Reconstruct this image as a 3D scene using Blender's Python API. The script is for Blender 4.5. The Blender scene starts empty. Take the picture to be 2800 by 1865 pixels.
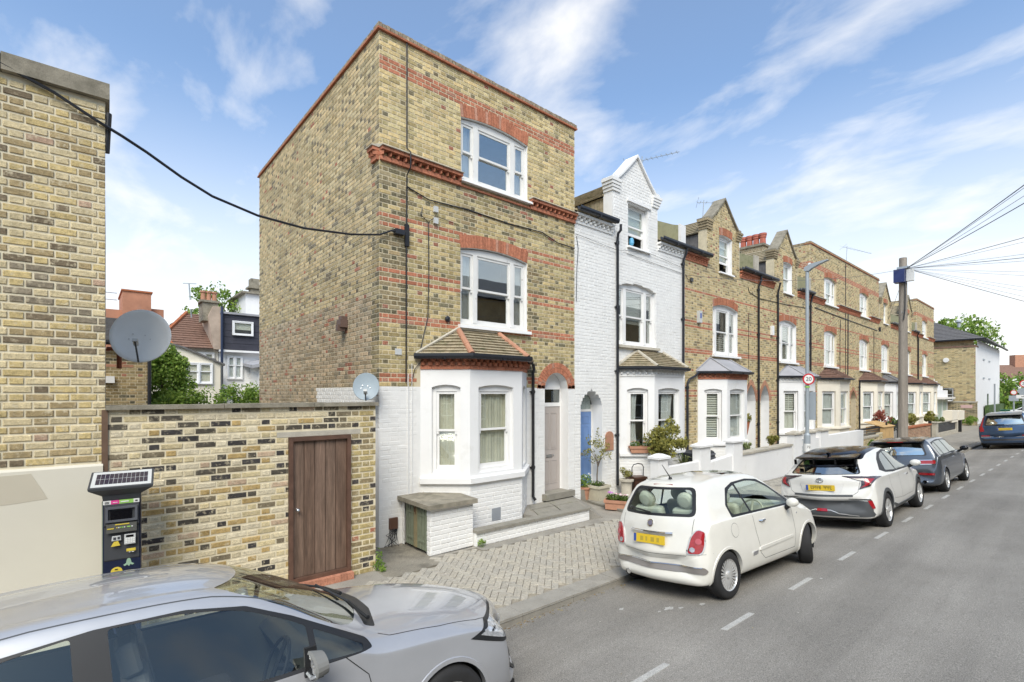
import bpy, bmesh, math, random
from mathutils import Vector, Matrix
R = random.Random(7)
PI = math.pi
scene = bpy.context.scene
COL = scene.collection

# ---------------------------------------------------------------- camera
cam_d = bpy.data.cameras.new('camera')
cam = bpy.data.objects.new('camera', cam_d); COL.objects.link(cam)
cam.location = (-3.955, -8.183, 2.75)
cam.rotation_euler = (PI/2, 0, math.radians(49.2-90))
cam_d.sensor_width = 36; cam_d.lens = 1354/2800*36
cam_d.shift_x = 0.0; cam_d.shift_y = 142.5/2800
cam_d.clip_start = .05; cam_d.clip_end = 3000
scene.camera = cam

# ---------------------------------------------------------------- sky and sun
SUN_EL, SUN_AZ = math.radians(48), math.radians(-132)      # azimuth measured in the XY plane, where the sun stands
world = bpy.data.worlds.new('World'); scene.world = world; world.use_nodes = True
wn = world.node_tree; wn.nodes.clear(); wl = wn.links.new
def N(t, **k):
    n = wn.nodes.new(t)
    for a, b in k.items(): setattr(n, a, b)
    return n
sky = N('ShaderNodeTexSky', sky_type='NISHITA', sun_disc=False, sun_elevation=SUN_EL, air_density=1.0, dust_density=1.6, ozone_density=1.6)
sky.sun_rotation = PI/2-SUN_AZ
tc = N('ShaderNodeTexCoord')
sep = N('ShaderNodeSeparateXYZ'); wl(tc.outputs['Generated'], sep.inputs[0])
# clouds on a flat layer: direction / height
mz = N('ShaderNodeMath', operation='MAXIMUM'); wl(sep.outputs['Z'], mz.inputs[0]); mz.inputs[1].default_value = 0.0
az = N('ShaderNodeMath', operation='ADD'); wl(mz.outputs[0], az.inputs[0]); az.inputs[1].default_value = .16
dv = N('ShaderNodeVectorMath', operation='DIVIDE'); wl(tc.outputs['Generated'], dv.inputs[0])
cmb = N('ShaderNodeCombineXYZ')
for i in range(3): wl(az.outputs[0], cmb.inputs[i])
wl(cmb.outputs[0], dv.inputs[1])
mp = N('ShaderNodeMapping'); wl(dv.outputs[0], mp.inputs['Vector'])
mp.inputs['Rotation'].default_value = (0, 0, math.radians(-20)); mp.inputs['Scale'].default_value = (1.35, .8, .0)
mp.inputs['Location'].default_value = (5.1, 2.2, 0)
n1 = N('ShaderNodeTexNoise'); n1.inputs['Scale'].default_value = 2.6; n1.inputs['Detail'].default_value = 10; n1.inputs['Roughness'].default_value = .55; n1.inputs['Distortion'].default_value = .25
wl(mp.outputs[0], n1.inputs['Vector'])
cr = N('ShaderNodeValToRGB'); wl(n1.outputs['Fac'], cr.inputs[0])
cr.color_ramp.elements[0].position = .49; cr.color_ramp.elements[0].color = (0, 0, 0, 1)
cr.color_ramp.elements[1].position = .76; cr.color_ramp.elements[1].color = (.8, .8, .8, 1)
# towards the horizon the layer thickens into pale haze
hz = N('ShaderNodeMapRange'); wl(sep.outputs['Z'], hz.inputs[0])
hz.inputs[1].default_value = .04; hz.inputs[2].default_value = .52; hz.inputs[3].default_value = .93; hz.inputs[4].default_value = .0
hz.interpolation_type = 'SMOOTHSTEP'
mx = N('ShaderNodeMath', operation='MAXIMUM'); wl(hz.outputs[0], mx.inputs[0])
inv1 = N('ShaderNodeMath', operation='SUBTRACT'); inv1.inputs[0].default_value = 1; wl(cr.outputs[0], inv1.inputs[1])
inv2 = N('ShaderNodeMath', operation='SUBTRACT'); inv2.inputs[0].default_value = 1; wl(hz.outputs[0], inv2.inputs[1])
mul = N('ShaderNodeMath', operation='MULTIPLY'); wl(inv1.outputs[0], mul.inputs[0]); wl(inv2.outputs[0], mul.inputs[1])
fin = N('ShaderNodeMath', operation='SUBTRACT'); fin.inputs[0].default_value = 1; wl(mul.outputs[0], fin.inputs[1])
fm = N('ShaderNodeMapRange'); wl(fin.outputs[0], fm.inputs[0]); fm.inputs[3].default_value = .10; fm.inputs[4].default_value = .98
SKYS = .10
ss = N('ShaderNodeVectorMath', operation='SCALE'); wl(sky.outputs[0], ss.inputs[0]); ss.inputs['Scale'].default_value = 1.0
tint = N('ShaderNodeVectorMath', operation='MULTIPLY'); wl(ss.outputs[0], tint.inputs[0]); tint.inputs[1].default_value = (1.06, 1.48, 1.72)
mixc = N('ShaderNodeMix', data_type='RGBA'); wl(fm.outputs[0], mixc.inputs[0]); wl(tint.outputs[0], mixc.inputs[6]); mixc.inputs[7].default_value = (8.6, 8.45, 8.2, 1)
bg = N('ShaderNodeBackground'); bg.inputs['Strength'].default_value = SKYS; wl(mixc.outputs[2], bg.inputs[0])
wo = N('ShaderNodeOutputWorld'); wl(bg.outputs[0], wo.inputs[0])
world.cycles.sampling_method = 'MANUAL'; world.cycles.sample_map_resolution = 512

sun_d = bpy.data.lights.new('sun', 'SUN'); sun_d.energy = 2.6; sun_d.angle = math.radians(34); sun_d.color = (1, .91, .78)
sun = bpy.data.objects.new('sun', sun_d); COL.objects.link(sun)
sd = Vector((math.cos(SUN_EL)*math.cos(SUN_AZ), math.cos(SUN_EL)*math.sin(SUN_AZ), math.sin(SUN_EL)))
sun.rotation_euler = sd.to_track_quat('Z', 'Y').to_euler(); sun.location = (0, -10, 30)
vs = scene.view_settings
vs.view_transform = 'Standard'; vs.look = 'None'; vs.exposure = 0.50; vs.gamma = 1; vs.use_curve_mapping = False
scene.cycles.max_bounces = 7; scene.cycles.transparent_max_bounces = 10; scene.cycles.glossy_bounces = 4; scene.cycles.transmission_bounces = 4
scene.cycles.sample_clamp_indirect = 6

# ---------------------------------------------------------------- materials
MATS = {}
def _mat(name):
    m = bpy.data.materials.new(name); m.use_nodes = True
    nt = m.node_tree; b = nt.nodes['Principled BSDF']; MATS[name] = m
    return m, nt, b
def _node(nt, t, **k):
    n = nt.nodes.new(t)
    for a, v in k.items(): setattr(n, a, v)
    return n
def rgb(c, f=1.0): return (c[0]*f, c[1]*f, c[2]*f, 1)
def _noise(nt, vec, scale, detail=4, rough=.6):
    n = _node(nt, 'ShaderNodeTexNoise'); n.inputs['Scale'].default_value = scale
    n.inputs['Detail'].default_value = detail; n.inputs['Roughness'].default_value = rough
    nt.links.new(vec, n.inputs['Vector']); return n.outputs['Fac']
def _ramp(nt, fac, stops):
    r = _node(nt, 'ShaderNodeValToRGB'); nt.links.new(fac, r.inputs[0])
    e = r.color_ramp.elements
    while len(e) < len(stops): e.new(.5)
    for i, (p, c) in enumerate(stops):
        e[i].position = p; e[i].color = (c[0], c[1], c[2], 1) if hasattr(c, '__len__') else (c, c, c, 1)
    return r.outputs[0]
def _mul(nt, a, b, fac=1.0, blend='MULTIPLY'):
    m = _node(nt, 'ShaderNodeMix', data_type='RGBA', blend_type=blend)
    if hasattr(fac, 'is_linked') or hasattr(fac, 'links'): nt.links.new(fac, m.inputs[0])
    else: m.inputs[0].default_value = fac
    for k, v in ((6, a), (7, b)):
        if hasattr(v, 'links'): nt.links.new(v, m.inputs[k])
        else: m.inputs[k].default_value = (v[0], v[1], v[2], 1)
    return m.outputs[2]
def _bump(nt, b, h, strength, dist=.01):
    n = _node(nt, 'ShaderNodeBump'); n.inputs['Strength'].default_value = strength; n.inputs['Distance'].default_value = dist
    nt.links.new(h, n.inputs['Height']); nt.links.new(n.outputs[0], b.inputs['Normal'])
def surf(name, base, rough=.7, var=.12, scale=3.0, bump=.15, bscale=60, metal=0.0, spec=.4, stain=None, coat=0.0, fine=0.0, fscale=150):
    """colour + broad and fine mottling at world positions"""
    if name in MATS: return MATS[name]
    m, nt, b = _mat(name)
    g = _node(nt, 'ShaderNodeNewGeometry').outputs['Position']
    if 'plank' in name or 'pole_wood' in name:           # grain runs up the board
        mp_ = _node(nt, 'ShaderNodeMapping'); mp_.inputs['Scale'].default_value = (1, 1, .06); nt.links.new(g, mp_.inputs[0]); g = mp_.outputs[0]
    f = _noise(nt, g, scale, 6)
    c = _ramp(nt, f, [(.3, [x*(1-var) for x in base]), (.7, [min(1, x*(1+var)) for x in base])])
    if fine:
        f2 = _noise(nt, g, fscale, 2)
        c = _mul(nt, c, _ramp(nt, f2, [(.35, 1-fine), (.65, 1.0)]))
    if stain:
        f3 = _noise(nt, g, stain[3], 8, .65)
        k = _ramp(nt, f3, [(stain[1], 0.0), (stain[2], 1.0)])
        c = _mul(nt, c, stain[0], k, 'MIX')
    nt.links.new(c, b.inputs['Base Color'])
    b.inputs['Roughness'].default_value = rough; b.inputs['Metallic'].default_value = metal
    b.inputs['Specular IOR Level'].default_value = spec; b.inputs['Coat Weight'].default_value = coat
    b.inputs['Coat Roughness'].default_value = .04
    if bump: _bump(nt, b, _noise(nt, g, bscale, 5), bump, .006)
    return m
def brick_mat(name, source, bump=.5, soot=.0, rough=.9, smear=0.0):
    """source 'object' reads the object colour (single bricks), 'attr' the colour attribute (joined ones)"""
    key = name+'_'+source
    if key in MATS: return MATS[key]
    m, nt, b = _mat(key)
    g = _node(nt, 'ShaderNodeNewGeometry').outputs['Position']
    if source == 'object': c = _node(nt, 'ShaderNodeObjectInfo').outputs['Color']
    else:
        a = _node(nt, 'ShaderNodeAttribute'); a.attribute_name = 'col'; c = a.outputs['Color']
    f = _noise(nt, g, 22, 6, .7)
    c = _mul(nt, c, _ramp(nt, f, [(.28, .68), (.5, 1.05), (.72, 1.38)]))
    f2 = _noise(nt, g, 120, 3)
    c = _mul(nt, c, _ramp(nt, f2, [(.3, .72), (.6, 1.08)]))
    if smear:                                           # lime mortar smeared over the arrises
        c = _mul(nt, c, (.60, .52, .36), _ramp(nt, _noise(nt, g, 17, 8, .72), [(.53, 0.0), (.66, smear)]), 'MIX')
    if soot:
        f3 = _noise(nt, g, .8, 6, .7)
        c = _mul(nt, c, (.055, .05, .042), _ramp(nt, f3, [(.52, 0.0), (.75, soot)]), 'MIX')
    nt.links.new(c, b.inputs['Base Color'])
    b.inputs['Roughness'].default_value = rough; b.inputs['Specular IOR Level'].default_value = .25
    _bump(nt, b, _noise(nt, g, 55, 6, .7), bump, .008)
    return m
def glass_mat(name='window_glass', tint=(.94, .96, .95), refl=.10, rough=.015):
    if name in MATS: return MATS[name]
    m, nt, b = _mat(name); nt.nodes.remove(b)
    tr = _node(nt, 'ShaderNodeBsdfTransparent'); tr.inputs[0].default_value = (*tint, 1)
    gl = _node(nt, 'ShaderNodeBsdfGlossy'); gl.inputs['Roughness'].default_value = rough; gl.inputs['Color'].default_value = (.93, .96, .93, 1)
    lw = _node(nt, 'ShaderNodeLayerWeight'); lw.inputs[0].default_value = .5
    fr = _node(nt, 'ShaderNodeMath', operation='POWER'); nt.links.new(lw.outputs['Facing'], fr.inputs[0]); fr.inputs[1].default_value = 4.0
    ad = _node(nt, 'ShaderNodeMapRange'); nt.links.new(fr.outputs[0], ad.inputs[0])
    ad.inputs[1].default_value = 0; ad.inputs[2].default_value = 1; ad.inputs[3].default_value = refl; ad.inputs[4].default_value = .9
    g = _node(nt, 'ShaderNodeNewGeometry').outputs['Position']
    bn = _node(nt, 'ShaderNodeBump'); bn.inputs['Strength'].default_value = .02; bn.inputs['Distance'].default_value = .02
    nt.links.new(_noise(nt, g, 1.6, 1), bn.inputs['Height'])
    if 'car' not in name: nt.links.new(bn.outputs[0], gl.inputs['Normal'])
    mx = _node(nt, 'ShaderNodeMixShader'); nt.links.new(ad.outputs[0], mx.inputs[0]); nt.links.new(tr.outputs[0], mx.inputs[1]); nt.links.new(gl.outputs[0], mx.inputs[2])
    nt.links.new(mx.outputs[0], nt.nodes['Material Output'].inputs[0])
    return m
def paint_mat(name, col, metal=0.0, flake=0.0, rough=.35, coat=1.0):
    if name in MATS: return MATS[name]
    m, nt, b = _mat(name)
    g = _node(nt, 'ShaderNodeNewGeometry').outputs['Position']
    c = _ramp(nt, _noise(nt, g, 2.5, 5), [(.3, [x*.94 for x in col]), (.7, [min(1, x*1.04) for x in col])])
    nt.links.new(c, b.inputs['Base Color'])
    b.inputs['Metallic'].default_value = metal; b.inputs['Roughness'].default_value = rough
    b.inputs['Coat Weight'].default_value = coat; b.inputs['Coat Roughness'].default_value = .03
    tr = _node(nt, 'ShaderNodeBsdfDiffuse'); tr.inputs[0].default_value = (.22, .22, .21, 1)       # cabin lining on the inner side
    mx = _node(nt, 'ShaderNodeMixShader'); nt.links.new(_node(nt, 'ShaderNodeNewGeometry').outputs['Backfacing'], mx.inputs[0])
    nt.links.new(b.outputs[0], mx.inputs[1]); nt.links.new(tr.outputs[0], mx.inputs[2]); nt.links.new(mx.outputs[0], nt.nodes['Material Output'].inputs[0])
    if flake: _bump(nt, b, _noise(nt, g, 900, 1), flake, .0006)
    return m
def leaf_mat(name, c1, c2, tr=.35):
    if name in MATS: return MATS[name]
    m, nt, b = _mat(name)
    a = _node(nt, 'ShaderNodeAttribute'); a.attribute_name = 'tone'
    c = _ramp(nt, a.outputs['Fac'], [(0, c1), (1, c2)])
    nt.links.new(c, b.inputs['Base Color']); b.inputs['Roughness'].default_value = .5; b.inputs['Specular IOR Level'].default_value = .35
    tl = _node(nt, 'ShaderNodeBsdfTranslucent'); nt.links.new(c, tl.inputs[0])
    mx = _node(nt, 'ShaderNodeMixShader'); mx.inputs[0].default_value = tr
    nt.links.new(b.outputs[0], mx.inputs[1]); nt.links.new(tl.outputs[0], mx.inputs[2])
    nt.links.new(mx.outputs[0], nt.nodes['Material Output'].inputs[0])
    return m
def asphalt_mat(name, base, speck=.5):
    m, nt, b = _mat(name)
    g = _node(nt, 'ShaderNodeNewGeometry').outputs['Position']
    c = _ramp(nt, _noise(nt, g, .35, 7, .62), [(.3, [x*.8 for x in base]), (.7, [x*1.2 for x in base])])
    f = _noise(nt, g, 95, 3, .8)
    c = _mul(nt, c, _ramp(nt, f, [(.33, .55), (.5, 1.0), (.68, 1.6)]))
    f2 = _noise(nt, g, 260, 2, .8)
    c = _mul(nt, c, _ramp(nt, f2, [(.3, .65), (.7, 1.35)]))
    st = _node(nt, 'ShaderNodeMapping'); st.inputs['Scale'].default_value = (.12, 1.6, 1); nt.links.new(g, st.inputs[0])
    c = _mul(nt, c, _ramp(nt, _noise(nt, st.outputs[0], 1.2, 5), [(.35, .86), (.65, 1.1)]))
    nt.links.new(c, b.inputs['Base Color']); b.inputs['Roughness'].default_value = .85; b.inputs['Specular IOR Level'].default_value = .3
    _bump(nt, b, f, .6, .008)
    return m

M = {}
M['mortar'] = surf('mortar', (.62, .54, .38), .95, .15, 5, .3, 90)
M['mortar_old'] = surf('mortar_old', (.52, .46, .34), .95, .2, 3, .3, 90)
M['mortar_white'] = surf('mortar_white', (.785, .775, .75), .8, .06, 3, .25, 60)
M['white_paint'] = surf('white_masonry_paint', (.78, .775, .765), .62, .03, 2, .18, 40, stain=((.66, .65, .61), .58, .82, 2.2))
M['white_gloss'] = surf('white_gloss_paint', (.80, .79, .77), .35, .04, 4, .03, 30, coat=.2)
M['old_gloss'] = surf('weathered_white_paint', (.74, .73, .70), .5, .05, 4, .1, 50, stain=((.36, .33, .29), .63, .74, 9))
M['upvc'] = surf('white_plastic_frame', (.82, .82, .82), .3, .02, 4, .02, 30)
M['cream_render'] = surf('cream_render', (.66, .62, .52), .7, .035, .9, .1, 50)
M['cream_paint'] = surf('cream_masonry_paint', (.78, .72, .60), .65, .04, 2, .12, 40)
M['stone'] = surf('weathered_stone', (.30, .27, .21), .95, .25, 5, .5, 45, stain=((.12, .11, .08), .5, .75, 4), fine=.25)
M['stone_pale'] = surf('pale_stone', (.50, .46, .38), .9, .18, 5, .4, 45, fine=.2)
M['slab'] = surf('paving_slab_stone', (.30, .28, .235), .95, .2, 3, .5, 60, stain=((.15, .15, .09), .55, .75, 3), fine=.3)
M['concrete'] = surf('concrete', (.34, .315, .27), .95, .18, 2, .5, 70, fine=.35, fscale=110)
M['kerbstone'] = surf('kerb_granite', (.34, .32, .28), .9, .15, 4, .4, 80, fine=.3)
M['terracotta'] = surf('terracotta', (.46, .235, .15), .85, .18, 6, .2, 60, fine=.15)
M['terracotta_dark'] = surf('terracotta_dark', (.36, .12, .05), .8, .15, 6, .2, 60)
M['red_tile'] = surf('creasing_tile', (.36, .13, .07), .9, .2, 8, .3, 60)
M['black_plastic'] = surf('black_gutter_plastic', (.022, .024, .03), .35, .1, 5, .05, 60)
M['black_iron'] = surf('black_painted_iron', (.02, .02, .022), .45, .1, 5, .15, 60)
M['lead'] = surf('lead_sheet', (.33, .35, .38), .55, .12, 2, .12, 25, metal=.2)
M['felt'] = surf('roof_felt', (.33, .33, .35), .85, .12, 2, .2, 80)
M['slate'] = surf('slate_tile', (.135, .128, .125), .6, .25, 7, .2, 60)
M['roof_tile'] = surf('concrete_roof_tile', (.41, .345, .235), .95, .25, 7, .5, 60, fine=.3, stain=((.15, .15, .08), .52, .72, 6))
M['roof_brown'] = surf('brown_roof_tile', (.22, .13, .095), .9, .25, 7, .4, 60, fine=.2)
M['wood_dark'] = surf('brown_stained_wood', (.115, .062, .042), .6, .3, 6, .3, 60)
M['curtain'] = surf('cream_curtain', (.66, .62, .50), .9, .12, 3, .1, 30)
M['net'] = surf('net_curtain', (.62, .62, .60), .9, .08, 6, .1, 30)
M['blind'] = surf('pale_blind', (.70, .68, .60), .8, .03, 3, 0, 30)
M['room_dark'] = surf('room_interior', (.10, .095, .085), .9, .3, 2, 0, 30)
M['glass'] = glass_mat()
M['glass_dark'] = glass_mat('dark_window_glass', (.45, .5, .52), .2)
M['obscure'] = surf('patterned_obscure_glass', (.40, .45, .42), .25, .5, 45, .6, 60)
M['grey_door'] = surf('mushroom_grey_door_paint', (.42, .375, .345), .45, .03, 3, .04, 40, coat=.2)
M['blue_door'] = surf('blue_door_paint', (.15, .26, .50), .4, .05, 3, .04, 40, coat=.3)
M['pale_blue_door'] = surf('pale_blue_paint', (.50, .56, .64), .45, .04, 3, .04, 40)
M['green_door'] = surf('sage_green_paint', (.20, .225, .16), .6, .12, 5, .2, 50, stain=((.10, .11, .08), .55, .72, 12))
M['steel'] = surf('brushed_steel', (.55, .55, .55), .3, .1, 5, .03, 60, metal=1)
M['chrome'] = surf('chrome', (.75, .76, .78), .08, .03, 5, 0, 60, metal=1)
M['dish'] = surf('dish_grey', (.78, .78, .75), .6, .04, 3, .03, 60)
M['dish_blue'] = surf('dish_blue_grey', (.30, .36, .40), .5, .06, 3, .05, 60)
M['meter_dark'] = surf('meter_charcoal', (.055, .058, .064), .5, .1, 5, .06, 90)
M['meter_navy'] = surf('meter_navy', (.012, .018, .045), .4, .1, 5, .04, 60)
M['solar'] = surf('solar_cell', (.03, .025, .045), .2, .3, 40, 0, 60)
M['pale_plastic'] = surf('pale_plastic', (.55, .56, .55), .5, .05, 3, 0, 60)
M['screen'] = surf('black_screen', (.006, .006, .008), .12, .1, 3, 0, 60)
M['print_yellow'] = surf('yellow_print', (.65, .50, .06), .6, .06, 30, 0, 60)
M['print_white'] = surf('white_print', (.75, .75, .72), .6, .04, 30, 0, 60)
M['print_pink'] = surf('pink_print', (.70, .06, .28), .6, .06, 30, 0, 60)
M['print_green'] = surf('green_print', (.30, .58, .12), .6, .06, 30, 0, 60)
M['print_sage'] = surf('sage_print', (.28, .42, .30), .6, .06, 30, 0, 60)
M['print_black'] = surf('black_print', (.02, .02, .022), .6, .06, 30, 0, 60)
M['print_red'] = surf('red_print', (.55, .02, .03), .5, .06, 30, 0, 60)
M['print_blue'] = surf('blue_print', (.03, .08, .35), .5, .06, 30, 0, 60)
M['lamp_grey'] = surf('galvanised_grey', (.36, .40, .43), .5, .06, 3, .08, 50, metal=.2)
M['pole_wood'] = surf('weathered_pole_wood', (.33, .29, .245), .9, .25, 9, .5, 50, fine=.25)
M['bark'] = surf('bark', (.14, .11, .08), .9, .3, 12, .5, 50)
M['brown_plastic'] = surf('brown_bin_plastic', (.075, .035, .022), .4, .08, 3, .03, 60)
M['soil'] = surf('soil', (.04, .03, .02), .95, .3, 20, .5, 60)
M['asphalt'] = asphalt_mat('road_asphalt', (.255, .24, .215))
M['road_paint'] = surf('road_paint', (.52, .51, .48), .8, .12, 8, .3, 90, fine=.35, fscale=60)
M['leaf'] = leaf_mat('leaf_green', (.035, .075, .012), (.16, .25, .04))
M['leaf_olive'] = leaf_mat('leaf_olive', (.12, .13, .03), (.46, .42, .11))
M['leaf_bright'] = leaf_mat('leaf_bright', (.08, .18, .02), (.36, .48, .10))
M['leaf_pale'] = leaf_mat('leaf_pale', (.12, .17, .05), (.38, .42, .18))
M['tyre'] = surf('tyre_rubber', (.022, .022, .023), .8, .15, 8, .2, 80)
M['alloy'] = surf('silver_alloy', (.62, .62, .61), .3, .05, 3, 0, 60, metal=.45)
M['alloy_dark'] = surf('dark_alloy', (.03, .03, .033), .3, .05, 3, 0, 60, metal=.5)
M['trim_black'] = surf('black_car_trim', (.018, .019, .021), .45, .08, 3, .03, 60)
M['trim_grey'] = surf('grey_car_trim', (.075, .08, .085), .5, .08, 3, .03, 60)
M['lamp_red'] = surf('red_lamp_lens', (.34, .012, .018), .12, .2, 20, 0, 60, coat=1)
M['lamp_clear'] = surf('clear_lamp_lens', (.55, .57, .6), .08, .3, 25, .1, 60, metal=.4, coat=1)
M['lamp_dark'] = surf('smoked_lamp', (.06, .04, .045), .12, .2, 20, 0, 60, coat=1)
M['plate'] = surf('yellow_number_plate', (.72, .50, .035), .4, .05, 30, 0, 60)
M['glass_sky'] = glass_mat('upper_window_glass', (.9, .92, .92), .27)
M['car_glass_side'] = glass_mat('car_glass_side', (.88, .93, .90), .08)
M['car_glass_wind'] = glass_mat('car_glass_windscreen', (.62, .68, .64), .30)
M['car_glass'] = glass_mat('car_glass', (.86, .92, .89), .05)
M['car_glass_dark'] = glass_mat('dark_car_glass', (.40, .43, .44), .26)
M['car_glass_rear'] = glass_mat('car_glass_rear', (.55, .58, .58), .6)
M['seat_cream'] = surf('cream_leather', (.56, .57, .47), .6, .06, 3, .05, 60)
M['seat_dark'] = surf('dark_upholstery', (.13, .13, .13), .8, .1, 3, .05, 60)

# ---------------------------------------------------------------- object helpers
def link(o, parent=None):
    COL.objects.link(o)
    if parent is not None: o.parent = parent
    return o
def thing(name, label, cat, loc=(0, 0, 0), rz=0, group=None, rot=None):
    o = bpy.data.objects.new(name, None); o.empty_display_size = .2; link(o)
    o.location = loc; o.rotation_euler = rot or (0, 0, rz)
    o['label'] = label; o['category'] = cat
    if group: o['group'] = group
    return o
def tag(o, label, cat, group=None, kind=None):
    if label: o['label'] = label
    if cat: o['category'] = cat
    if group: o['group'] = group
    if kind: o['kind'] = kind
    return o
class MB:
    """collects faces; build() links them as ONE mesh object"""
    def __init__(s): s.v = []; s.f = []; s.c = []; s.mi = []; s.mats = []
    def face(s, pts, col=None, mi=0):
        n = len(s.v); s.v += [tuple(p) for p in pts]; s.f.append(tuple(range(n, n+len(pts)))); s.c.append(col); s.mi.append(mi)
    def add(s, verts, faces, col=None, mi=0):
        n = len(s.v); s.v += [tuple(p) for p in verts]
        for f in faces: s.f.append(tuple(i+n for i in f)); s.c.append(col); s.mi.append(mi)
        return s
    def box(s, x0, y0, z0, x1, y1, z1, M4=None, col=None, mi=0):
        v = [Vector(p) for p in ((x0,y0,z0),(x1,y0,z0),(x1,y1,z0),(x0,y1,z0),(x0,y0,z1),(x1,y0,z1),(x1,y1,z1),(x0,y1,z1))]
        if M4: v = [M4 @ p for p in v]
        return s.add(v, [(0,3,2,1),(4,5,6,7),(0,1,5,4),(1,2,6,5),(2,3,7,6),(3,0,4,7)], col, mi)
    def prism(s, poly, a, b, axis='z', M4=None, col=None, mi=0):
        """poly 2D extruded between a and b along axis"""
        n = len(poly)
        def P(p, t):
            q = {'z': (p[0], p[1], t), 'y': (p[0], t, p[1]), 'x': (t, p[0], p[1])}[axis]
            q = Vector(q); return M4 @ q if M4 else q
        v = [P(p, a) for p in poly]+[P(p, b) for p in poly]
        fs = [tuple(range(n))[::-1], tuple(range(n, 2*n))]+[(i, (i+1) % n, n+(i+1) % n, n+i) for i in range(n)]
        return s.add(v, fs, col, mi)
    def tube(s, pts, r, seg=8, cap=True, col=None, mi=0):
        pts = [Vector(p) for p in pts]; rings = []
        rs = r if hasattr(r, '__len__') else [r]*len(pts)
        up = None
        for i, p in enumerate(pts):
            d = (pts[min(i+1, len(pts)-1)]-pts[max(i-1, 0)])
            d = d.normalized() if d.length > 1e-9 else Vector((0, 0, 1))
            if up is None: up = d.orthogonal().normalized()
            a = (up-d*up.dot(d)); a = a.normalized() if a.length > 1e-6 else d.orthogonal().normalized(); up = a
            b = d.cross(a)
            rings.append([p+(a*math.cos(2*PI*k/seg)+b*math.sin(2*PI*k/seg))*rs[i] for k in range(seg)])
        v = [q for g in rings for q in g]; fs = []
        for i in range(len(pts)-1):
            for k in range(seg): fs.append((i*seg+k, i*seg+(k+1) % seg, (i+1)*seg+(k+1) % seg, (i+1)*seg+k))
        if cap: fs += [tuple(range(seg))[::-1], tuple((len(pts)-1)*seg+k for k in range(seg))]
        return s.add(v, fs, col, mi)
    def lathe(s, prof, c=(0, 0, 0), seg=20, M4=None, sx=1, sy=1, col=None, mi=0):
        v = []
        for r, z in prof:
            for k in range(seg):
                p = Vector((c[0]+r*sx*math.cos(2*PI*k/seg), c[1]+r*sy*math.sin(2*PI*k/seg), c[2]+z)); v.append(M4 @ p if M4 else p)
        fs = [(i*seg+k, i*seg+(k+1) % seg, (i+1)*seg+(k+1) % seg, (i+1)*seg+k) for i in range(len(prof)-1) for k in range(seg)]
        fs += [tuple(range(seg))[::-1], tuple((len(prof)-1)*seg+k for k in range(seg))]
        return s.add(v, fs, col, mi)
    def mesh(s, name, mats, smooth=False):
        me = bpy.data.meshes.new(name); me.from_pydata(s.v, [], s.f)
        mats = mats if isinstance(mats, (list, tuple)) else [mats]
        for m in mats: me.materials.append(m)
        if any(s.mi): me.polygons.foreach_set('material_index', s.mi)
        if any(c is not None for c in s.c):
            at = me.color_attributes.new('col', 'FLOAT_COLOR', 'CORNER'); buf = []
            for f, c in zip(s.f, s.c):
                c = c or (.5, .5, .5); buf += [c[0], c[1], c[2], 1]*len(f)
            at.data.foreach_set('color', buf)
        if smooth: me.polygons.foreach_set('use_smooth', [True]*len(me.polygons))
        me.update(); return me
    def build(s, name, mats, parent=None, loc=None, rz=None, smooth=False, rot=None, fix=False, autosmooth=None):
        me = s.mesh(name, mats, smooth)
        if fix or autosmooth:
            bm = bmesh.new(); bm.from_mesh(me)
            if fix: bmesh.ops.remove_doubles(bm, verts=bm.verts, dist=1e-5)
            bmesh.ops.recalc_face_normals(bm, faces=bm.faces)
            if autosmooth:
                for f in bm.faces: f.smooth = True
                for e in bm.edges:
                    if len(e.link_faces) == 2 and e.calc_face_angle(0) > math.radians(autosmooth): e.smooth = False
            bm.to_mesh(me); bm.free()
        o = link(bpy.data.objects.new(name, me), parent)
        if loc is not None: o.location = loc
        if rz is not None: o.rotation_euler = (0, 0, rz)
        if rot is not None: o.rotation_euler = rot
        return o
def boxo(name, b, m, parent=None, **k):
    q = MB(); q.box(*b); return q.build(name, m, parent, **k)
def world_mat(o):
    m = Matrix.LocRotScale(o.location, o.rotation_euler, o.scale)
    return world_mat(o.parent) @ m if o.parent else m
CAMP = Vector(cam.location)
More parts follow.
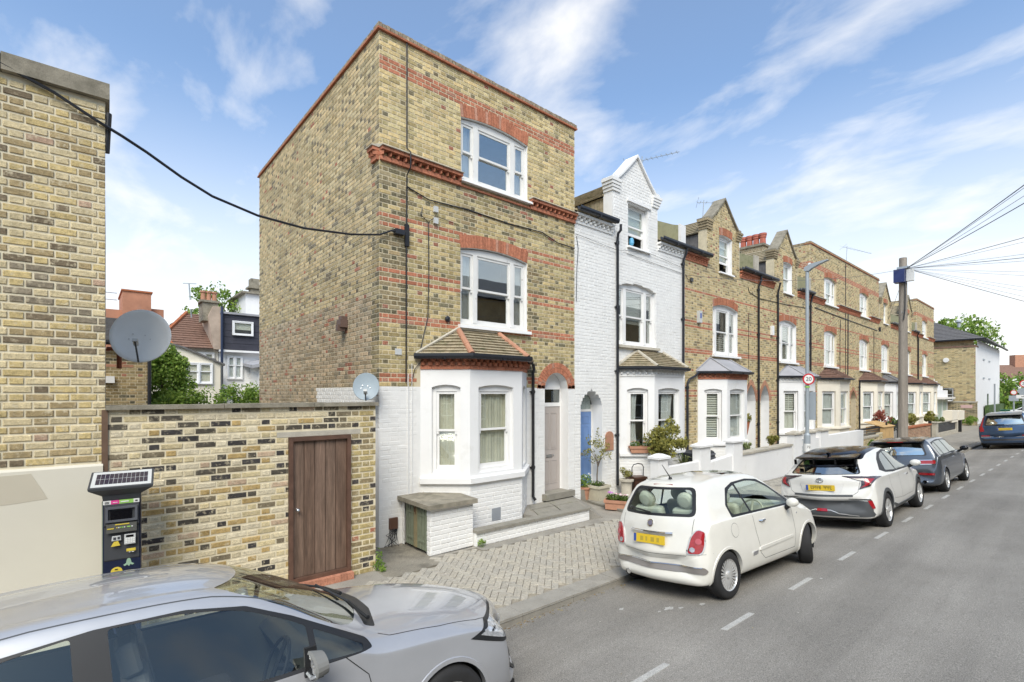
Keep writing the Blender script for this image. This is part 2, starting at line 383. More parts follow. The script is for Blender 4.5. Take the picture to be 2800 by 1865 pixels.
# ---------------------------------------------------------------- walls with openings
def op(x0, x1, z0, z1, rise=0.0, kind='seg', band=0.0, depth=.12):
    return dict(x0=x0, x1=x1, z0=z0, z1=z1, rise=rise, kind=kind, band=band, depth=depth)
def arch_z(o, x, extra=0.0):
    if not o['rise']: return o['z1']
    c = (o['x0']+o['x1'])/2; hw = (o['x1']-o['x0'])/2+extra; t = min(1, abs((x-c)/hw))
    if o['kind'] == 'seg': return o['z1']+o['rise']*(1-t*t)
    if o['kind'] == 'round': return o['z1']+(o['rise']+extra)*math.sqrt(max(0, 1-t*t))
    # pointed: an ellipse that meets at a soft point
    return o['z1']+(o['rise']+extra)*(.62*math.sqrt(max(0, 1-t*t))+.38*(1-t))
def wall_panel(name, L, zb, zt, ops, mat, parent, loc=(0, 0, 0), rz=0, rev=None, top=None, back=None):
    """front face at y=0 looking to -y; top(x) may give a gable outline; reveals run inwards"""
    mb = MB(); xs = {0.0, L}
    for o in ops:
        xs |= {o['x0'], o['x1']}
        if o['rise']: xs |= {o['x0']+(o['x1']-o['x0'])*k/14 for k in range(15)}
    if top: xs |= set(top[1])
    tf = top[0] if top else (lambda x: zt)
    xs = sorted(x for x in xs if -1e-6 <= x <= L+1e-6)
    for a, b in zip(xs, xs[1:]):
        if b-a < 1e-6: continue
        m = (a+b)/2; lo = [zb, zb]
        for o in sorted((o for o in ops if o['x0'] < m < o['x1']), key=lambda o: o['z0']):
            if o['z0'] > lo[0]+1e-5: mb.face([(a, 0, lo[0]), (b, 0, lo[1]), (b, 0, o['z0']), (a, 0, o['z0'])])
            lo = [arch_z(o, a), arch_z(o, b)]
        ta, tb = tf(a+1e-5), tf(b-1e-5)
        if ta > lo[0] or tb > lo[1]: mb.face([(a, 0, lo[0]), (b, 0, lo[1]), (b, 0, tb), (a, 0, ta)])
        if back: mb.face([(a, 0, ta), (b, 0, tb), (b, back, tb), (a, back, ta)])
    if back:
        mb.face([(0, 0, zb), (0, 0, tf(1e-5)), (0, back, tf(1e-5)), (0, back, zb)])
        mb.face([(L, 0, zb), (L, back, zb), (L, back, tf(L-1e-5)), (L, 0, tf(L-1e-5))])
    for o in ops:
        d = o['depth']; x0, x1, z0 = o['x0'], o['x1'], o['z0']
        mb.face([(x0, 0, z0), (x0, d, z0), (x0, d, o['z1']), (x0, 0, o['z1'])], mi=1)
        mb.face([(x1, 0, z0), (x1, 0, o['z1']), (x1, d, o['z1']), (x1, d, z0)], mi=1)
        mb.face([(x0, 0, z0), (x1, 0, z0), (x1, d, z0), (x0, d, z0)], mi=1)
        n = 14 if o['rise'] else 1
        for k in range(n):
            a = x0+(x1-x0)*k/n; b = x0+(x1-x0)*(k+1)/n
            mb.face([(a, 0, arch_z(o, a)), (a, d, arch_z(o, a)), (b, d, arch_z(o, b)), (b, 0, arch_z(o, b))], mi=1)
    return mb.build(name, [mat, rev or mat], parent, loc=loc, rz=rz)

# brick colours
HEADER = [False]
def stock(dark=.12, tan=(.36, .285, .155), red=.02, grey=.25, spread=.22, dk=(.10, .09, .06)):
    def f(x, z):
        r = R.random()/(2.4 if HEADER[0] else .45) if R.random() < .8 else R.random()
        if r < dark: c = dk
        elif r < dark+red: c = (.30, .13, .085)
        elif r < dark+red+grey: c = (tan[0]*.70, tan[1]*.70, tan[2]*.66)
        else: c = tan
        s = 1.1+R.uniform(-spread, spread); w = R.uniform(-.05, .05)
        return (c[0]*s*(1+w), c[1]*s, c[2]*s*(1-w))
    return f
def flat(c, spread=.05):
    def f(x, z):
        s = 1+R.uniform(-spread, spread); return (c[0]*s, c[1]*s, c[2]*s)
    return f
RED = flat((.43, .17, .10), .18)
def red_mix(x, z):
    return flat((.43, .22, .15), .12)(x, z) if R.random() < .16 else RED(x, z)
WHITE = flat((.80, .79, .765), .025)
CREAM = flat((.78, .72, .60), .03)
COURSE = .082
class BrickSet:
    """all bricks of one thing: the nearest `limit` become single objects, the rest one joined part"""
    def __init__(s, root, limit=300): s.root = root; s.limit = limit; s.items = []
    def add(s, wall, x0, x1, z0, z1, col, mat, proud=.006): s.items.append((wall, x0, x1, z0, z1, col, mat, proud))
    def finish(s, name='brick', rest='brickwork'):
        wm = {}
        for it in s.items:
            if it[0].name not in wm: wm[it[0].name] = (world_mat(it[0]), it[0])
        rootinv = world_mat(s.root).inverted()
        def dist(it):
            m = wm[it[0].name][0]; p = m @ Vector(((it[1]+it[2])/2, 0, (it[3]+it[4])/2))
            n = (m.to_3x3() @ Vector((0, -1, 0)))
            v = CAMP-p; facing = n.dot(v)/v.length
            if facing <= .02: return 1e9
            return v.length/math.sqrt(facing)
        ds = sorted(range(len(s.items)), key=lambda i: dist(s.items[i])) if s.limit else list(range(len(s.items)))
        near, far = ds[:s.limit], ds[s.limit:]
        for i in near:
            w, x0, x1, z0, z1, col, mat, pr = s.items[i]
            me = brick_mesh(mat)
            o = bpy.data.objects.new(name, me); COL.objects.link(o); o.parent = w
            o.location = (x0, .03, z0); o.scale = (x1-x0, .03+pr+R.uniform(-.002, .002), z1-z0)
            o.color = (col[0], col[1], col[2], 1)
        groups = {}
        for i in far: groups.setdefault(s.items[i][6], []).append(s.items[i])
        if far:
            mats = list(groups); mb = MB()
            for k, mt in enumerate(mats):
                for w, x0, x1, z0, z1, col, _, pr in groups[mt]:
                    q = rootinv @ wm[w.name][0]
                    if pr > 1: continue
                    y = -pr+R.uniform(-.002, .002); b = .003
                    P = [q @ Vector(p) for p in ((x0, .0, z0), (x1, .0, z0), (x1, .0, z1), (x0, .0, z1),
                         (x0+b, y, z0+b), (x1-b, y, z0+b+R.uniform(0, .002)), (x1-b, y, z1-b), (x0+b, y, z1-b-R.uniform(0, .002)))]
                    mb.add(P, [(4, 5, 6, 7), (0, 1, 5, 4), (1, 2, 6, 5), (2, 3, 7, 6), (3, 0, 4, 7)], col, k)
            o = mb.build(rest, [bm_get(m, 'attr') for m in mats], s.root)
            o['kind'] = 'stuff'
BM = {'stock': dict(bump=.5, smear=.35), 'house': dict(bump=.6, soot=.4, smear=.55), 'rough': dict(bump=1.0, smear=.85), 'white': dict(bump=.25, rough=.7), 'red': dict(bump=.3), 'paver': dict(bump=.4)}
def bm_get(kind, source): return brick_mat_white(source) if kind == 'white' else brick_mat('brick_'+kind, source, **{k: v for k, v in BM[kind].items()})
def brick_mat_white(source):
    key = 'painted_brick_'+source
    if key in MATS: return MATS[key]
    m, nt, b = _mat(key); g = _node(nt, 'ShaderNodeNewGeometry').outputs['Position']
    if source == 'object': c = _node(nt, 'ShaderNodeObjectInfo').outputs['Color']
    else:
        a = _node(nt, 'ShaderNodeAttribute'); a.attribute_name = 'col'; c = a.outputs['Color']
    c = _mul(nt, c, _ramp(nt, _noise(nt, g, 2.2, 6), [(.3, .93), (.6, 1.0)]))
    nt.links.new(c, b.inputs['Base Color']); b.inputs['Roughness'].default_value = .6
    _bump(nt, b, _noise(nt, g, 45, 5), .3, .008); return m
_BV = {}
def brick_mesh(kind):
    if kind not in _BV:
        _BV[kind] = []
        for k in range(9):
            j = lambda a=.012: R.uniform(0, a)
            bx, bz = .018, .05
            if kind == 'rough': j = lambda a=.012: R.uniform(-a*.3, a*2.6)
            elif kind == 'house': j = lambda a=.012: R.uniform(0, a*1.7)
            v = [(0, 0, 0), (1, 0, 0), (1, 0, 1), (0, 0, 1), (0, -.85, 0), (1, -.85, 0), (1, -.85, 1), (0, -.85, 1),
                 (bx+j(), -1, bz+j(.03)), (1-bx-j(), -1, bz+j(.03)), (1-bx-j(), -1, 1-bz-j(.03)), (bx+j(), -1, 1-bz-j(.03))]
            f = [(8, 9, 10, 11), (4, 5, 9, 8), (5, 6, 10, 9), (6, 7, 11, 10), (7, 4, 8, 11), (0, 1, 5, 4), (1, 2, 6, 5), (2, 3, 7, 6), (3, 0, 4, 7)]
            me = bpy.data.meshes.new('brick'); me.from_pydata(v, [], f); me.materials.append(bm_get(kind, 'object')); _BV[kind].append(me)
    return R.choice(_BV[kind])
def bond(bs, wall, L, zb, zt, ops, pal, mat='house', reds=(), top=None, st=.220, hd=.104, gap=.014, h=.070, phase=0, whitebelow=None, proud=.006, skip=None, flemish=True, wcol=WHITE, course=COURSE):
    """lays courses of bricks on a wall panel, clipped by its openings"""
    k0 = int(math.floor(zb/course)); k = k0
    while k*course < zt-.02:
        z0 = k*course+.006; z1 = z0+h*course/.086; zm = (z0+z1)/2
        if z0 < zb-.01 or z1 > zt+.012: k += 1; continue
        iv = [(0.0, L)]
        if top:
            n = 80; ok = [top[0](L*i/n) > z1-.01 for i in range(n+1)]
            iv = []; s0 = None
            for i in range(n+1):
                if ok[i] and s0 is None: s0 = L*i/n
                if (not ok[i] or i == n) and s0 is not None: iv.append((s0, L*(i if ok[i] else i-1)/n)); s0 = None
        for o in ops:
            hi = o['z1']+o['rise']+o['band']
            if not (o['z0']-.02 < zm < hi): continue
            n = 24; a = b = None; ex = o['band'] if (o['rise'] and o['kind'] != 'seg') else 0
            if zm < o['z1']: a, b = o['x0'], o['x1']
            if zm >= o['z1'] or ex:
                for i in range(n+1):
                    x = o['x0']-ex+(o['x1']-o['x0']+2*ex)*i/n
                    t = arch_z(o, x, ex)+(o['band'] if not ex else 0)
                    if t > zm and zm >= o['z1']-.12 and (not ex or zm >= o['z1']-.0):
                        a = x if a is None else min(a, x); b = x if b is None else max(b, x)
            if a is None: continue
            nv = []
            for p, q in iv:
                if b <= p or a >= q: nv.append((p, q))
                else:
                    if a > p: nv.append((p, a))
                    if b < q: nv.append((b, q))
            iv = nv
        is_red = any(a <= zm <= b for a, b in reds)
        x = -(0.0 if k % 2 else (st+hd)/2+.01)+phase; i = 0
        odd = 0
        while x < L:
            ln = (st if (i % 2 == 0) else hd) if flemish else st
            for p, q in iv:
                a = max(x, p+.002); b = min(x+ln, q-.002)
                if b-a > .03:
                    if skip and skip((a+b)/2, zm): continue
                    HEADER[0] = (b-a) < .13
                    wh = whitebelow is not None and zm < whitebelow
                    c = wcol(a, zm) if wh else (red_mix(a, zm) if is_red else pal(a, zm))
                    bs.add(wall, a, b, z0, z1, c, 'white' if wh else ('red' if is_red else mat), (.0035 if wh else proud))
            x += ln+gap; i += 1
        k += 1
def voussoirs(parent, o, thick, n, pal=RED, mat='red', proud=.012, y0=.1, name='arch_brick', loc=(0, 0, 0), rz=0, spread=.25, double=False):
    """single wedge bricks over an opening"""
    c = (o['x0']+o['x1'])/2; hw = (o['x1']-o['x0'])/2
    def pt(t, e):
        if o['kind'] == 'seg':
            x = c+hw*t; base = arch_z(o, x); return (x+t*spread*e*.6, base+e)
        a = PI*(1-(t+1)/2)   # t -1..1 -> angle pi..0
        xx = math.cos(a)*(hw+e); x = c+xx
        oo = dict(o); return (x, arch_z(o, x, e) if abs(t) < 1 else o['z1'])
    rings = [(0, thick)] if not double else [(0, thick/2-.004), (thick/2+.004, thick)]
    for e0, e1 in rings:
        for i in range(n):
            a = -1+2*(i+.06)/n; b = -1+2*(i+.94)/n
            P = [pt(a, e0+.002), pt(b, e0+.002), pt(b, e1), pt(a, e1)]
            col = pal(0, 0) if R.random() > .12 else flat((.45, .24, .17), .1)(0, 0)
            mb = MB(); mb.prism(P, y0, -proud, 'y', col=col)
            me = mb.mesh(name, bm_get(mat, 'object'))
            q = bpy.data.objects.new(name, me); link(q, parent); q.location = loc; q.rotation_euler = (0, 0, rz); q.color = (*col, 1)

def clip_poly(sub, cl):
    out = sub
    for i in range(len(cl)):
        a, b = cl[i], cl[(i+1) % len(cl)]; inp, out = out, []
        if not inp: break
        ins = lambda p: (b[0]-a[0])*(p[1]-a[1])-(b[1]-a[1])*(p[0]-a[0]) >= -1e-9
        for j in range(len(inp)):
            p, q = inp[j-1], inp[j]
            if ins(p) != ins(q):
                d1 = (b[0]-a[0])*(p[1]-a[1])-(b[1]-a[1])*(p[0]-a[0]); d2 = (b[0]-a[0])*(q[1]-a[1])-(b[1]-a[1])*(q[0]-a[0])
                t = d1/(d1-d2); out.append((p[0]+t*(q[0]-p[0]), p[1]+t*(q[1]-p[1])))
            if ins(q): out.append(q)
    return out
def area2(P): return abs(sum(P[i-1][0]*P[i][1]-P[i][0]*P[i-1][1] for i in range(len(P))))/2
def tile_plane(parent, pts, tw, th, mat, single=False, thick=.018, name='roof_tile', lift=.02, stag=True, base=True, gap=.004, basemat=None):
    """rows of overlapping tiles on the plane polygon pts (first edge = eaves, left to right seen from outside)"""
    P = [Vector(p) for p in pts]; u = (P[1]-P[0]).normalized(); n = u.cross(P[2]-P[0]).normalized(); v = n.cross(u)
    if len(P) == 3 or n.length > 0: pass
    poly = [((p-P[0]).dot(u), (p-P[0]).dot(v)) for p in P]
    x0 = min(p[0] for p in poly); x1 = max(p[0] for p in poly); y1 = max(p[1] for p in poly)
    allb = MB(); outs = []
    j = 0; y = 0
    while y < y1:
        x = x0-(tw/2 if (stag and j % 2) else 0)
        while x < x1:
            jj = R.uniform(-.003, .003)
            q = clip_poly([(x+gap/2, y+jj), (x+tw-gap/2, y+jj), (x+tw-gap/2, y+th), (x+gap/2, y+th)], poly)
            if len(q) >= 3 and area2(q) > tw*th*.12:
                t = thick+R.uniform(-.002, .002)
                def W(p, top):
                    f = (p[1]-y)/th; h = (lift+t)*(1-f)+t*.25*f if top else -.01
                    w = P[0]+u*p[0]+v*p[1]+n*h; return w
                mb = MB() if single else allb
                k = len(q); vv = [W(p, 0) for p in q]+[W(p, 1) for p in q]
                mb.add(vv, [tuple(range(k, 2*k))]+[(i, (i+1) % k, k+(i+1) % k, k+i) for i in range(k)])
                if single: mb.build(name, mat, parent)
            x += tw
        y += th; j += 1
    if base:
        bb = MB(); bb.face([p-n*.012 for p in P]); bb.build('roof_deck', basemat or mat, parent)
    if not single and allb.v:
        o = allb.build('roof_tiles', mat, parent); o['kind'] = 'stuff'; return o

# ---------------------------------------------------------------- windows, doors, rainwater goods
def bar_frame(mb, x0, z0, x1, z1, w, y0, y1, rise=0, top=None, bot=None):
    top = top or w; bot = bot or w
    mb.box(x0, y0, z0, x0+w, y1, z1); mb.box(x1-w, y0, z0, x1, y1, z1)
    mb.box(x0+w, y0, z0, x1-w, y1, z0+bot)
    if rise:
        n = 10; c = (x0+x1)/2; hw = (x1-x0)/2
        P = [(x1-w, z1-top), (x1, z1)] if False else []
        xs = [x0+(x1-x0)*i/n for i in range(n+1)]
        poly = [(x0, z1-top), (x1, z1-top)]+[(x, z1+rise*(1-((x-c)/hw)**2)) for x in xs[::-1]]
        mb.prism(poly, y0-.002, y1+.002, 'y')
    else: mb.box(x0+w, y0, z1-top, x1-w, y1, z1)
def window(parent, loc, rz, w, h, lights=(1.0,), rise=0.0, depth=.1, meet=.5, inside='net', mat=None, glass=None, mull=.1, rooms=True, detail=2, fw=.05, sw=.05, horns=True, openbot=0.0, sillproj=None, sillmat=None, fixed=False):
    """part 'window' (frame) with sashes, panes and whatever hangs behind as sub-parts"""
    mat = mat or M['white_gloss']; glass = glass or M['glass']
    y = depth; mb = MB(); hz = h
    bar_frame(mb, 0, 0, w, hz, fw, y, y+.09, rise)
    tot = w-2*fw-mull*(len(lights)-1); x = fw; spans = []
    sm = sum(lights)
    for i, f in enumerate(lights):
        ww = tot*f/sm; spans.append((x, x+ww)); x += ww
        if i < len(lights)-1: mb.box(x, y-.012, fw, x+mull, y+.085, hz-fw); x += mull
    fr = mb.build('window', mat, parent, loc=loc, rz=rz)
    zm = fw+(hz-2*fw)*meet
    for a, b in spans:
        us = MB(); ls = MB()
        if fixed:
            bar_frame(us, a+.001, fw+.001, b-.001, hz-fw-.001, sw, y+.012, y+.05)
            us.build('sash', mat, fr)
        else:
            bar_frame(us, a+.001, zm-.02, b-.001, hz-fw-.001, sw, y+.015, y+.045, bot=sw*.85)
            ob = openbot
            bar_frame(ls, a+.001, fw+.001+ob, b-.001, zm+.02+ob, sw, y+.05, y+.08, bot=sw*1.5, top=sw*.85)
            if horns and detail > 1:
                for xx in (a+.003, b-.003-sw*.8): us.box(xx, y+.018, zm-.075, xx+sw*.8, y+.043, zm-.0205)
            us.build('sash', mat, fr); ls.build('sash', mat, fr)
        g = MB(); g.box(a+sw, y+.028, zm if not fixed else fw+sw, b-sw, y+.032, hz-fw-sw)
        g.build('glass_pane', glass, fr)
        if not fixed:
            g = MB(); g.box(a+sw, y+.063, fw+sw+openbot, b-sw, y+.067, zm+openbot); g.build('glass_pane', glass, fr)
        yy = y+.105
        kind = inside if isinstance(inside, str) else inside[spans.index((a, b)) % len(inside)]
        if kind in ('net', 'cream', 'blinddown'):
            c = MB(); n = max(10, int((b-a)/.02)); pr = []
            for i in range(n+1):
                xx = a+(b-a)*i/n; pr.append((xx, yy+.010*math.sin(i*.62+a*9)+.006*math.sin(i*1.7+a)))
            for i in range(n): c.face([(pr[i][0], pr[i][1], fw*.6), (pr[i+1][0], pr[i+1][1], fw*.6), (pr[i+1][0], pr[i+1][1], hz-fw*.6), (pr[i][0], pr[i][1], hz-fw*.6)])
            c.build('curtain', M['net' if kind == 'net' else 'curtain'], fr, smooth=True)
        elif kind in ('side', 'sideR'):
            c = MB(); f0, f1 = ((0, .55) if kind == 'side' else (.35, 1.0)); n = 14
            for i in range(n):
                def q(i, t):
                    s_ = i/n; wob = .02*math.sin(i*1.9); base = a+(b-a)*(f0+(f1-f0)*s_*(1-.18*math.sin(PI*t)))
                    return base, yy+wob
                for t0, t1 in ((0, .25), (.25, .5), (.5, .75), (.75, 1)):
                    z0 = fw+(hz-2*fw)*t0; z1 = fw+(hz-2*fw)*t1
                    A = q(i, t0); B = q(i+1, t0); C_ = q(i+1, t1); D = q(i, t1)
                    c.face([(A[0], A[1], z0), (B[0], B[1], z0), (C_[0], C_[1], z1), (D[0], D[1], z1)])
            c.build('curtain', M['net'], fr, smooth=True)
        elif kind in ('slats', 'slatsdark', 'halfslats', 'topslats'):
            c = MB(); sp = .075; z = fw+.03; hi = hz-fw-.03
            if kind == 'halfslats': hi = zm
            if kind == 'topslats': z = zm
            while z < hi:
                c.box(a+.02, yy, z, b-.02, yy+.012, z+sp*.72 if kind != 'halfslats' else z+sp*.6); z += sp
            if kind != 'slats': c.box((a+b)/2-.015, yy-.012, fw, (a+b)/2+.015, yy-.001, hi)
            c.build('shutter_slats', M['blind'], fr)
            if kind == 'topslats': boxo('blind', (a+.01, yy+.02, fw, b-.01, yy+.025, zm), M['blind'], fr)
        elif kind == 'blindtop':
            boxo('blind', (a+.01, yy, hz-fw-(hz-2*fw)*.62, b-.01, yy+.004, hz-fw), M['blind'], fr)
            c = MB(); z = hz-fw-(hz-2*fw)*.6
            while z < hz-fw: c.box(a+.01, yy-.006, z, b-.01, yy-.001, z+.012); z += .2
            c.build('blind_fold', M['blind'], fr)
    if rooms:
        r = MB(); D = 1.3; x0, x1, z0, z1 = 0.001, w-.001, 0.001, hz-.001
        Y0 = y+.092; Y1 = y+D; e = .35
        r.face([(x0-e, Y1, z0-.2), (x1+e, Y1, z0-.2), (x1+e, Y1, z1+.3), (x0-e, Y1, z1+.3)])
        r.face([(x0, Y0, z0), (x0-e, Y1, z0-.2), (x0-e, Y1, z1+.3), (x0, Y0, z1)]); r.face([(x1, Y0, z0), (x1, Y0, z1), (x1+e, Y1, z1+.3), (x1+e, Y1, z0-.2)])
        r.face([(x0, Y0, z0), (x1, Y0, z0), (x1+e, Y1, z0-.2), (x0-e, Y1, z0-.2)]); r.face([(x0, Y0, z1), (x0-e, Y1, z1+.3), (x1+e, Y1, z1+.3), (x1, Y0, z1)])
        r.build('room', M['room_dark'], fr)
    if sillproj is not None:
        a_, b_, pj, th = sillproj
        s_ = MB(); s_.prism([(-pj, -th), (y+.0, -th), (y+.0, .0), (-pj+.01, -.02)], -a_, w+b_, 'x')
        s_.build('window_sill', sillmat or M['white_paint'], fr)
    return fr
def panel_door(parent, loc, rz, w, h, mat, panels, name='door', frame=True, fmat=None):
    d = boxo(name, (0, 0, 0, w, .045, h), mat, parent, loc=loc, rz=rz)
    for (x0, z0, x1, z1, arch) in panels:
        m = MB(); bw = .018
        bar_frame(m, x0, z0, x1, z1, bw, -.009, .002)
        m.box(x0+.045, -.006, z0+.045, x1-.045, .002, z1-.045)
        m.build('door_panel', mat, d)
    return d
def gutter(parent, pts, mat=None, r=.055, name='gutter'):
    mat = mat or M['black_plastic']; m = MB(); pts = [Vector(p) for p in pts]
    prof = [(-r, r*.9), (-r*1.05, 0), (-r*.7, -r*.75), (0, -r), (r*.7, -r*.75), (r*1.05, 0), (r, r*.9), (r*.85, r*.9), (r*.6, -r*.4), (0, -r*.75), (-r*.6, -r*.4), (-r*.85, r*.9)]
    rows = []
    for i, p in enumerate(pts):
        a = (pts[i]-pts[i-1]).normalized() if i else (pts[1]-pts[0]).normalized()
        b = (pts[i+1]-pts[i]).normalized() if i < len(pts)-1 else a
        d = (a+b).normalized(); nrm = Vector((-d.y, d.x, 0)); k = 1/max(.5, nrm.dot(Vector((-a.y, a.x, 0))))
        rows.append([p+nrm*(q[0]*k)+Vector((0, 0, q[1])) for q in prof])
    n = len(prof); v = [q for r_ in rows for q in r_]
    fs = [(i*n+k, i*n+(k+1) % n, (i+1)*n+(k+1) % n, (i+1)*n+k) for i in range(len(pts)-1) for k in range(n)]
    fs += [tuple(range(n))[::-1], tuple((len(pts)-1)*n+k for k in range(n))]
    m.add(v, fs)
    for i in range(len(pts)-1):
        L = (pts[i+1]-pts[i]).length; c = max(1, int(L/.9))
        for k in range(c):
            p = pts[i].lerp(pts[i+1], (k+.5)/c); m.box(p.x-.02, p.y-r*1.15, p.z-r*1.1, p.x+.02, p.y+r*1.15, p.z-r*.2)
    return m.build(name, mat, parent)
def downpipe(parent, pts, r=.036, mat=None, name='downpipe', collars=True):
    mat = mat or M['black_plastic']; m = MB(); m.tube(pts, r, 10)
    P = [Vector(p) for p in pts]
    if collars:
        for i in range(len(P)-1):
            if abs(P[i].z-P[i+1].z) > 1.0:
                lo, hi = sorted((P[i].z, P[i+1].z)); z = hi-.12
                while z > lo:
                    m.tube([(P[i].x, P[i].y, z-.04), (P[i].x, P[i].y, z+.04)], r*1.3, 10); m.box(P[i].x-r*1.9, P[i].y-.005, z-.015, P[i].x+r*1.9, P[i].y+r+.02, z+.015); z -= 1.7
    return m.build(name, mat, parent, fix=False, autosmooth=40)
def cable(parent, pts, r=.006, mat=None, name='cable'):
    return MB().tube(pts, r, 5).build(name, mat or M['black_plastic'], parent)
def dentils(parent, L, z, n, size, proud, pal, mat, single=True, y=0, x0=0, loc=(0, 0, 0), rz=0, name='dentil_brick', angled=False):
    w, h = size; joined = MB()
    for i in range(n):
        x = x0+(L-w)*i/max(1, n-1)
        mb = MB() if single else joined
        col = pal(0, 0)
        if angled: mb.prism([(x, y+.02), (x+w, y+.02), (x+w, y-proud*.35), (x+w/2, y-proud), (x, y-proud*.35)], z, z+h, 'z', col=col)
        else: mb.box(x, y-proud, z, x+w, y+.02, z+h, col=col)
        if single:
            me = mb.mesh(name, bm_get(mat, 'object')); q = bpy.data.objects.new(name, me); link(q, parent); q.location = loc; q.rotation_euler = (0, 0, rz); q.color = (*col, 1)
    if not single:
        o = joined.build('dentil_course', bm_get(mat, 'attr'), parent, loc=loc, rz=rz); o['kind'] = 'stuff'
def course(parent, L, z0, z1, proud, pal, mat, x0=0, loc=(0, 0, 0), rz=0, bl=.21, single=True, name='cornice_brick', y=0):
    x = x0; j = MB()
    while x < x0+L-.02:
        b = min(x+bl, x0+L); col = pal(0, 0); mb = MB() if single else j
        mb.box(x+.003, y-proud, z0, b-.003, y+.02, z1, col=col)
        if single:
            me = mb.mesh(name, bm_get(mat, 'object')); q = bpy.data.objects.new(name, me); link(q, parent); q.location = loc; q.rotation_euler = (0, 0, rz); q.color = (*col, 1)
        x += bl
    if not single:
        o = j.build('cornice_course', bm_get(mat, 'attr'), parent, loc=loc, rz=rz); o['kind'] = 'stuff'
# ================================================================ ground, road, pavement
KS = -.0272                                     # the kerb runs slightly askew to the terrace
def kerbY(x): return -3.58+KS*(x+.3)
def roadz(d):                                   # strongly cambered carriageway, d metres from the kerb face
    if d < 0: d = 0
    if d < 2.6: return -.10+.128*d-.006*d*d
    q = d-2.6; return -.10+.128*2.6-.006*6.76+.0968*q-.0125*q*q if q < 3.87 else .3726-.0-(d-6.47)*(.0)-.0125*max(0, d-6.47)**2*.6
mb = MB()
mb.box(-400, -400, -1.2, 1200, 600, -.62); mb.build('ground', surf('ground_earth', (.16, .15, .12), .95, .2, .3, 0), None)['kind'] = 'structure'
mb = MB(); xs = [-40, -20, -10]+[x*1.0 for x in range(-8, 30)]+[32, 36, 40, 46, 54, 64, 80, 110, 160, 240]
ds = [0, .3, .6, 1, 1.4, 1.8, 2.2, 2.6, 3.2, 3.8, 4.5, 5.2, 6, 7, 7.9]
for a, b in zip(xs, xs[1:]):
    for p, q in zip(ds, ds[1:]):
        ff = lambda x, d: (x, kerbY(x)-d, roadz(d) if d < 6.4 else .36-(d-6.4)*.12)
        mb.face([ff(a, q), ff(b, q), ff(b, p), ff(a, p)])
o = mb.build('road', M['asphalt'], fix=True, autosmooth=60); o['kind'] = 'structure'
# far junction apron of asphalt where the street opens out
mb = MB(); mb.face([(56, -1.9, -.02), (56, -40, -.02), (400, -40, -.02), (400, 40, -.02), (95, 40, -.02), (70, -1.9, -.02)]); o = mb.build('side_road', surf('pale_asphalt', (.16, .155, .15), .9, .1, 1, .2, 60), None); o['kind'] = 'structure'
# kerb: stones of 0.9 m
kerb = MB()
kerb.face([(-40, kerbY(-40)+.31, -.02), (-40, kerbY(-40)-.01, -.02), (70, kerbY(70)-.01, -.02), (70, kerbY(70)+.31, -.02)])
kerb = kerb.build('kerb', M['kerbstone']); kerb['kind'] = 'structure'
x = -8.0
while x < 34:
    L = .91; m = MB(); c = R.uniform(.9, 1.1)
    y0, y1 = kerbY(x), kerbY(x+L)
    m.prism([(-.0, 0), (L-.008, KS*L), (L-.008, KS*L+.30), (0, .30)], -.16, .0+R.uniform(-.003, .003), 'z')
    m.build('kerb_stone', M['kerbstone'], kerb, loc=(x, y0, .0)); x += L
m = MB(); m.prism([(34, kerbY(34)), (70, kerbY(70)), (70, kerbY(70)+.3), (34, kerbY(34)+.3)], -.16, 0, 'z'); m.build('kerb_run', M['kerbstone'], kerb)
# pavement base and block paving
pav = MB()
pav.face([(-40, kerbY(-40)+.30, -.03), (70, kerbY(70)+.30, -.03), (70, 0.3, -.03), (-40, .3, -.03)])
pav = pav.build('pavement', surf('sand_joint', (.30, .27, .22), .95, .2, 4, .4, 70)); pav['kind'] = 'structure'
def gw_y(x): return -.99+KS*(x+.54)              # face of the garden wall and of the building to its left
def paver_zone(x, y):
    """block paving between the kerb stones and the frontages"""
    if y < kerbY(x)+.33: return False
    if x < -.55: return y < gw_y(x)-.13-.32*min(1, max(0, (x+2.6)/1.2))
    if x < .45: return y < -1.42+.1*max(0, x)
    if x < 1.33: return y < -1.08
    if x < 4.34: return y < -1.30-.05*(x-1.3)
    if x < 6.4: return y < -1.45-.1*(x-4.34)
    return y < -1.75
SAND = [(.385, .355, .295), (.375, .345, .29), (.395, .36, .295), (.36, .335, .285)]
class _P: pass
pm = []
ang = math.radians(43.4)                         # herringbone laid at 45 degrees to the kerb
ca, sa = math.cos(ang), math.sin(ang); U = .1025
for i in range(-260, 260):
    for j in range(-260, 260):
        t = (i-j) % 4
        if t == 0: w, h = 2, 1
        elif t == 2 and False: continue
        else: continue
        for (a, b, w, h) in ((i, j, 2, 1), (i, j+1, 1, 2)) if (i-j) % 4 == 0 else ():
            cx = (a+w/2)*U; cy = (b+h/2)*U
            X = cx*ca-cy*sa+2; Y = cx*sa+cy*ca-2.2
            if -6 < X < 13 and paver_zone(X, Y): pm.append((X, Y, w*U, h*U))
def paver_ok(p):
    return True
pm.sort(key=lambda p: (Vector((p[0], p[1], 0))-CAMP).length+(50 if p[0] < -1.6 or p[1] < kerbY(p[0]) else 0))
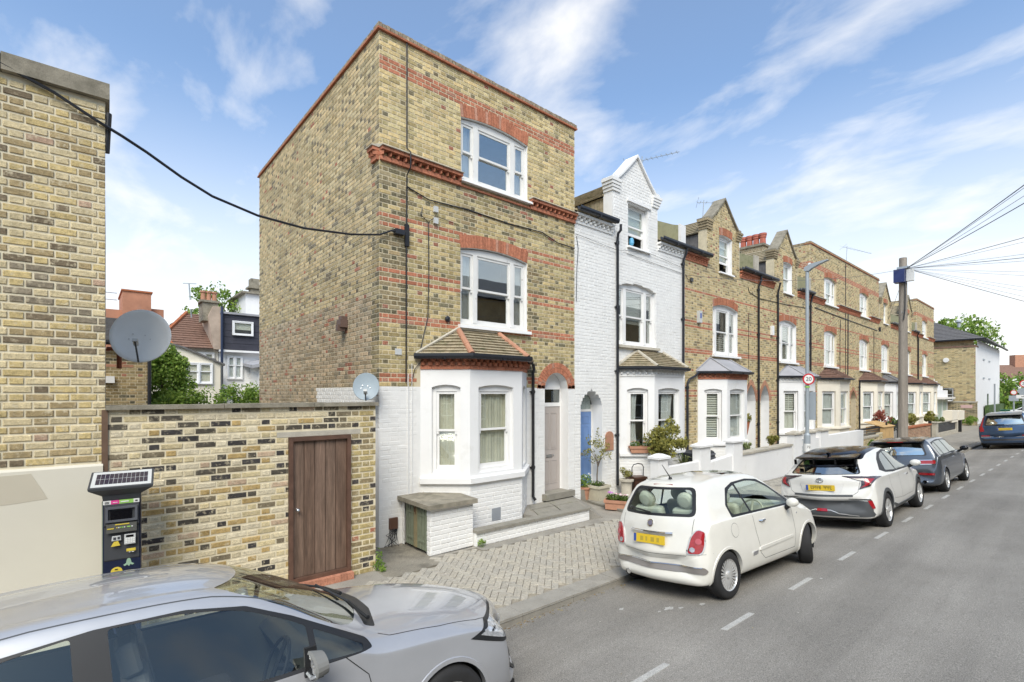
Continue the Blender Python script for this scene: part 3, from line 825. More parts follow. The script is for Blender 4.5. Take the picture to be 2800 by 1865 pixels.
def paver_me(w, h):
    m = MB(); g = .0028; b = .005
    m.add([(-w/2+g, -h/2+g, -.04), (w/2-g, -h/2+g, -.04), (w/2-g, h/2-g, -.04), (-w/2+g, h/2-g, -.04),
           (-w/2+g, -h/2+g, -.005), (w/2-g, -h/2+g, -.005), (w/2-g, h/2-g, -.005), (-w/2+g, h/2-g, -.005),
           (-w/2+g+b, -h/2+g+b, 0), (w/2-g-b, -h/2+g+b, 0), (w/2-g-b, h/2-g-b, 0), (-w/2+g+b, h/2-g-b, 0)],
          [(8, 9, 10, 11), (4, 5, 9, 8), (5, 6, 10, 9), (6, 7, 11, 10), (7, 4, 8, 11), (0, 1, 5, 4), (1, 2, 6, 5), (2, 3, 7, 6), (3, 0, 4, 7)])
    return m
pmes = {k: paver_me(*k).mesh('paver', bm_get('paver', 'object')) for k in {(round(p[2], 4), round(p[3], 4)) for p in pm}}
rest = MB()
for n_, (X, Y, w, h) in enumerate(pm):
    c = R.choice(SAND); s_ = R.uniform(.94, 1.06); c = tuple(v*s_ for v in c)
    dz = R.uniform(-.003, .002)
    if n_ < 300:
        o = bpy.data.objects.new('paver', pmes[(round(w, 4), round(h, 4))]); link(o, pav); o.location = (X, Y, dz); o.rotation_euler = (0, 0, ang); o.color = (*c, 1)
    else:
        q = paver_me(w, h); M4 = Matrix.Translation((X, Y, dz)) @ Matrix.Rotation(ang, 4, 'Z')
        rest.add([M4 @ Vector(v) for v in q.v], q.f[:9], c)
o = rest.build('block_paving', bm_get('paver', 'attr'), pav); o['kind'] = 'stuff'
# plain concrete strips, aprons and slabs beside the block paving
def strip(name, poly, z, mat, th=.04):
    m = MB(); m.prism(poly, z-th, z, 'z'); o = m.build(name, mat, pav); return o
strip('concrete_margin', [(-40, kerbY(-40)+.31), (-.56, kerbY(-.56)+.31), (-.56, kerbY(-.56)+.325), (-40, kerbY(-40)+.325)], -.002, M['concrete'])
strip('concrete_margin', [(-6, gw_y(-6)-.13), (-2.6, gw_y(-2.6)-.13), (-1.4, gw_y(-1.4)-.47), (-.55, gw_y(-.55)-.47), (-.55, gw_y(-.55)), (-6, gw_y(-6))], -.001, M['concrete'])
strip('concrete_apron', [(-.55, -1.44), (.45, -1.36), (.45, -1.0), (.45, 1.8), (-.1, 1.8), (-.9, 1.8), (-.9, -.6), (-.55, -.9)], -.004, surf('dark_concrete', (.30, .27, .215), .95, .2, 2, .5, 70, fine=.4, fscale=100, stain=((.10, .09, .07), .5, .7, 1.5)))
strip('concrete_margin', [(.45, -1.08), (1.33, -1.08), (1.33, -1.0), (.45, -.97)], -.003, M['concrete'])
strip('concrete_margin', [(1.33, -1.29), (4.34, -1.44), (4.34, -1.0), (1.33, -1.0)], -.002, M['concrete'])
strip('concrete_apron', [(4.34, -1.44), (6.4, -1.64), (6.9, -1.7), (6.7, -1.1), (6.3, .5), (4.34, .5)], -.003, M['concrete'])
xx = 6.9
while xx < 50:                                     # slab pavement further along the street
    for k, (ya, yb) in enumerate(((kerbY(xx)+.32, kerbY(xx)+.95), (kerbY(xx)+.95, kerbY(xx)+1.6), (kerbY(xx)+1.6, -1.5+min(0, KS*(xx-8))))):
        if yb-ya < .1: continue
        if xx < 13 and k < 2: continue
        strip('paving_slab', [(xx+.006, ya+.006), (xx+.90, ya+.006), (xx+.90, yb-.006), (xx+.006, yb-.006)], R.uniform(-.004, .001), M['concrete'])
    xx += .906
# painted bay marks
MK = [-1.78*2+.0, -1.76, -.02, 1.73, 3.50, 5.33, 7.158, 8.965, 10.743, 12.531, 14.334, 16.103, 17.895, 19.549, 21.3, 23.1, 24.9, 26.7, 28.5, 30.3, 32.1, 33.9, 35.7]
m = MB(); m.box(-.33, -.035, 0, .33, .035, .006); mk = m.mesh('parking_bay_dash', M['road_paint'])
for x in MK:
    if abs(x-5.33) < .1: pass
    d = 1.94; o = link(bpy.data.objects.new('parking_bay_dash', mk)); o.location = (x, kerbY(x)-d, roadz(d)+.001); o.rotation_euler = (0.0, 0, math.atan(KS)); o['kind'] = 'structure'
    o.rotation_euler = Matrix.Rotation(math.atan(KS), 3, 'Z').to_4x4().to_euler(); o.rotation_euler.x = -math.atan(.105)
# pale spots dropped on the road
rs = random.Random(3)
for k, (px, py, r) in enumerate([(1.62, -4.75, .055), (1.72, -4.86, .03), (2.0, -5.0, .035), (1.25, -4.3, .03), (3.9, -5.75, .02), (1.45, -4.72, .02)]):
    m = MB(); n = 11; z = roadz(kerbY(px)-py)+.004
    m.face([(px+math.cos(2*PI*i/n)*r*rs.uniform(.6, 1.2)*1.5, py+math.sin(2*PI*i/n)*r*rs.uniform(.5, 1.1), z+math.sin(2*PI*i/n)*r*-.11) for i in range(n)])
    o = m.build('paint_splash', M['road_paint']); o['kind'] = 'structure'

# ================================================================ the tall end house
H1 = thing('end_terrace_house', 'tall flat-topped yellow brick end house with red bands and white ground floor', 'house', (0, 0, 0))
bs = BrickSet(H1, 300)
HT = 9.19
W1 = op(1.743, 3.55, 4.14, 5.66, .09, band=.26, depth=.12); W2 = op(1.755, 3.56, 7.05, 8.29, .09, band=.25, depth=.12)
DR = op(4.11, 4.89, 0, 2.86, .37, 'round', band=.245, depth=.23)
BAYO = op(1.0, 3.4, .3, 3.0, depth=.1)
front = wall_panel('front_wall', 5.13, 0, HT, [W1, W2, DR, BAYO], M['mortar'], H1, rev=M['white_paint'])
reds = [(8.54, 8.80), (5.91, 6.0), (5.72, 5.81), (4.93, 5.02), (4.76, 4.85), (4.03, 4.20), (2.92, 3.12)]
skip = lambda x, z: (.80 < x < 3.57 and z < 3.47) or (3.4 < z < 4.03 and 0.72+(z-3.45)*1.7 < x < 3.66-(z-3.45)*1.95) or (3.53 < x < 3.62 and 2.88 < z < 3.45)
palF = stock(.06, (.52, .415, .215), .02, .24, dk=(.18, .15, .09))
palL = stock(.13, (.45, .36, .185), .015, .36, dk=(.17, .145, .085))
palD = stock(.3, (.30, .235, .135), .02, .5, dk=(.13, .115, .07))
def palH1(x, z):
    sooty = (x < .42 and 4.2 < z < 6.9) or (1.72 < x < 2.0 and 6.0 < z < 6.9) or (3.55 < x < 3.8 and 4.0 < z < 5.7) or (z > 6.55 and z < 6.9 and 2.6 < x < 3.6)
    if sooty and R.random() < .75: return palD(x, z)
    return (palF if z > 7.0 else palL)(x, z)
bond(bs, front, 5.13, 0, HT, [W1, W2, DR], palH1, 'house', reds, whitebelow=2.90, skip=skip)
side = wall_panel('side_wall', 7.95, 0, HT, [], M['mortar_old'], H1, loc=(0, 7.95, 0), rz=-PI/2)
palS = stock(.09, (.46, .37, .215), .015, .3, dk=(.17, .145, .10))
def pal_side(x, z):
    if x > 7.5 and z < 6.9: return stock(.25, (.36, .29, .165), .02, .45, dk=(.15, .13, .085))(x, z)
    if z < 4.6: return stock(.06, (.40, .315, .215), .05, .35, dk=(.20, .17, .125))(x, z)
    return palS(x, z)
def sreds(x, z): return 0
bond(bs, side, 7.95, 0, HT, [], pal_side, 'house', whitebelow=None, phase=.04, skip=lambda x, z: x > 4.85 and z < 2.87)
bond(bs, side, 7.95, 0, 2.87, [], WHITE, 'white', phase=.04, skip=lambda x, z: x < 4.86)
side['label'] = 'side wall of mixed yellow and dark bricks'
for x0, x1 in ((.0, .83), (3.54, 4.108), (4.892, 5.13)):
    m = MB(); m.box(x0, -.0018, 0, x1, -.0005, 2.87); m.build('painted_joint', M['mortar_white'], H1)
m = MB(); m.box(-.0018, .0, 0, -.0005, 3.08, 2.86); m.build('painted_joint', M['mortar_white'], H1)
bs.finish()
wm = MB(); wm.face([(0, 0, 0), (0, 0, 0), (0, 0, 0)]) if False else None
q = MB(); q.box(.0, .015, 2.0, .012, 3.08, 2.885); 
back = MB(); back.box(.05, 7.9, 0, 5.08, 7.95, HT); back.face([(5.13, 0, 0), (5.13, 7.95, 0), (5.13, 7.95, HT), (5.13, 0, HT)]); back.build('rear_wall', M['mortar_old'], H1)
boxo('flat_roof', (.02, .02, HT-.12, 5.11, 7.9, HT-.06), M['felt'], H1)
# creasing tile and brick-on-edge coping
boxo('creasing_tiles', (-.05, -.055, HT, 5.18, .22, HT+.035), M['red_tile'], H1); boxo('creasing_tiles', (-.05, .222, HT, .22, 8.0, HT+.035), M['red_tile'], H1)
x = -.02
while x < 5.14:
    c = flat((.27, .22, .16), .2)(0, 0); m = MB(); m.box(0, -.02, 0, .068, .2, .10+R.uniform(-.006, .006)); o = m.build('coping_brick', bm_get('house', 'object'), H1, loc=(x, 0, HT+.036)); o.color = (*c, 1); x += .078
y = .25
cj = MB()
while y < 7.95: cj.box(-.02, y, HT+.036, .2, y+.068, HT+.132+R.uniform(-.006, .006), col=flat((.27, .22, .16), .2)(0, 0)); y += .078
cj.build('coping_course', bm_get('house', 'attr'), H1)['kind'] = 'stuff'
# gauged arches
voussoirs(front, W1, .26, 26); voussoirs(front, W2, .25, 26); voussoirs(front, DR, .24, 22, double=True, spread=0)
for sx in (DR['x0']-.245, DR['x1']+.003):                       # red springers beside the door arch
    for k in range(3):
        m = MB(); w = .24; m.box(0, -.012, 0, w, .05, .078); o = m.build('arch_brick', bm_get('red', 'object'), front, loc=(sx, 0, DR['z1']-.0-(k)*0-.086*(0)+.0)) if k == 0 else None
        if o: o.color = (*RED(0, 0), 1)
# dentil string course, wrapping the corner
def string_course(parent, x0, L, z0, z1, loc=(0, 0, 0), rz=0, single=True, n=None, capm=None):
    h = z1-z0
    course(parent, L, z0, z0+.075, .055, RED, 'red', x0, loc, rz, single=single)
    n = n or max(2, int(L/.135))
    dentils(parent, L, z0+.08, n, (.07, .07), .11, RED, 'red', single, 0, x0, loc, rz, angled=True)
    dentils(parent, L-.07, z0+.152, n-1, (.075, .03), .085, RED, 'red', False, 0, x0+.035, loc, rz, name='dentil_brick')
    course(parent, L, z1-.072, z1-.01, .125, RED, 'red', x0, loc, rz, single=single)
    m = MB(); m.prism([(.0, z1+.05), (-.155, z1+.0), (-.155, z1-.012), (0, z1-.012)], x0-.01, x0+L+.01, 'x'); m.build('cornice_capping', capm or M['stone_pale'], parent, loc=loc, rz=rz)
string_course(H1, -.0, 1.73, 6.89, 7.12); string_course(H1, 3.62, 1.50, 6.89, 7.12)
string_course(H1, 0, .24, 6.89, 7.12, loc=(0, .24, 0), rz=-PI/2, n=3)
course(H1, 1.9, 6.89, 6.93, .035, RED, 'red', 1.73, name='cornice_brick')
# windows
wa = window(H1, (1.743, 0, 4.14), 0, 1.807, 1.50, (.30, .9, .30), .09, .06, .5, inside=('net', 'x', 'net'), mat=M['old_gloss'], glass=M['glass_sky'], mull=.10, sillproj=(.06, .06, .10, .085))
wb = window(H1, (1.755, 0, 7.05), 0, 1.805, 1.22, (.30, .9, .30), .09, .06, .5, inside=('net', 'x', 'net'), mat=M['old_gloss'], glass=M['glass_sky'], mull=.12, sillproj=(.04, .10, .10, .07))
# ---- canted bay
def bay(parent, x0, pts, zt, m, winz, spec, rev=None, zlow=1.04, lowbrick=True, bset=None, name='bay_wall'):
    """pts: plan corners on y<=0 (local). returns wall parts"""
    out = []
    for (a, b), (wx0, wx1, rise, inside, kw) in zip(zip(pts, pts[1:]), spec):
        A = Vector((*a, 0)); B = Vector((*b, 0)); d = B-A; L = d.length; rz = math.atan2(d.y, d.x)
        ops = [op(wx0, wx1, winz[0], winz[1], rise, depth=.10)] if wx0 is not None else []
        w = wall_panel(name, L, 0, zt, ops, m, parent, loc=A, rz=rz, rev=rev)
        out.append((w, L, A, rz))
        if lowbrick and bset: bond(bset, w, L, 0, zlow-.02, [], WHITE, 'white', proud=.005)
        if wx0 is not None:
            loc = A+Vector((math.cos(rz)*wx0, math.sin(rz)*wx0, winz[0]))
            window(parent, loc, rz, wx1-wx0, winz[1]-winz[0]-.0, (1,), rise, .07, .5, inside=inside, rooms=False, **kw)
    # sill band running round the bay
    P = [Vector((*p, 0)) for p in pts]
    def off(e):
        r_ = []
        for i, p in enumerate(P):
            n_ = []
            for a, b in ((i-1, i), (i, i+1)):
                if 0 <= a and b < len(P): d = (P[b]-P[a]).normalized(); n_.append(Vector((d.y, -d.x, 0)))
            nn = sum(n_, Vector())/len(n_); nn = nn/max(.3, nn.length**2)
            r_.append(p+nn*e)
        return r_
    return out, off
def ring_prism(name, inner, outer, z0, z1, m, parent, slope=0):
    mb = MB(); n = len(inner)
    for i in range(n-1):
        a, b, c, d = inner[i], inner[i+1], outer[i+1], outer[i]
        v = [(a.x, a.y, z0), (b.x, b.y, z0), (c.x, c.y, z0), (d.x, d.y, z0), (a.x, a.y, z1+slope), (b.x, b.y, z1+slope), (c.x, c.y, z1), (d.x, d.y, z1)]
        mb.add(v, [(0, 3, 2, 1), (4, 5, 6, 7), (3, 7, 6, 2)]+([(0, 4, 7, 3)] if i == 0 else [])+([(1, 2, 6, 5)] if i == n-2 else []))
    return mb.build(name, m, parent)
bp = [(.83, 0), (1.53, -.62), (2.84, -.62), (3.54, 0)]
bb = BrickSet(H1, 0)
bw, boff = bay(H1, 0, bp, 3.2, M['white_paint'], (1.23, 2.86), [(.215, .755, .05, 'cream', dict(mat=M['white_gloss'], fw=.075)), (.20, 1.08, .05, 'cream', dict(mat=M['white_gloss'], fw=.075)), (.18, .72, .05, 'cream', {})], bset=bb)
bb.finish(rest='painted_brickwork')
I0, O1 = boff(-.01), boff(.07)
ring_prism('bay_sill', I0, O1, 1.05, 1.15, M['white_paint'], H1, .03)
ring_prism('bay_plinth', boff(-.01), boff(.03), 0, .12, M['white_paint'], H1) if False else None
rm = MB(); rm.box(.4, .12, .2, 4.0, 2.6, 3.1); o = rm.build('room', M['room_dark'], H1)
for (w, L, A, rz), nd in zip(bw, (7, 10, 7)):
    course(H1, L, 3.2, 3.27, .02, RED, 'red', 0, A, rz)
    dentils(H1, L-.02, 3.275, nd, (.085, .065), .075, RED, 'red', True, 0, .01, A, rz, angled=True)
    dentils(H1, L-.1, 3.343, nd-1, (.085, .06), .085, RED, 'red', True, 0, .06, A, rz, angled=True)
    course(H1, L, 3.406, 3.44, .08, RED, 'red', 0, A, rz)
m = MB(); m.prism([(p.x, p.y) for p in boff(-.005)], 3.19, 3.44, 'z'); m.build('bay_head', M['terracotta'], H1)
E_ = [p+Vector((0, 0, 3.46)) for p in boff(.13)]
E_[0].y = 0; E_[0].x -= .05; E_[-1].y = 0; E_[-1].x += .05
A1, A2 = Vector((1.68, -.01, 4.0)), Vector((2.69, -.01, 4.0))
tile_plane(H1, [E_[0], E_[1], A1], .165, .105, M['roof_tile'], True)
tile_plane(H1, [E_[1], E_[2], A2, A1], .165, .105, M['roof_tile'], True)
tile_plane(H1, [E_[2], E_[3], A2], .165, .105, M['roof_tile'], True)
for a, b, mt in ((E_[1], A1, 'terracotta'), (E_[2], A2, 'terracotta')):
    m = MB(); d = (b-a)
    for k in range(3): m.tube([a+d*(k/3-.01)+Vector((0, 0, .02+.004*(k % 2))), a+d*((k+1)/3)+Vector((0, 0, .026))], [.062, .055], 10)
    m.build('hip_tile', M[mt], H1)
m = MB(); m.tube([E_[0]+Vector((.02, -.02, .03)), A1+Vector((-.02, -.03, .04)), A2+Vector((.02, -.03, .04))], .032, 6); m.build('mortar_flashing', M['stone_pale'], H1)
G_ = [p+Vector((0, 0, 3.44)) for p in boff(.17)]; G_[0].y = -.03; G_[-1].y = -.03; G_[0].x -= .03
gutter(H1, G_)
downpipe(H1, [(3.62, -.13, 3.40), (3.66, -.12, 3.28), (3.64, -.10, 3.2), (3.70, -.05, 3.08), (3.69, -.055, 2.9), (3.69, -.055, .42), (3.72, -.10, .34)], .034, M['black_iron'])
# ---- entrance
m = MB(); y = .215
m.box(4.115, y, .42, 4.155, y+.07, 2.86); m.box(4.845, y, .42, 4.885, y+.07, 2.86); m.box(4.155, y, 2.43, 4.845, y+.07, 2.52); m.box(4.155, y, 2.84, 4.845, y+.07, 2.90)
m.build('door_frame', M['white_gloss'], H1)
m = MB(); m.prism([(4.112, 2.86), (4.888, 2.86)]+[(4.5+.388*math.cos(PI*k/16), 2.862+.368*math.sin(PI*k/16)) for k in range(1, 16)], y+.02, y+.06, 'y'); m.build('tympanum', M['white_paint'], H1)
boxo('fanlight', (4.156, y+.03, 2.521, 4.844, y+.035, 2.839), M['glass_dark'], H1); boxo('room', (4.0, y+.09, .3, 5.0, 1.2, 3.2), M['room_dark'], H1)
dr = panel_door(H1, (4.156, y+.012, .422), 0, .688, 2.005, M['grey_door'], [(.10, .16, .32, .72, 0), (.37, .16, .59, .72, 0), (.10, .98, .32, 1.86, 0), (.37, .98, .59, 1.86, 0)])
dr['label'] = 'mushroom grey panelled front door'
m = MB(); m.box(.22, -.014, .79, .42, -.001, .86); m.build('letterbox', M['steel'], dr); m = MB(); m.lathe([(.0, 0), (.02, .0), (.024, .012), (0, .02)], seg=10, M4=Matrix.Translation((.47, -.0, .83)) @ Matrix.Rotation(PI/2, 4, 'X')); m.build('handle', M['steel'], dr)
boxo('door_step', (4.02, -.14, .28, 5.0, .24, .418), M['slab'], H1)
boxo('porch_floor', (4.112, .0, .10, 4.888, .9, .412), M['slab'], H1)
# raised stone path beside the bay
m = MB(); m.prism([(3.05, -1.06), (4.34, -1.10), (4.98, -.16), (4.98, 0), (3.55, 0), (2.95, -.55)], 0, .24, 'z'); pf = m.build('entrance_platform', M['concrete'], H1)
for P in ([(3.0, -1.02), (3.62, -1.04), (3.9, -.52), (3.3, -.46)], [(3.64, -1.04), (4.30, -1.06), (4.62, -.58), (3.92, -.52)], [(3.25, -.44), (3.9, -.5), (4.05, -.16), (3.56, -.1)], [(3.93, -.5), (4.62, -.56), (4.90, -.16), (4.06, -.15)]):
    m = MB(); m.prism(P, .22, .262+R.uniform(-.006, .006), 'z'); m.build('stone_slab', M['slab'], H1)
m = MB(); m.add([(4.34, -1.10, .24), (4.98, -.16, .24), (5.02, .0, .26), (5.13, .0, 0.0), (5.55, -.10, -.002), (4.72, -1.2, -.002), (4.34, -1.12, -.002)], [(0, 6, 5), (0, 5, 4, 1), (1, 4, 3, 2)]); m.build('ramp', M['concrete'], H1)
# services on the walls
downpipe(H1, [(.53, -.03, 9.2), (.53, -.03, 7.25), (.53, -.17, 7.13), (.53, -.17, 6.86), (.53, -.03, 6.75), (.52, -.025, 5.4), (.52, -.02, 2.95)], .013, M['black_iron'], name='conduit', collars=False)
m = MB(); m.box(.49, -.05, 5.45, .57, -.005, 5.85); m.build('conduit_box', M['black_iron'], H1)
m = MB(); m.box(.27, -.11, 5.62, .45, -.0, 5.71); m.build('junction_box', M['black_plastic'], H1)
bm_ = MB(); bm_.box(.30, -.02, 3.45, .43, -.006, 3.56); bm_.build('vent_cover', M['pale_plastic'], H1)
cable(H1, [(.53, -.02, 6.55), (1.0, -.03, 6.42), (1.9, -.02, 6.46), (3.0, -.02, 6.42), (4.0, -.03, 6.44), (4.5, -.03, 6.3), (5.1, -.03, 6.28)], .013)
cable(H1, [(.8, -.02, 3.5), (.98, -.02, 4.2), (1.0, -.02, 5.0), (.99, -.02, 6.0), (.82, -.03, 6.1), (.86, -.03, 6.25)], .009)
cable(H1, [(1.0, -.02, 6.0), (1.15, -.03, 6.15), (1.7, -.02, 6.10)], .006)
for zz in (6.22, 6.0): boxo('cable_clamp_box', (1.1, -.06, zz, 1.19, -.01, zz+.11), M['pale_plastic'], H1)
cable(H1, [(.88, -.02, 3.4), (.7, -.02, 3.2), (.62, -.015, 2.9)], .006); cable(H1, [(.56, -.02, 3.1), (.56, -.02, .3)], .008, M['white_paint']); cable(H1, [(.64, -.02, 3.3), (.64, -.02, .3)], .006, M['white_paint'])
m = MB(); m.box(-.16, 1.36, 4.05, -.01, 1.56, 4.20); m.box(-.13, 1.38, 4.20, -.01, 1.54, 4.27); m.box(-.20, 1.40, 3.98, -.05, 1.50, 4.10); m.build('boiler_flue', surf('brown_flue', (.13, .085, .07), .5, .1, 3, .05, 50), H1)
m = MB(); m.lathe([(.0, 0), (.05, .0), (.06, .04), (.02, .06)], seg=10, M4=Matrix.Translation((1.42, -.0, 4.2)) @ Matrix.Rotation(PI/2, 4, 'X')); m.build('vent_cowl', M['black_plastic'], H1)
boxo('air_brick', (2.05, -.632, .26, 2.27, -.622, .5), M['lead'], H1)
m = MB(); m.box(.18, -.05, .30, .34, -.003, .50); m.build('meter_box', surf('brown_box', (.12, .06, .04), .6, .1, 4, .1, 50), H1)
for k in range(5): cable(H1, [(.2+.02*k, -.03, .34), (.12+.04*k, -.12, .18), (.05+.06*k, -.10-.02*k, .03), (.3-.05*k, -.06, .10+.03*k), (.34, -.02, .3)], .006)
boxo('corner_render', (-.012, -.012, 0, .0, .34, 2.1), M['white_paint'], H1)
# ================================================================ brick garden wall with a plank door
RZ = math.atan(KS)
gx0 = -3.765
GW = thing('garden_wall', 'cream and black brick garden wall with stone coping and brown plank door', 'wall', (gx0, gw_y(gx0), 0), RZ)
GL = 3.225
gdoor = op(1.95, 2.83, 0, 2.135, depth=.10)
gface = wall_panel('wall_face', GL, 0, 2.555, [gdoor], surf('cream_mortar', (.68, .60, .43), .95, .12, 5, .35, 90), GW, rev=M['wood_dark'], back=.22)
def pal_gw(x, z):
    r = R.random()
    if x > 2.83:
        if r < .10: c = (.07, .06, .055)
        elif r < .14: c = (.36, .15, .09)
        elif r < .45: c = (.30, .235, .13)
        else: c = (.42, .33, .15)
    elif r < (.30 if z > 1.55 else .22): c = R.choice([(.055, .05, .048), (.09, .078, .06), (.19, .155, .10)])
    elif r < .40: c = (.44, .31, .13)
    elif r < .43: c = (.48, .35, .24)
    else: c = R.choice([(.62, .53, .35), (.58, .48, .28), (.64, .56, .40)])
    s = R.uniform(.85, 1.12); return (c[0]*s, c[1]*s, c[2]*s)
gb = BrickSet(GW, 300); gb2 = BrickSet(GW, 0)
bond(gb, gface, GL, 0, 2.555, [op(1.80, 2.97, 2.135, 2.215)]+[gdoor], pal_gw, 'rough', proud=.007, phase=-.03, course=.086, gap=.019, h=.062, st=.216, hd=.098)
gb.finish()
end = wall_panel('wall_end', .22, 0, 2.555, [], M['mortar'], GW, loc=(GL, .001, 0), rz=PI/2)
boxo('lintel', (1.80, -.006, 2.138, 2.98, .12, 2.21), M['stone_pale'], GW)
x = -.01
for L in (1.18, 1.12, .97):
    m = MB(); m.box(x, -.055, 2.557, x+L-.006, .27, 2.61+R.uniform(-.003, .003)); m.build('coping_stone', M['stone'], GW); x += L
m = MB(); bar_frame(m, 1.953, .10, 2.827, 2.133, .055, -.035, .06); fr = m.build('door_frame', M['wood_dark'], GW)
dj = [2.008, 2.163, 2.313, 2.461, 2.607, 2.772]
woods = [surf('plank_wood_%d' % k, c, .6, .38, 22, .5, 90, fine=.3, fscale=120) for k, c in enumerate([(.20, .132, .095), (.17, .108, .076), (.22, .145, .105)])]
for k in range(5):
    m = MB(); m.box(dj[k]+.004, .012, .16, dj[k+1]-.004, .04, 2.078); m.build('plank', woods[k % 3], GW)
boxo('door_backing', (2.0, .042, .15, 2.79, .06, 2.08), M['room_dark'], GW)
m = MB(); m.lathe([(.0, 0), (.022, .0), (.022, .004), (.008, .006), (.009, .03), (.024, .04), (.026, .055), (.012, .066), (0, .067)], seg=14, M4=Matrix.Translation((2.07, .012, 1.11)) @ Matrix.Rotation(PI/2, 4, 'X')); m.build('door_knob', M['steel'], GW, smooth=True)
for k in range(9):
    m = MB(); m.box(0, -.12, 0, .095, .05, .10); o = m.build('sill_brick', bm_get('red', 'object'), GW, loc=(1.955+k*.0985, 0, 0)); o.color = (*flat((.42, .19, .12), .12)(0, 0), 1)
m = MB(); m.box(-.045, -.022, 0, .012, -.001, 2.56); pp = m.build('brown_pipe_cover', surf('brown_strip', (.14, .085, .055), .6, .15, 6, .1, 40), GW)

# ================================================================ flank building at the left edge
LB = thing('flank_building', 'yellow brick building at the left edge with cream rendered base and stone coping', 'building', (-9.0, gw_y(-9.0)-.0, 0), RZ)
LL = 5.225
lw = wall_panel('front_wall', LL, 0, 6.06, [], surf('pale_mortar', (.68, .61, .45), .95, .12, 5, .35, 90), LB)
def pal_lb(x, z):
    r = R.random()
    if r < .07: c = (.20, .155, .10)
    elif r < .10: c = (.48, .33, .23)
    elif r < .30: c = (.38, .29, .155)
    elif r < .62: c = (.54, .42, .20)
    else: c = (.58, .48, .29)
    if 3.0 < z < 4.2 and R.random() < .18: c = (.27, .225, .16)
    s = R.uniform(.85, 1.12); return (c[0]*s, c[1]*s, c[2]*s)
lb = BrickSet(LB, 300)
bond(lb, lw, LL, 1.98, 6.06, [], pal_lb, 'rough', proud=.010, phase=-.05, h=.064, course=.086, gap=.018, st=.216)
lb.finish()
m = MB(); m.prism([(0, 0), (0, 1.955), (-.02, 1.955), (-.035, 1.93), (-.035, 0)], .01, LL-.02, 'x'); m.build('render_panel', M['cream_render'], LB)
m = MB(); m.prism([(3.62, 1.86), (3.75, 1.88), (4.62, 1.90), (4.75, 1.62), (4.5, 1.60), (3.62, 1.55)], -.0372, -.0352, 'y'); m.build('render_patch', surf('patched_render', (.53, .48, .38), .75, .04, 2, .08, 40), LB)
x = 0
for L in (1.1, 1.3, .9, 1.1, .87):
    m = MB(); m.box(x, -.07, 6.065, x+L-.006, .35, 6.245+R.uniform(-.004, .004)); m.build('coping_stone', M['stone'], LB); x += L
m = MB(); m.box(.0, .05, 0, LL-.01, 6.5, 6.05); m.build('building_core', M['mortar_old'], LB)
m = MB(); m.tube([(LL+.01, .04, 5.5), (LL+.03, .03, 5.95)], .03, 8); m.build('pipe_end', M['black_iron'], LB)
cb = MB(); cb.tube([(-9, -.80, 6.42), (-6, -.93, 6.30), (-4.6, -.935, 6.12), (-4.2, -.94, 5.98), (-3.85, -.95, 5.80), (-3.62, -.90, 5.72), (-3.39, -.81, 5.645), (-3.03, -.73, 5.475), (-2.68, -.66, 5.345), (-2.1, -.53, 5.262), (-1.41, -.38, 5.27), (-.6, -.2, 5.39), (-.02, -.06, 5.54), (.2, -.05, 5.66), (.28, -.06, 5.67)], .017, 6)
tag(cb.build('overhead_cable', M['black_plastic']), 'thick black cable slung from the left building to the corner of the tall brick house', 'cable')

# ================================================================ satellite dishes
def dish(name, label, loc, r, m, face, arm=True, mount=None, rx=1.0):
    t = thing(name, label, 'satellite dish', loc, 0, rot=Vector(face).to_track_quat('Z', 'Y').to_euler())
    prof = [(r*k/8, -.16*r*(1-(k/8)**2)) for k in range(9)]
    d = MB(); d.lathe([(p[0]+1e-4, p[1]) for p in prof]+[(r*1.02, -.004), (r*1.02, -.015), (r, -.02)]+[(p[0]+1e-4, p[1]-.012) for p in prof[::-1]], seg=40, sy=1.12)
    d.build('reflector', m, t, autosmooth=50)
    if arm:
        a = MB(); a.tube([(0, -r*1.1, -.03), (0, -r*1.12, .02), (0, -r*.55, r*.75)], .012, 6); a.build('feed_arm', M['trim_grey'], t)
        a = MB(); a.lathe([(.0, 0), (.03, .0), (.034, .08), (.0, .085)], seg=10, M4=Matrix.Translation((0, -r*.5, r*.72)) @ Matrix.Rotation(math.radians(150), 4, 'X')); a.box(-.03, -r*.52-.02, r*.66, .03, -r*.52+.02, r*.8); a.build('receiver', M['pale_plastic'], t)
    bt = MB(); bt.lathe([(.0, -.25*r-.02), (.05, -.25*r-.02), (.05, -.16*r), (0, -.16*r)], seg=10)
    for a_, b_ in ((-.28, .1), (.12, .06), (-.4, -.12), (.3, -.1)): bt.lathe([(0, -.15*r), (.008, -.15*r), (.008, -.13*r), (0, -.128*r)], c=(a_*r, b_*r, .01), seg=6)
    bt.build('bracket_plate', M['steel'], t); return t
dish('satellite_dish', 'large pale grey satellite dish on a pole above the garden wall', (-3.35, .60, 3.57), .355, M['dish'], (-.28, -1, .32))
m = MB(); m.tube([(-3.36, .70, 3.45), (-3.36, .84, 3.4), (-3.58, .84, 3.4)], .02, 8); m.tube([(-3.58, .84, 3.42), (-3.58, .84, 3.1)], .03, 8); m.tube([(-3.58, .84, 3.38), (-3.72, .84, 3.38)], .025, 8)
tag(m.build('dish_bracket', surf('rusty_bracket', (.22, .07, .04), .6, .2, 8, .1, 40)), 'rusty bracket behind the large satellite dish on the flank wall', 'bracket')
dish('satellite_dish', 'small blue-grey satellite dish at the corner of the tall brick house', (-.30, -.12, 2.865), .215, M['dish_blue'], (-.55, -1, .30))
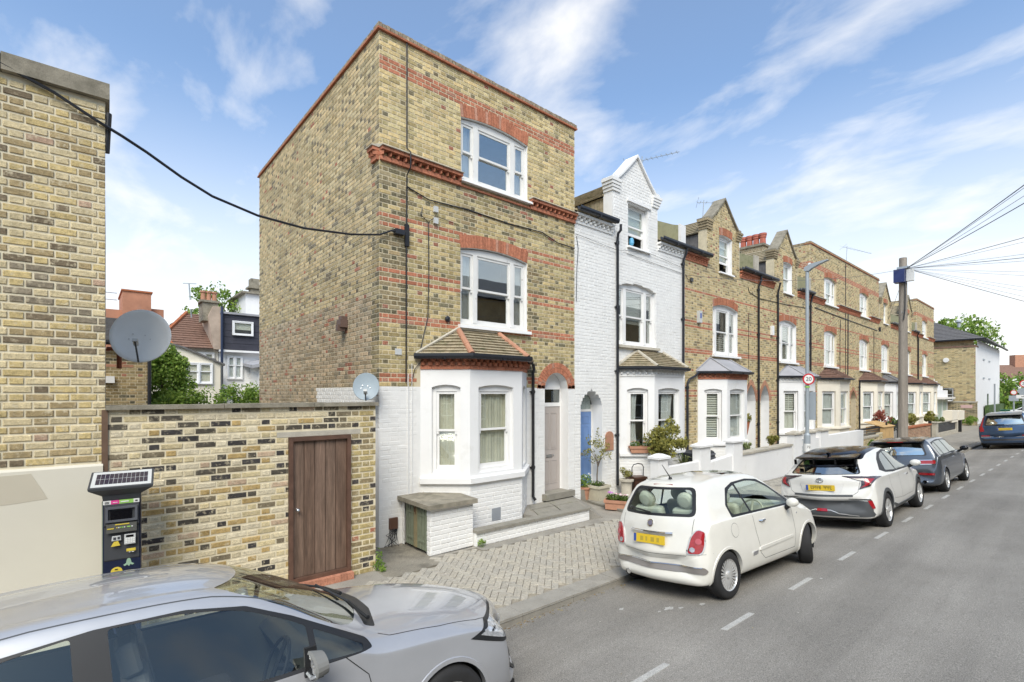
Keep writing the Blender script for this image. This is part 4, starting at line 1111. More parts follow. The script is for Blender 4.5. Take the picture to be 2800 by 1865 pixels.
m = MB(); m.tube([(-.26, -.02, 2.85), (-.2, .03, 2.8), (-.0, .08, 2.72)], .014, 6); tag(m.build('dish_bracket', M['trim_grey']), 'thin bracket joining the small satellite dish to the white house corner', 'bracket')

# ================================================================ parking meter
PM = thing('parking_meter', 'solar-topped charcoal pay machine in front of the cream rendered wall', 'parking meter', (-3.64, -1.32, -.0), math.radians(-6))
m = MB(); m.box(-.16, -.11, .0, .16, .13, 1.60); m.build('cabinet', M['meter_navy'], PM)
m = MB(); m.box(-.168, -.10, .0, -.1605, .12, 1.60); m.build('side_trim', surf('meter_side', (.26, .30, .22), .5, .1, 3, 0, 40), PM)
m = MB(); m.prism([(-.14, 1.57), (-.145, 1.35), (-.12, 1.33), (-.12, .98), (-.105, .96), (-.105, 1.57)], -.148, .148, 'x'); m.build('front_panel', M['meter_dark'], PM)
m = MB(); m.add([(-.155, -.12, 1.60), (.155, -.12, 1.60), (.155, .12, 1.60), (-.155, .12, 1.60), (-.165, -.13, 1.665), (.165, -.13, 1.665), (.165, .13, 1.665), (-.165, .13, 1.665), (-.27, -.20, 1.735), (.27, -.20, 1.735), (.27, .17, 1.86), (-.27, .17, 1.86), (-.275, -.205, 1.76), (.275, -.205, 1.76), (.275, .175, 1.885), (-.275, .175, 1.885)],
      [(0, 1, 5, 4), (1, 2, 6, 5), (2, 3, 7, 6), (3, 0, 4, 7), (4, 5, 9, 8), (5, 6, 10, 9), (6, 7, 11, 10), (7, 4, 8, 11), (8, 9, 13, 12), (9, 10, 14, 13), (10, 11, 15, 14), (11, 8, 12, 15), (12, 13, 14, 15)]); m.build('solar_head', M['meter_dark'], PM)
TM = Matrix.Translation((0, -.205, 1.762)) @ Matrix.Rotation(math.atan(.125/.38), 4, 'X')
m = MB(); m.box(-.255, .02, 0, .255, .375, .004, TM); m.build('solar_panel', M['pale_plastic'], PM)
for j in range(2):
    for k in range(12):
        m = MB(); x = -.222+k*.0372; m.box(x, .075+j*.125, .0045, x+.0335, .075+j*.125+.115, .0065, TM); m.build('solar_cell', M['solar'], PM)
def plate_(x0, z0, x1, z1, mt, name='label_panel', y=-.147, parent=PM):
    m = MB(); m.box(x0, y-.003, z0, x1, y, z1); return m.build(name, M[mt], parent)
plate_(-.155, 1.572, -.09, 1.612, 'print_white', y=-.135); plate_(-.09, 1.572, -.02, 1.612, 'print_pink', y=-.135); plate_(-.02, 1.572, .10, 1.612, 'print_green', y=-.135); plate_(.10, 1.572, .150, 1.612, 'print_white', y=-.135)
plate_(-.142, 1.582, -.105, 1.587, 'print_black', y=-.139, name='print'); plate_(-.142, 1.595, -.105, 1.60, 'print_black', y=-.139, name='print'); plate_(-.008, 1.587, .06, 1.598, 'print_white', y=-.139, name='print'); plate_(.115, 1.585, .135, 1.598, 'print_black', y=-.139, name='print'); plate_(-.075, 1.587, -.035, 1.592, 'print_white', y=-.139, name='print')
m = MB(); bar_frame(m, -.135, 1.385, .135, 1.545, .022, -.165, -.142); m.build('screen_bezel', surf('meter_bezel', (.10, .105, .12), .45, .08, 5, 0, 40), PM)
plate_(-.095, 1.405, .085, 1.505, 'screen', 'display', y=-.150)
plate_(-.135, 1.372, .13, 1.383, 'print_black', 'slot', y=-.150)
m = MB(); m.box(-.128, -.155, 1.27, .128, -.140, 1.365); m.build('button_strip', surf('meter_strip', (.10, .10, .09), .5, .08, 5, 0, 40), PM)
plate_(-.055, 1.350, .065, 1.360, 'print_yellow', y=-.156); plate_(-.12, 1.312, -.065, 1.322, 'print_yellow', y=-.156)
for k, c in enumerate(('print_yellow', 'print_white', 'print_green', 'print_green', 'print_white')): plate_(-.045+k*.016, 1.318, -.034+k*.016, 1.327, c, 'button', y=-.156)
plate_(.045, 1.318, .075, 1.328, 'print_green', 'button', y=-.156); plate_(.082, 1.318, .095, 1.328, 'print_white', 'button', y=-.156)
m = MB(); m.prism([(-.085, 1.185), (-.08, 1.235), (-.01, 1.235), (-.005, 1.185)], -.150, -.146, 'y'); m.build('coin_plate', M['pale_plastic'], PM)
m = MB(); m.prism([(-.09, 1.125), (-.065, 1.175), (-.03, 1.178), (-.012, 1.130)], -.150, -.146, 'y'); m.build('yellow_label', M['print_yellow'], PM)
plate_(-.07, 1.195, -.048, 1.222, 'meter_dark', 'slot', y=-.151); plate_(-.035, 1.198, -.015, 1.224, 'meter_dark', 'slot', y=-.151)
m = MB(); m.box(.022, -.158, 1.135, .118, -.144, 1.24); kp = m.build('keypad', M['pale_plastic'], PM); plate_(.037, 1.21, .10, 1.232, 'screen', 'keypad_screen', y=-.1585)
for j in range(3):
    for k in range(4): plate_(.034+k*.021, 1.147+j*.019, .050+k*.021, 1.161+j*.019, 'dish', 'key', y=-.1585)
plate_(.04, 1.055, .118, 1.085, 'print_yellow', y=-.149); plate_(.06, 1.043, .075, 1.049, 'print_white', y=-.149); plate_(.085, 1.043, .105, 1.049, 'print_white', y=-.149)
m = MB(); m.prism([(-.095, .83)]+[(-.045+.05*math.cos(a), .845+.05*math.sin(a)) for a in [PI*k/10 for k in range(10, -1, -1)]]+[(.0, .835)], -.114, -.111, 'y'); m.build('yellow_sticker', M['print_yellow'], PM)
plate_(-.065, .842, -.025, .848, 'print_black', 'print', y=-.1145); plate_(-.06, .865, -.035, .875, 'print_black', 'print', y=-.1145)
m = MB(); m.prism([(.01, .905), (.035, .92), (.04, .955), (.06, .985), (.075, .955), (.082, .922), (.105, .905), (.09, .895), (.072, .905), (.06, .885), (.045, .905), (.025, .892)], -.114, -.111, 'y'); m.build('sage_sticker', M['print_sage'], PM)

# ================================================================ bin store, low wall
BS = thing('bin_store', 'low white brick bin store with stone slab top and sage green slatted doors', 'bin store', (.45, -.97, 0))
bsb = BrickSet(BS, 60)
fw_ = wall_panel('store_wall', .89, 0, .79, [], M['mortar_white'], BS)
bond(bsb, fw_, .89, 0, .79, [], WHITE, 'white', proud=.009, phase=.02)
for (loc, L, rz) in (((0, .10, 0), .10, -PI/2), ((0, .97, 0), .09, -PI/2)):
    w_ = wall_panel('store_pier', L, 0, .79, [], M['mortar_white'], BS, loc=loc, rz=rz); bond(bsb, w_, L, 0, .79, [], WHITE, 'white', proud=.006)
bsb.finish(rest='painted_brickwork')
w_ = wall_panel('store_wall', .97, 0, .79, [], M['mortar_white'], BS, loc=(.89, 0, 0), rz=PI/2)
m = MB(); m.add([(-.09, -.10, .80), (.93, -.10, .785), (.95, .97, .80), (-.10, .97, .81), (-.09, -.095, .875), (.93, -.095, .862), (.95, .97, .885), (-.10, .97, .885)], [(0, 3, 2, 1), (4, 5, 6, 7), (0, 1, 5, 4), (1, 2, 6, 5), (2, 3, 7, 6), (3, 0, 4, 7)]); m.build('slab_top', M['stone'], BS)
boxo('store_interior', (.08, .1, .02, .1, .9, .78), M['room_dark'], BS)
for k, (ya, yb) in enumerate(((.115, .485), (.50, .868))):
    n = 4; bw = (yb-ya)/n
    for i in range(n):
        y0 = ya+i*bw+.008; m = MB(); m.box(.012, y0, .045, .03, y0+bw-.022, .775); o = m.build('door_slat', M['green_door'], BS)
    for z in (.17, .62):
        m = MB(); m.box(.0, ya+.08, z, .0115, yb-.10, z+.035); m.build('door_rail', M['green_door'], BS)
m = MB(); m.box(-.004, .44, .05, .008, .545, .78); m.build('door_meeting_board', surf('bare_board', (.25, .21, .12), .7, .2, 6, .2, 50), BS)
m = MB(); m.box(-.012, .475, .62, -.004, .49, .77); m.box(-.012, .505, .66, -.004, .515, .74); m.build('hinge_strap', surf('rust', (.10, .04, .02), .8, .2, 9, .2, 50), BS)
LW = thing('low_wall', 'knee-high white brick wall topped with stone slabs in front of the bay', 'wall', (1.345, -1.065, 0), math.atan(-.03))
lwb = BrickSet(LW, 120); LWL = 2.98
f_ = wall_panel('wall_face', LWL, 0, .235, [], M['mortar_white'], LW, back=.16); bond(lwb, f_, LWL, 0, .26, [], WHITE, 'white', proud=.008, course=.08)
lwb.finish(rest='painted_brickwork')
x = -.01
for L in (.42, .95, 1.02, .62):
    m = MB(); m.box(x, -.045, .24, x+L-.007, .17, .29-.012*(x/3)+R.uniform(-.005, .005)); m.build('coping_slab', M['slab'], LW); x += L
strip('gravel_bed', [(1.33, -.98), (3.0, -1.0), (2.9, -.6), (1.5, -.6), (1.33, -.3)], .02, M['concrete'])
# ================================================================ the terrace beyond
CB = [(.0, .0)]
def gable_top(g, eave):
    """outline of a wall that rises into a shouldered gable between g['x0'] and g['x1']"""
    x0, x1, sh, ap = g['x0'], g['x1'], g['sh'], g['ap']; c = (x0+x1)/2; hw = (x1-x0)/2
    def f(x):
        if x < x0 or x > x1: return eave
        t = abs(x-c)/hw
        if t > .84: return sh
        return sh+(ap-sh)*((1-t/.84)**1.12)*.98+.02
    brk = [x0-1e-5, x0+1e-5, x1-1e-5, x1+1e-5, c]+[c+s*hw*k/10*.84 for k in range(1, 11) for s in (-1, 1)]+[c+s*(hw*.84+1e-4) for s in (-1, 1)]
    return f, brk
def aerial(label, mast0, mast1, b0, b1, n, group=None):
    m = MB(); m.tube([mast0, mast1], .016, 6); m.tube([b0, b1], .010, 5)
    b0 = Vector(b0); b1 = Vector(b1); d = (b1-b0).normalized(); s = d.cross(Vector((0, 0, 1))).normalized()
    for k in range(n):
        p = b0.lerp(b1, (k+.5)/n); L = .16-.06*k/n; m.tube([p-s*L, p+s*L], .005, 4); m.tube([p, p+Vector((0, 0, .06))], .006, 4)
    p = b0; 
    for a in (.22, -.22): m.tube([p+s*a+Vector((0, 0, .12)), p], .006, 4); m.tube([p+s*a-Vector((0, 0, .12)), p], .006, 4)
    return tag(m.build('tv_aerial', M['lamp_grey']), label, 'aerial', group)
def corbel_cornice(H, x0, L, white, single, mirror=False):
    pal, mat = (WHITE, 'white') if white else (RED, 'red')
    course(H, L, 6.93, 6.99, .03, pal, mat, x0, single=False)
    n = max(2, int(L/.15)); dentils(H, L, 6.995, n, (.085, .055), .075, pal, mat, False, 0, x0, angled=True)
    dentils(H, L-.1, 7.055, n-1, (.085, .055), .095, pal, mat, False, 0, x0+.07, angled=True)
    course(H, L, 7.115, 7.17, .11, pal, mat, x0, single=False)
def terrace_house(x0, W, label, style, win, bayp, dormer=None, door=None, baycol='white_paint', bayroof='lead', winmat='white_gloss', w1in='net', w1lights=(.42, .9, .42), single=0, baysin=('net', 'net'), dwin_in='net', flat=None, baydent='white', detail=1, eave_r=None, upvc=False, bayin_kw=None, w1z=(4.07, 5.66), openbot=0, tile='slate', cheek='slate', redtone=True):
    H = thing('terraced_house', label, 'house', (x0, 0, 0))
    white = style == 'white'; mort = M['mortar_white'] if white else M['mortar']
    bs = BrickSet(H, single); pal = WHITE if white else stock(.13, (.47, .375, .205), .02, .2, .17, dk=(.22, .175, .105)); bm = 'white' if white else 'stock'
    ops = [op(win[0], win[1], w1z[0], w1z[1], .13, band=.0 if white else .25, depth=.12)]
    top = None; zt = 7.18
    if dormer:
        ops.append(op(dormer['wx0'], dormer['wx1'], dormer['wz0'], dormer['wz1'], 0 if white else .05, band=0 if white else .26, depth=.14))
        top = gable_top(dormer, 7.18)
    if flat:
        zt = flat['z']
        ops.append(op(flat['wx0'], flat['wx1'], 7.07, 8.27, .12, band=.24, depth=.12))
    if door: ops.append(op(door[0], door[1], 0, 2.45 if door[3] == 'ptd' else 2.72, door[2], door[3], band=0 if white else .2, depth=.35))
    bo = op(bayp[0][0]+.2, bayp[-1][0]-.2, .3, 3.0)
    wall = wall_panel('front_wall', W, 0, zt, ops+[bo], mort, H, rev=M['white_paint'] if white or (door and door[4] == 'white_gloss') else M['mortar'], top=top)
    reds = [] if white else [(8.54, 8.78) if flat else (99, 99), (5.98, 6.05), (5.78, 5.85), (5.01, 5.08), (4.81, 4.88), (4.03, 4.18), (2.66, 2.72), (2.80, 2.87)]
    bx0, bx1 = bayp[0][0], bayp[-1][0]
    skip = lambda x, z: bx0 < x < bx1 and z < 3.4
    bond(bs, wall, W, 0, zt if not top else dormer['ap'], ops, pal, bm, reds, top=top, skip=skip, proud=.005, gap=.012)
    bs.finish(rest='brickwork')
    w1 = ops[0]
    window(H, (win[0], 0, w1z[0]), 0, win[1]-win[0], w1z[1]-w1z[0], w1lights, .13, .09, .5, inside=w1in, mat=M[winmat], glass=M['glass_sky'], mull=.12, sillproj=(.06, .10, .10, .09), detail=detail, openbot=openbot, sillmat=M['white_paint'] if not white else M['stone_pale'])
    if not white: voussoirs(wall, w1, .25, 20 if detail > 1 else 16, spread=.2, pal=flat_red)
    if door:
        dk = ops[-1]; Lw = door[1]-door[0]
        if not white: voussoirs(wall, dk, .2, 16, spread=0, double=detail > 1, pal=flat_red2)
        yb = .33; zs = dk['z1']; m = MB(); z0 = .0 if not white else .36
        boxo('porch_floor', (door[0]+.003, .0, 0, door[1]-.003, 1.2, .34), M['slab'], H)
        m.box(door[0]+.003, yb, .34, door[0]+.045, yb+.06, zs+.0); m.box(door[1]-.045, yb, .34, door[1]-.003, yb+.06, zs); m.box(door[0]+.045, yb, 2.27, door[1]-.045, yb+.06, 2.33)
        m.build('door_frame', M['white_gloss'], H)
        fan = MB(); fan.prism([(door[0]+.045, 2.33), (door[1]-.045, 2.33)]+[(x, arch_z(dk, x)+.0) for x in [door[1]-.045-(Lw-.09)*k/10 for k in range(11)]], yb+.03, yb+.035, 'y'); fan.build('fanlight', M['obscure'] if white else M['glass_dark'], H)
        d = panel_door(H, (door[0]+.047, yb+.005, .342), 0, Lw-.094, 1.925, M[door[4]], [(.10, .14, Lw/2-.08, .72, 0), (Lw/2-.01, .14, Lw-.19, .72, 0), (.10, .94, Lw/2-.08, 1.55, 0), (Lw/2-.01, .94, Lw-.19, 1.55, 0), (.10, 1.62, Lw/2-.08, 1.82, 0), (Lw/2-.01, 1.62, Lw-.19, 1.82, 0)])
        m = MB(); m.box(.22, -.014, .80, .44, -.001, .87); m.box(.05, -.01, 1.52, .09, -.001, 1.60); m.build('letterbox', M['steel'], d)
        m = MB(); m.tube([(.16, -.004, 1.18), (.16, -.04, 1.18), (.16, -.05, 1.12)], .012, 6); m.box(.13, -.012, 1.16, .2, -.002, 1.2); m.build('knocker', M['steel'], d)
    # bay
    P = bayp; bb = BrickSet(H, 0)
    cm = M[baycol]
    n0 = baysin[0]; n1 = baysin[1]
    kw = dict(mat=M['upvc'] if upvc else M['white_gloss'], fw=.06, detail=detail); kw.update(bayin_kw or {})
    L0 = math.hypot(P[1][0]-P[0][0], P[1][1]-P[0][1]); L1 = P[2][0]-P[1][0]; L2 = math.hypot(P[3][0]-P[2][0], P[3][1]-P[2][1])
    rise = .05 if detail > 1 else 0.0
    parts, off = bay(H, 0, P, 3.2, cm, (1.18, 2.84), [(L0*.22, L0*.82, rise, n0, kw), (L1*.13, L1*.87, rise, n1, kw), (L2*.18, L2*.78, rise, n1, kw)], bset=bb if detail > 1 else None)
    bb.finish(rest='painted_brickwork')
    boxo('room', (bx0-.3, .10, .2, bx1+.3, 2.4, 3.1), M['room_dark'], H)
    ring_prism('bay_sill', off(-.01), off(.07), 1.06, 1.14, cm, H, .02)
    pl, mt = (RED, 'red') if baydent == 'red' else ((CREAM if baycol.startswith('cream') else WHITE), 'white')
    for (w, L, A, rz) in parts:
        nd = max(4, int(L/.14))
        course(H, L, 3.2, 3.26, .02, pl, mt, 0, A, rz, single=False)
        dentils(H, L-.02, 3.265, nd, (.085, .06), .06, pl, mt, False, 0, .01, A, rz, angled=True)
        dentils(H, L-.1, 3.33, nd-1, (.085, .055), .07, pl, mt, False, 0, .06, A, rz, angled=True)
    m = MB(); m.prism([(p.x, p.y) for p in off(-.005)], 3.19, 3.42, 'z'); m.build('bay_head', cm if baydent != 'red' else M['terracotta'], H)
    E_ = [p+Vector((0, 0, 3.45)) for p in off(.13)]; E_[0].y = 0; E_[0].x -= .05; E_[-1].y = 0; E_[-1].x += .05
    cxm = (P[1][0]+P[2][0])/2; hw = (P[2][0]-P[1][0])/2-.12
    A1, A2 = Vector((cxm-hw-.05, -.01, 3.92)), Vector((cxm+hw+.05, -.01, 3.92))
    rmat = {'lead': M['lead'], 'felt': M['felt'], 'tile': M['roof_tile'], 'brown': M['roof_brown'], 'slate': M['slate']}[bayroof]
    for poly in ([E_[0], E_[1], A1], [E_[1], E_[2], A2, A1], [E_[2], E_[3], A2]):
        if bayroof in ('tile', 'brown'): tile_plane(H, poly, .17, .105 if bayroof == 'tile' else .14, rmat, bayroof == 'tile')
        else: m = MB(); m.face(poly); m.face([p-Vector((0, 0, .03)) for p in poly][::-1]); m.build('bay_roof', rmat, H)
    for a, b in ((E_[1], A1), (E_[2], A2), (E_[0], A1)):
        m = MB(); m.tube([a+Vector((0, 0, .02)), b+Vector((0, 0, .02))], .05 if bayroof == 'tile' else .022, 8); m.build('hip_cover', M['stone_pale'] if bayroof == 'tile' else rmat, H)
    G_ = [p+Vector((0, 0, 3.42)) for p in off(.16)]; G_[0].y = -.03; G_[-1].y = -.03
    gutter(H, G_, r=.045)
    # eaves, roof, dormer
    pieces = [(0.0, W)]
    if dormer: pieces = [(0.0, dormer['x0']), (dormer['x1'], W)]
    if flat: pieces = [(0.0, flat['wx0']-.03), (flat['wx1']+.1, W)]
    for a, b in pieces:
        if b-a < .25: continue
        corbel_cornice(H, a, b-a, white, False)
        if not flat:
            gutter(H, [(a-.02, -.17, 7.25), (b+.02, -.17, 7.25)], r=.06)
        else:
            m = MB(); m.prism([(0, 7.25), (-.16, 7.21), (-.16, 7.18), (0, 7.18)], a, b, 'x'); m.build('cornice_capping', M['stone_pale'], H)
    if not flat:
        slope = .54; rd = lambda y: 7.20+slope*(y+.12)
        segs = pieces if dormer else [(0, W)]
        for a, b in segs:
            tile_plane(H, [Vector((a, -.13, rd(-.13))), Vector((b, -.13, rd(-.13))), Vector((b, 4, rd(4))), Vector((a, 4, rd(4)))], .3, .30, M[tile], False, stag=True)
        if dormer: tile_plane(H, [Vector((dormer['x0'], 1.7, rd(1.7))), Vector((dormer['x1'], 1.7, rd(1.7))), Vector((dormer['x1'], 4, rd(4))), Vector((dormer['x0'], 4, rd(4)))], .3, .3, M[tile], False)
        m = MB(); m.face([(0, 4, rd(4)), (W, 4, rd(4)), (W, 8, 7.2), (0, 8, 7.2)]); m.build('rear_roof', M['slate'], H)
        # party parapet
        m = MB(); m.prism([(-.02, 7.0), (-.02, 7.93), (.25, 8.02), (4, rd(4)+.42), (4, 7.0)], W-.28, W-.0, 'x'); m.build('party_parapet', surf('mossy_render', (.33, .32, .20), .9, .2, 3, .4, 60, stain=((.16, .17, .08), .5, .72, 3)), H)
        m = MB(); m.prism([(-.03, 6.99), (-.03, 7.96), (.05, 8.0), (.05, 6.99)], W-.29, W+.01, 'x'); m.build('parapet_end', M['white_paint'] if white else M['stone_pale'], H)
    else:
        boxo('upper_core', (.02, 1.6, 7.0, W-.02, 6, zt-.1), M['mortar_old'], H)
        boxo('creasing_tiles', (-.04, -.05, zt, W+.04, .25, zt+.03), M['red_tile'], H)
        cj = MB(); x = 0
        while x < W: cj.box(x, -.02, zt+.031, x+.07, .2, zt+.13, col=flat_br(0, 0)); x += .08
        cj.build('coping_course', bm_get('stock', 'attr'), H)['kind'] = 'stuff'
        window(H, (flat['wx0'], 0, 7.07), 0, flat['wx1']-flat['wx0'], 1.20, (.42, .9, .42), .12, .09, .45, inside=dwin_in, mat=M['white_gloss'], mull=.12, detail=1, sillproj=(.05, .08, .10, .08))
        voussoirs(wall, ops[1], .24, 16, spread=.2, pal=flat_red)
        if flat.get('left'):
            fl = wall_panel('return_wall', 6, 7.0, zt, [], M['mortar'], H, loc=(0, 6, 0), rz=-PI/2); b2 = BrickSet(H, 0); bond(b2, fl, 6, 7.0, zt, [], pal, bm, [(8.54, 8.78)]); b2.finish(rest='brickwork')
            cj = MB(); y = .2
            while y < 6: cj.box(-.02, y, zt, .2, y+.07, zt+.1, col=flat_br(0, 0)); y += .08
            cj.build('coping_course', bm_get('stock', 'attr'), H)['kind'] = 'stuff'
    if dormer:
        g = dormer; gx0, gx1 = g['x0'], g['x1']; c = (gx0+gx1)/2
        cmat = M['white_paint'] if white else M['mortar']
        f, brk = top
        # back of the gable and its coping
        m = MB(); xs = [gx0+(gx1-gx0)*k/40 for k in range(41)]
        poly = [(gx0+.002, 7.2), (gx1-.002, 7.2)]+[(x, f(min(max(x, gx0+.002), gx1-.002))) for x in xs[::-1]]
        wxa, wxb, wzt = g['wx0']-.001, g['wx1']+.001, g['wz1']+.10
        for cl in ([(gx0-1, 0), (wxa, 0), (wxa, 20), (gx0-1, 20)], [(wxb, 0), (gx1+1, 0), (gx1+1, 20), (wxb, 20)], [(wxa, wzt), (wxb, wzt), (wxb, 20), (wxa, 20)]):
            q_ = clip_poly(poly, cl)
            if len(q_) > 2: m.prism(q_, .004, .30, 'y')
        m.build('gable_core', cmat, H)
        m = MB(); n = len(xs)
        for k in range(n-1):
            a, b = xs[k], xs[k+1]; za, zb = f(min(max(a, gx0+1e-4), gx1-1e-4)), f(min(max(b, gx0+1e-4), gx1-1e-4)); t = .075
            m.add([(a, -.07, za+.003), (b, -.07, zb+.003), (b, .36, zb+.003), (a, .36, za+.003), (a, -.07, za+t), (b, -.07, zb+t), (b, .36, zb+t), (a, .36, za+t)], [(0, 3, 2, 1), (4, 5, 6, 7), (0, 1, 5, 4), (1, 2, 6, 5), (2, 3, 7, 6), (3, 0, 4, 7)])
        m.build('gable_coping', M['white_paint'] if white else M['stone'], H)
        for s_, xx in ((-1, gx0), (1, gx1)):
            for k in range(4):
                m = MB(); p = .03+.03*k; a, b = sorted((xx-s_*.30, xx+s_*p)); z = g['sh']-.32+.08*k; col = WHITE(0, 0) if white else flat_br(0, 0)
                m.box(a, -.02-p*.6, z, b, .28, z+.074, col=col); o = m.build('kneeler_brick', bm_get('white' if white else 'stock', 'object'), H); o.color = (*col, 1)
        rz_ = g['sh']-.40; rg = rz_+.80; yb = (rg-7.26)/.54-.12; ye = (rz_-7.26)/.54-.12
        for s_, xx in ((-1, gx0+.06), (1, gx1-.06)):
            m = MB(); m.face([(xx, .28, 7.40), (xx, .28, rz_), (xx, ye, rz_)]) ; m.build('dormer_cheek', M[cheek], H)
            cb_ = MB(); y_ = .3
            while y_ < ye-.05:
                zb_ = 7.26+.54*(y_+.12); cb_.box(xx+s_*.0, y_, zb_, xx+s_*.012, y_+.17, rz_-.01) if zb_ < rz_-.03 else None; y_ += .18
            if cb_.v: cb_.build('cheek_cladding', M[cheek], H)
            e0, e1 = Vector((xx+s_*.10, .28, rz_)), Vector((xx+s_*.10, ye+.2, rz_)); r0, r1 = Vector((c, .28, rg)), Vector((c, yb, rg))
            poly = [e1, e0, r0, r1] if s_ < 0 else [e0, e1, r1, r0]
            tile_plane(H, poly, .25, .22, M['roof_tile'] if cheek != 'lead' else M['slate'], False)
        window(H, (g['wx0'], 0, g['wz0']), 0, g['wx1']-g['wx0'], g['wz1']-g['wz0'], (1,), .0 if white else .05, .11, .5, inside=dwin_in, mat=M['white_gloss'], sillproj=(.05, .08, .08, .07), openbot=g.get('open', 0), detail=1)
        if not white: voussoirs(wall, ops[1], .26, 12, spread=.15, pal=flat_red)
        else:
            boxo('window_head', (g['wx0']-.06, -.05, g['wz1']+.02, g['wx1']+.12, .1, g['wz1']+.09), M['white_paint'], H)
    return H, wall
flat_red = flat((.40, .16, .09), .15); flat_red2 = flat((.42, .22, .14), .15); flat_br = flat((.30, .24, .15), .25)
def bpts(l, a, b, r): return [(l, 0), (a, -.62), (b, -.62), (r, 0)]
H2, w2 = terrace_house(5.135, 5.10, 'white painted brick terraced house with blue arched door and gabled dormer', 'white', (1.74, 3.50), bpts(1.79, 2.49, 3.93, 4.63),
    dict(x0=1.48, x1=3.60, sh=8.45, ap=9.30, wx0=2.17, wx1=3.10, wz0=6.80, wz1=7.98, open=.30), door=(.22, 1.06, .40, 'ptd', 'blue_door'), bayroof='tile', w1in=('x', 'blindtop', 'x'), w1lights=(.28, .9, .35), single=300, baysin=('side', 'sideR'), dwin_in='blindtop', detail=2, cheek='roof_tile', tile='roof_tile')
H3, w3 = terrace_house(10.24, 5.28, 'yellow brick terraced house with shuttered sash window and lead-roofed white bay', 'brick', (1.77, 3.58), bpts(.80, 1.52, 2.95, 3.65),
    dict(x0=1.37, x1=3.74, sh=8.52, ap=9.42, wx0=2.22, wx1=3.15, wz0=6.92, wz1=8.15, open=.3), door=(4.27, 5.07, .62, 'ptd', 'white_gloss'), bayroof='felt', w1in=('x', 'halfslats', 'x'), w1lights=(.25, .9, .45), baysin=('slats', 'net'), dwin_in='blindtop', detail=2, baydent='red')
H4, w4 = terrace_house(15.525, 5.5, 'yellow brick terraced house with tall gabled dormer behind the street lamp', 'brick', (2.0, 3.82), bpts(1.90, 2.75, 4.20, 5.0),
    dict(x0=1.45, x1=3.95, sh=8.50, ap=9.50, wx0=2.42, wx1=3.35, wz0=6.95, wz1=8.18), door=(.22, 1.02, .62, 'ptd', 'white_gloss'), bayroof='felt', w1in=('topslats', 'topslats', 'topslats'), baysin=('topslats', 'net'), dwin_in='net')
H5, w5 = terrace_house(21.03, 5.55, 'flat-topped brick house with cream bay beside the slim chimney', 'brick', (1.80, 3.62), bpts(.9, 1.9, 3.4, 4.2), None, None, 'cream_paint', 'brown', w1in='net', baysin=('net', 'net'), flat=dict(z=9.55, wx0=1.80, wx1=3.60, left=True), baydent='cream')
H6, w6 = terrace_house(26.585, 5.85, 'flat-topped brick house with dark red pointed doorway and cream bay', 'brick', (1.90, 3.72), bpts(1.85, 2.8, 4.3, 5.1), None, (.35, 1.25, .45, 'ptd', 'brown_plastic'), 'cream_paint', 'brown', w1in='net', baysin=('net', 'net'), flat=dict(z=9.55, wx0=1.95, wx1=3.65), baydent='cream', upvc=True)
H7, w7 = terrace_house(32.44, 5.75, 'brick terraced house with narrow gable next to the flat-topped pair', 'brick', (.58, 2.38), bpts(.3, 1.1, 2.6, 3.3),
    dict(x0=.2, x1=2.75, sh=8.55, ap=9.6, wx0=1.05, wx1=2.0, wz0=7.1, wz1=8.35), None, 'white_paint', 'slate', w1in='net')
H8, w8 = terrace_house(38.195, 4.5, 'brick terraced house mostly hidden behind the wooden pole', 'brick', (.9, 2.6), bpts(.9, 1.7, 3.0, 3.7),
    dict(x0=.6, x1=2.9, sh=8.55, ap=9.6, wx0=1.2, wx1=2.2, wz0=7.1, wz1=8.35), None, 'cream_paint', 'brown', w1in='net', baydent='cream', upvc=True)
H9, w9 = terrace_house(42.70, 6.35, 'last flat-topped brick house of the terrace with black downpipe', 'brick', (1.9, 3.8), bpts(1.2, 2.2, 3.7, 4.6), None, None, 'cream_paint', 'brown', w1in='net', baydent='cream', flat=dict(z=9.65, wx0=1.9, wx1=3.7, left=True), upvc=True)
boxo('end_wall', (6.33, .02, 0, 6.36, 8, 9.64), M['mortar'], H9)
# downpipes of the terrace
downpipe(H2, [(1.62, -.17, 7.2), (1.62, -.17, 7.05), (1.60, -.10, 6.98), (1.63, -.06, 6.86), (1.63, -.06, .3)])
downpipe(H2, [(4.93, -.17, 7.2), (4.93, -.15, 7.05), (4.92, -.06, 6.86), (4.92, -.06, 3.55)])
downpipe(H3, [(.72, -.08, 3.42), (.45, -.08, 3.28), (.12, -.08, 3.18), (.06, -.06, 3.05), (.06, -.06, .3)])
downpipe(H3, [(5.2, -.17, 7.2), (5.2, -.15, 7.0), (5.22, -.06, 6.8), (5.22, -.06, .3)]); downpipe(H3, [(7.08, -.17, 7.2), (7.08, -.06, 6.85), (7.08, -.06, .3)], collars=False) if False else None
downpipe(H4, [(1.72, -.16, 7.2), (1.74, -.06, 6.8), (1.74, -.06, .3)])
downpipe(H4, [(5.38, -.16, 7.2), (5.38, -.06, 6.8), (5.38, -.06, .3)])
downpipe(H6, [(1.78, -.06, 3.4), (1.75, -.06, 3.2), (1.75, -.06, .3)]); downpipe(H9, [(-.2, -.16, 7.2), (-.1, -.06, 7.0), (0.2, -.06, 6.8), (.2, -.06, 3.4)], r=.05)
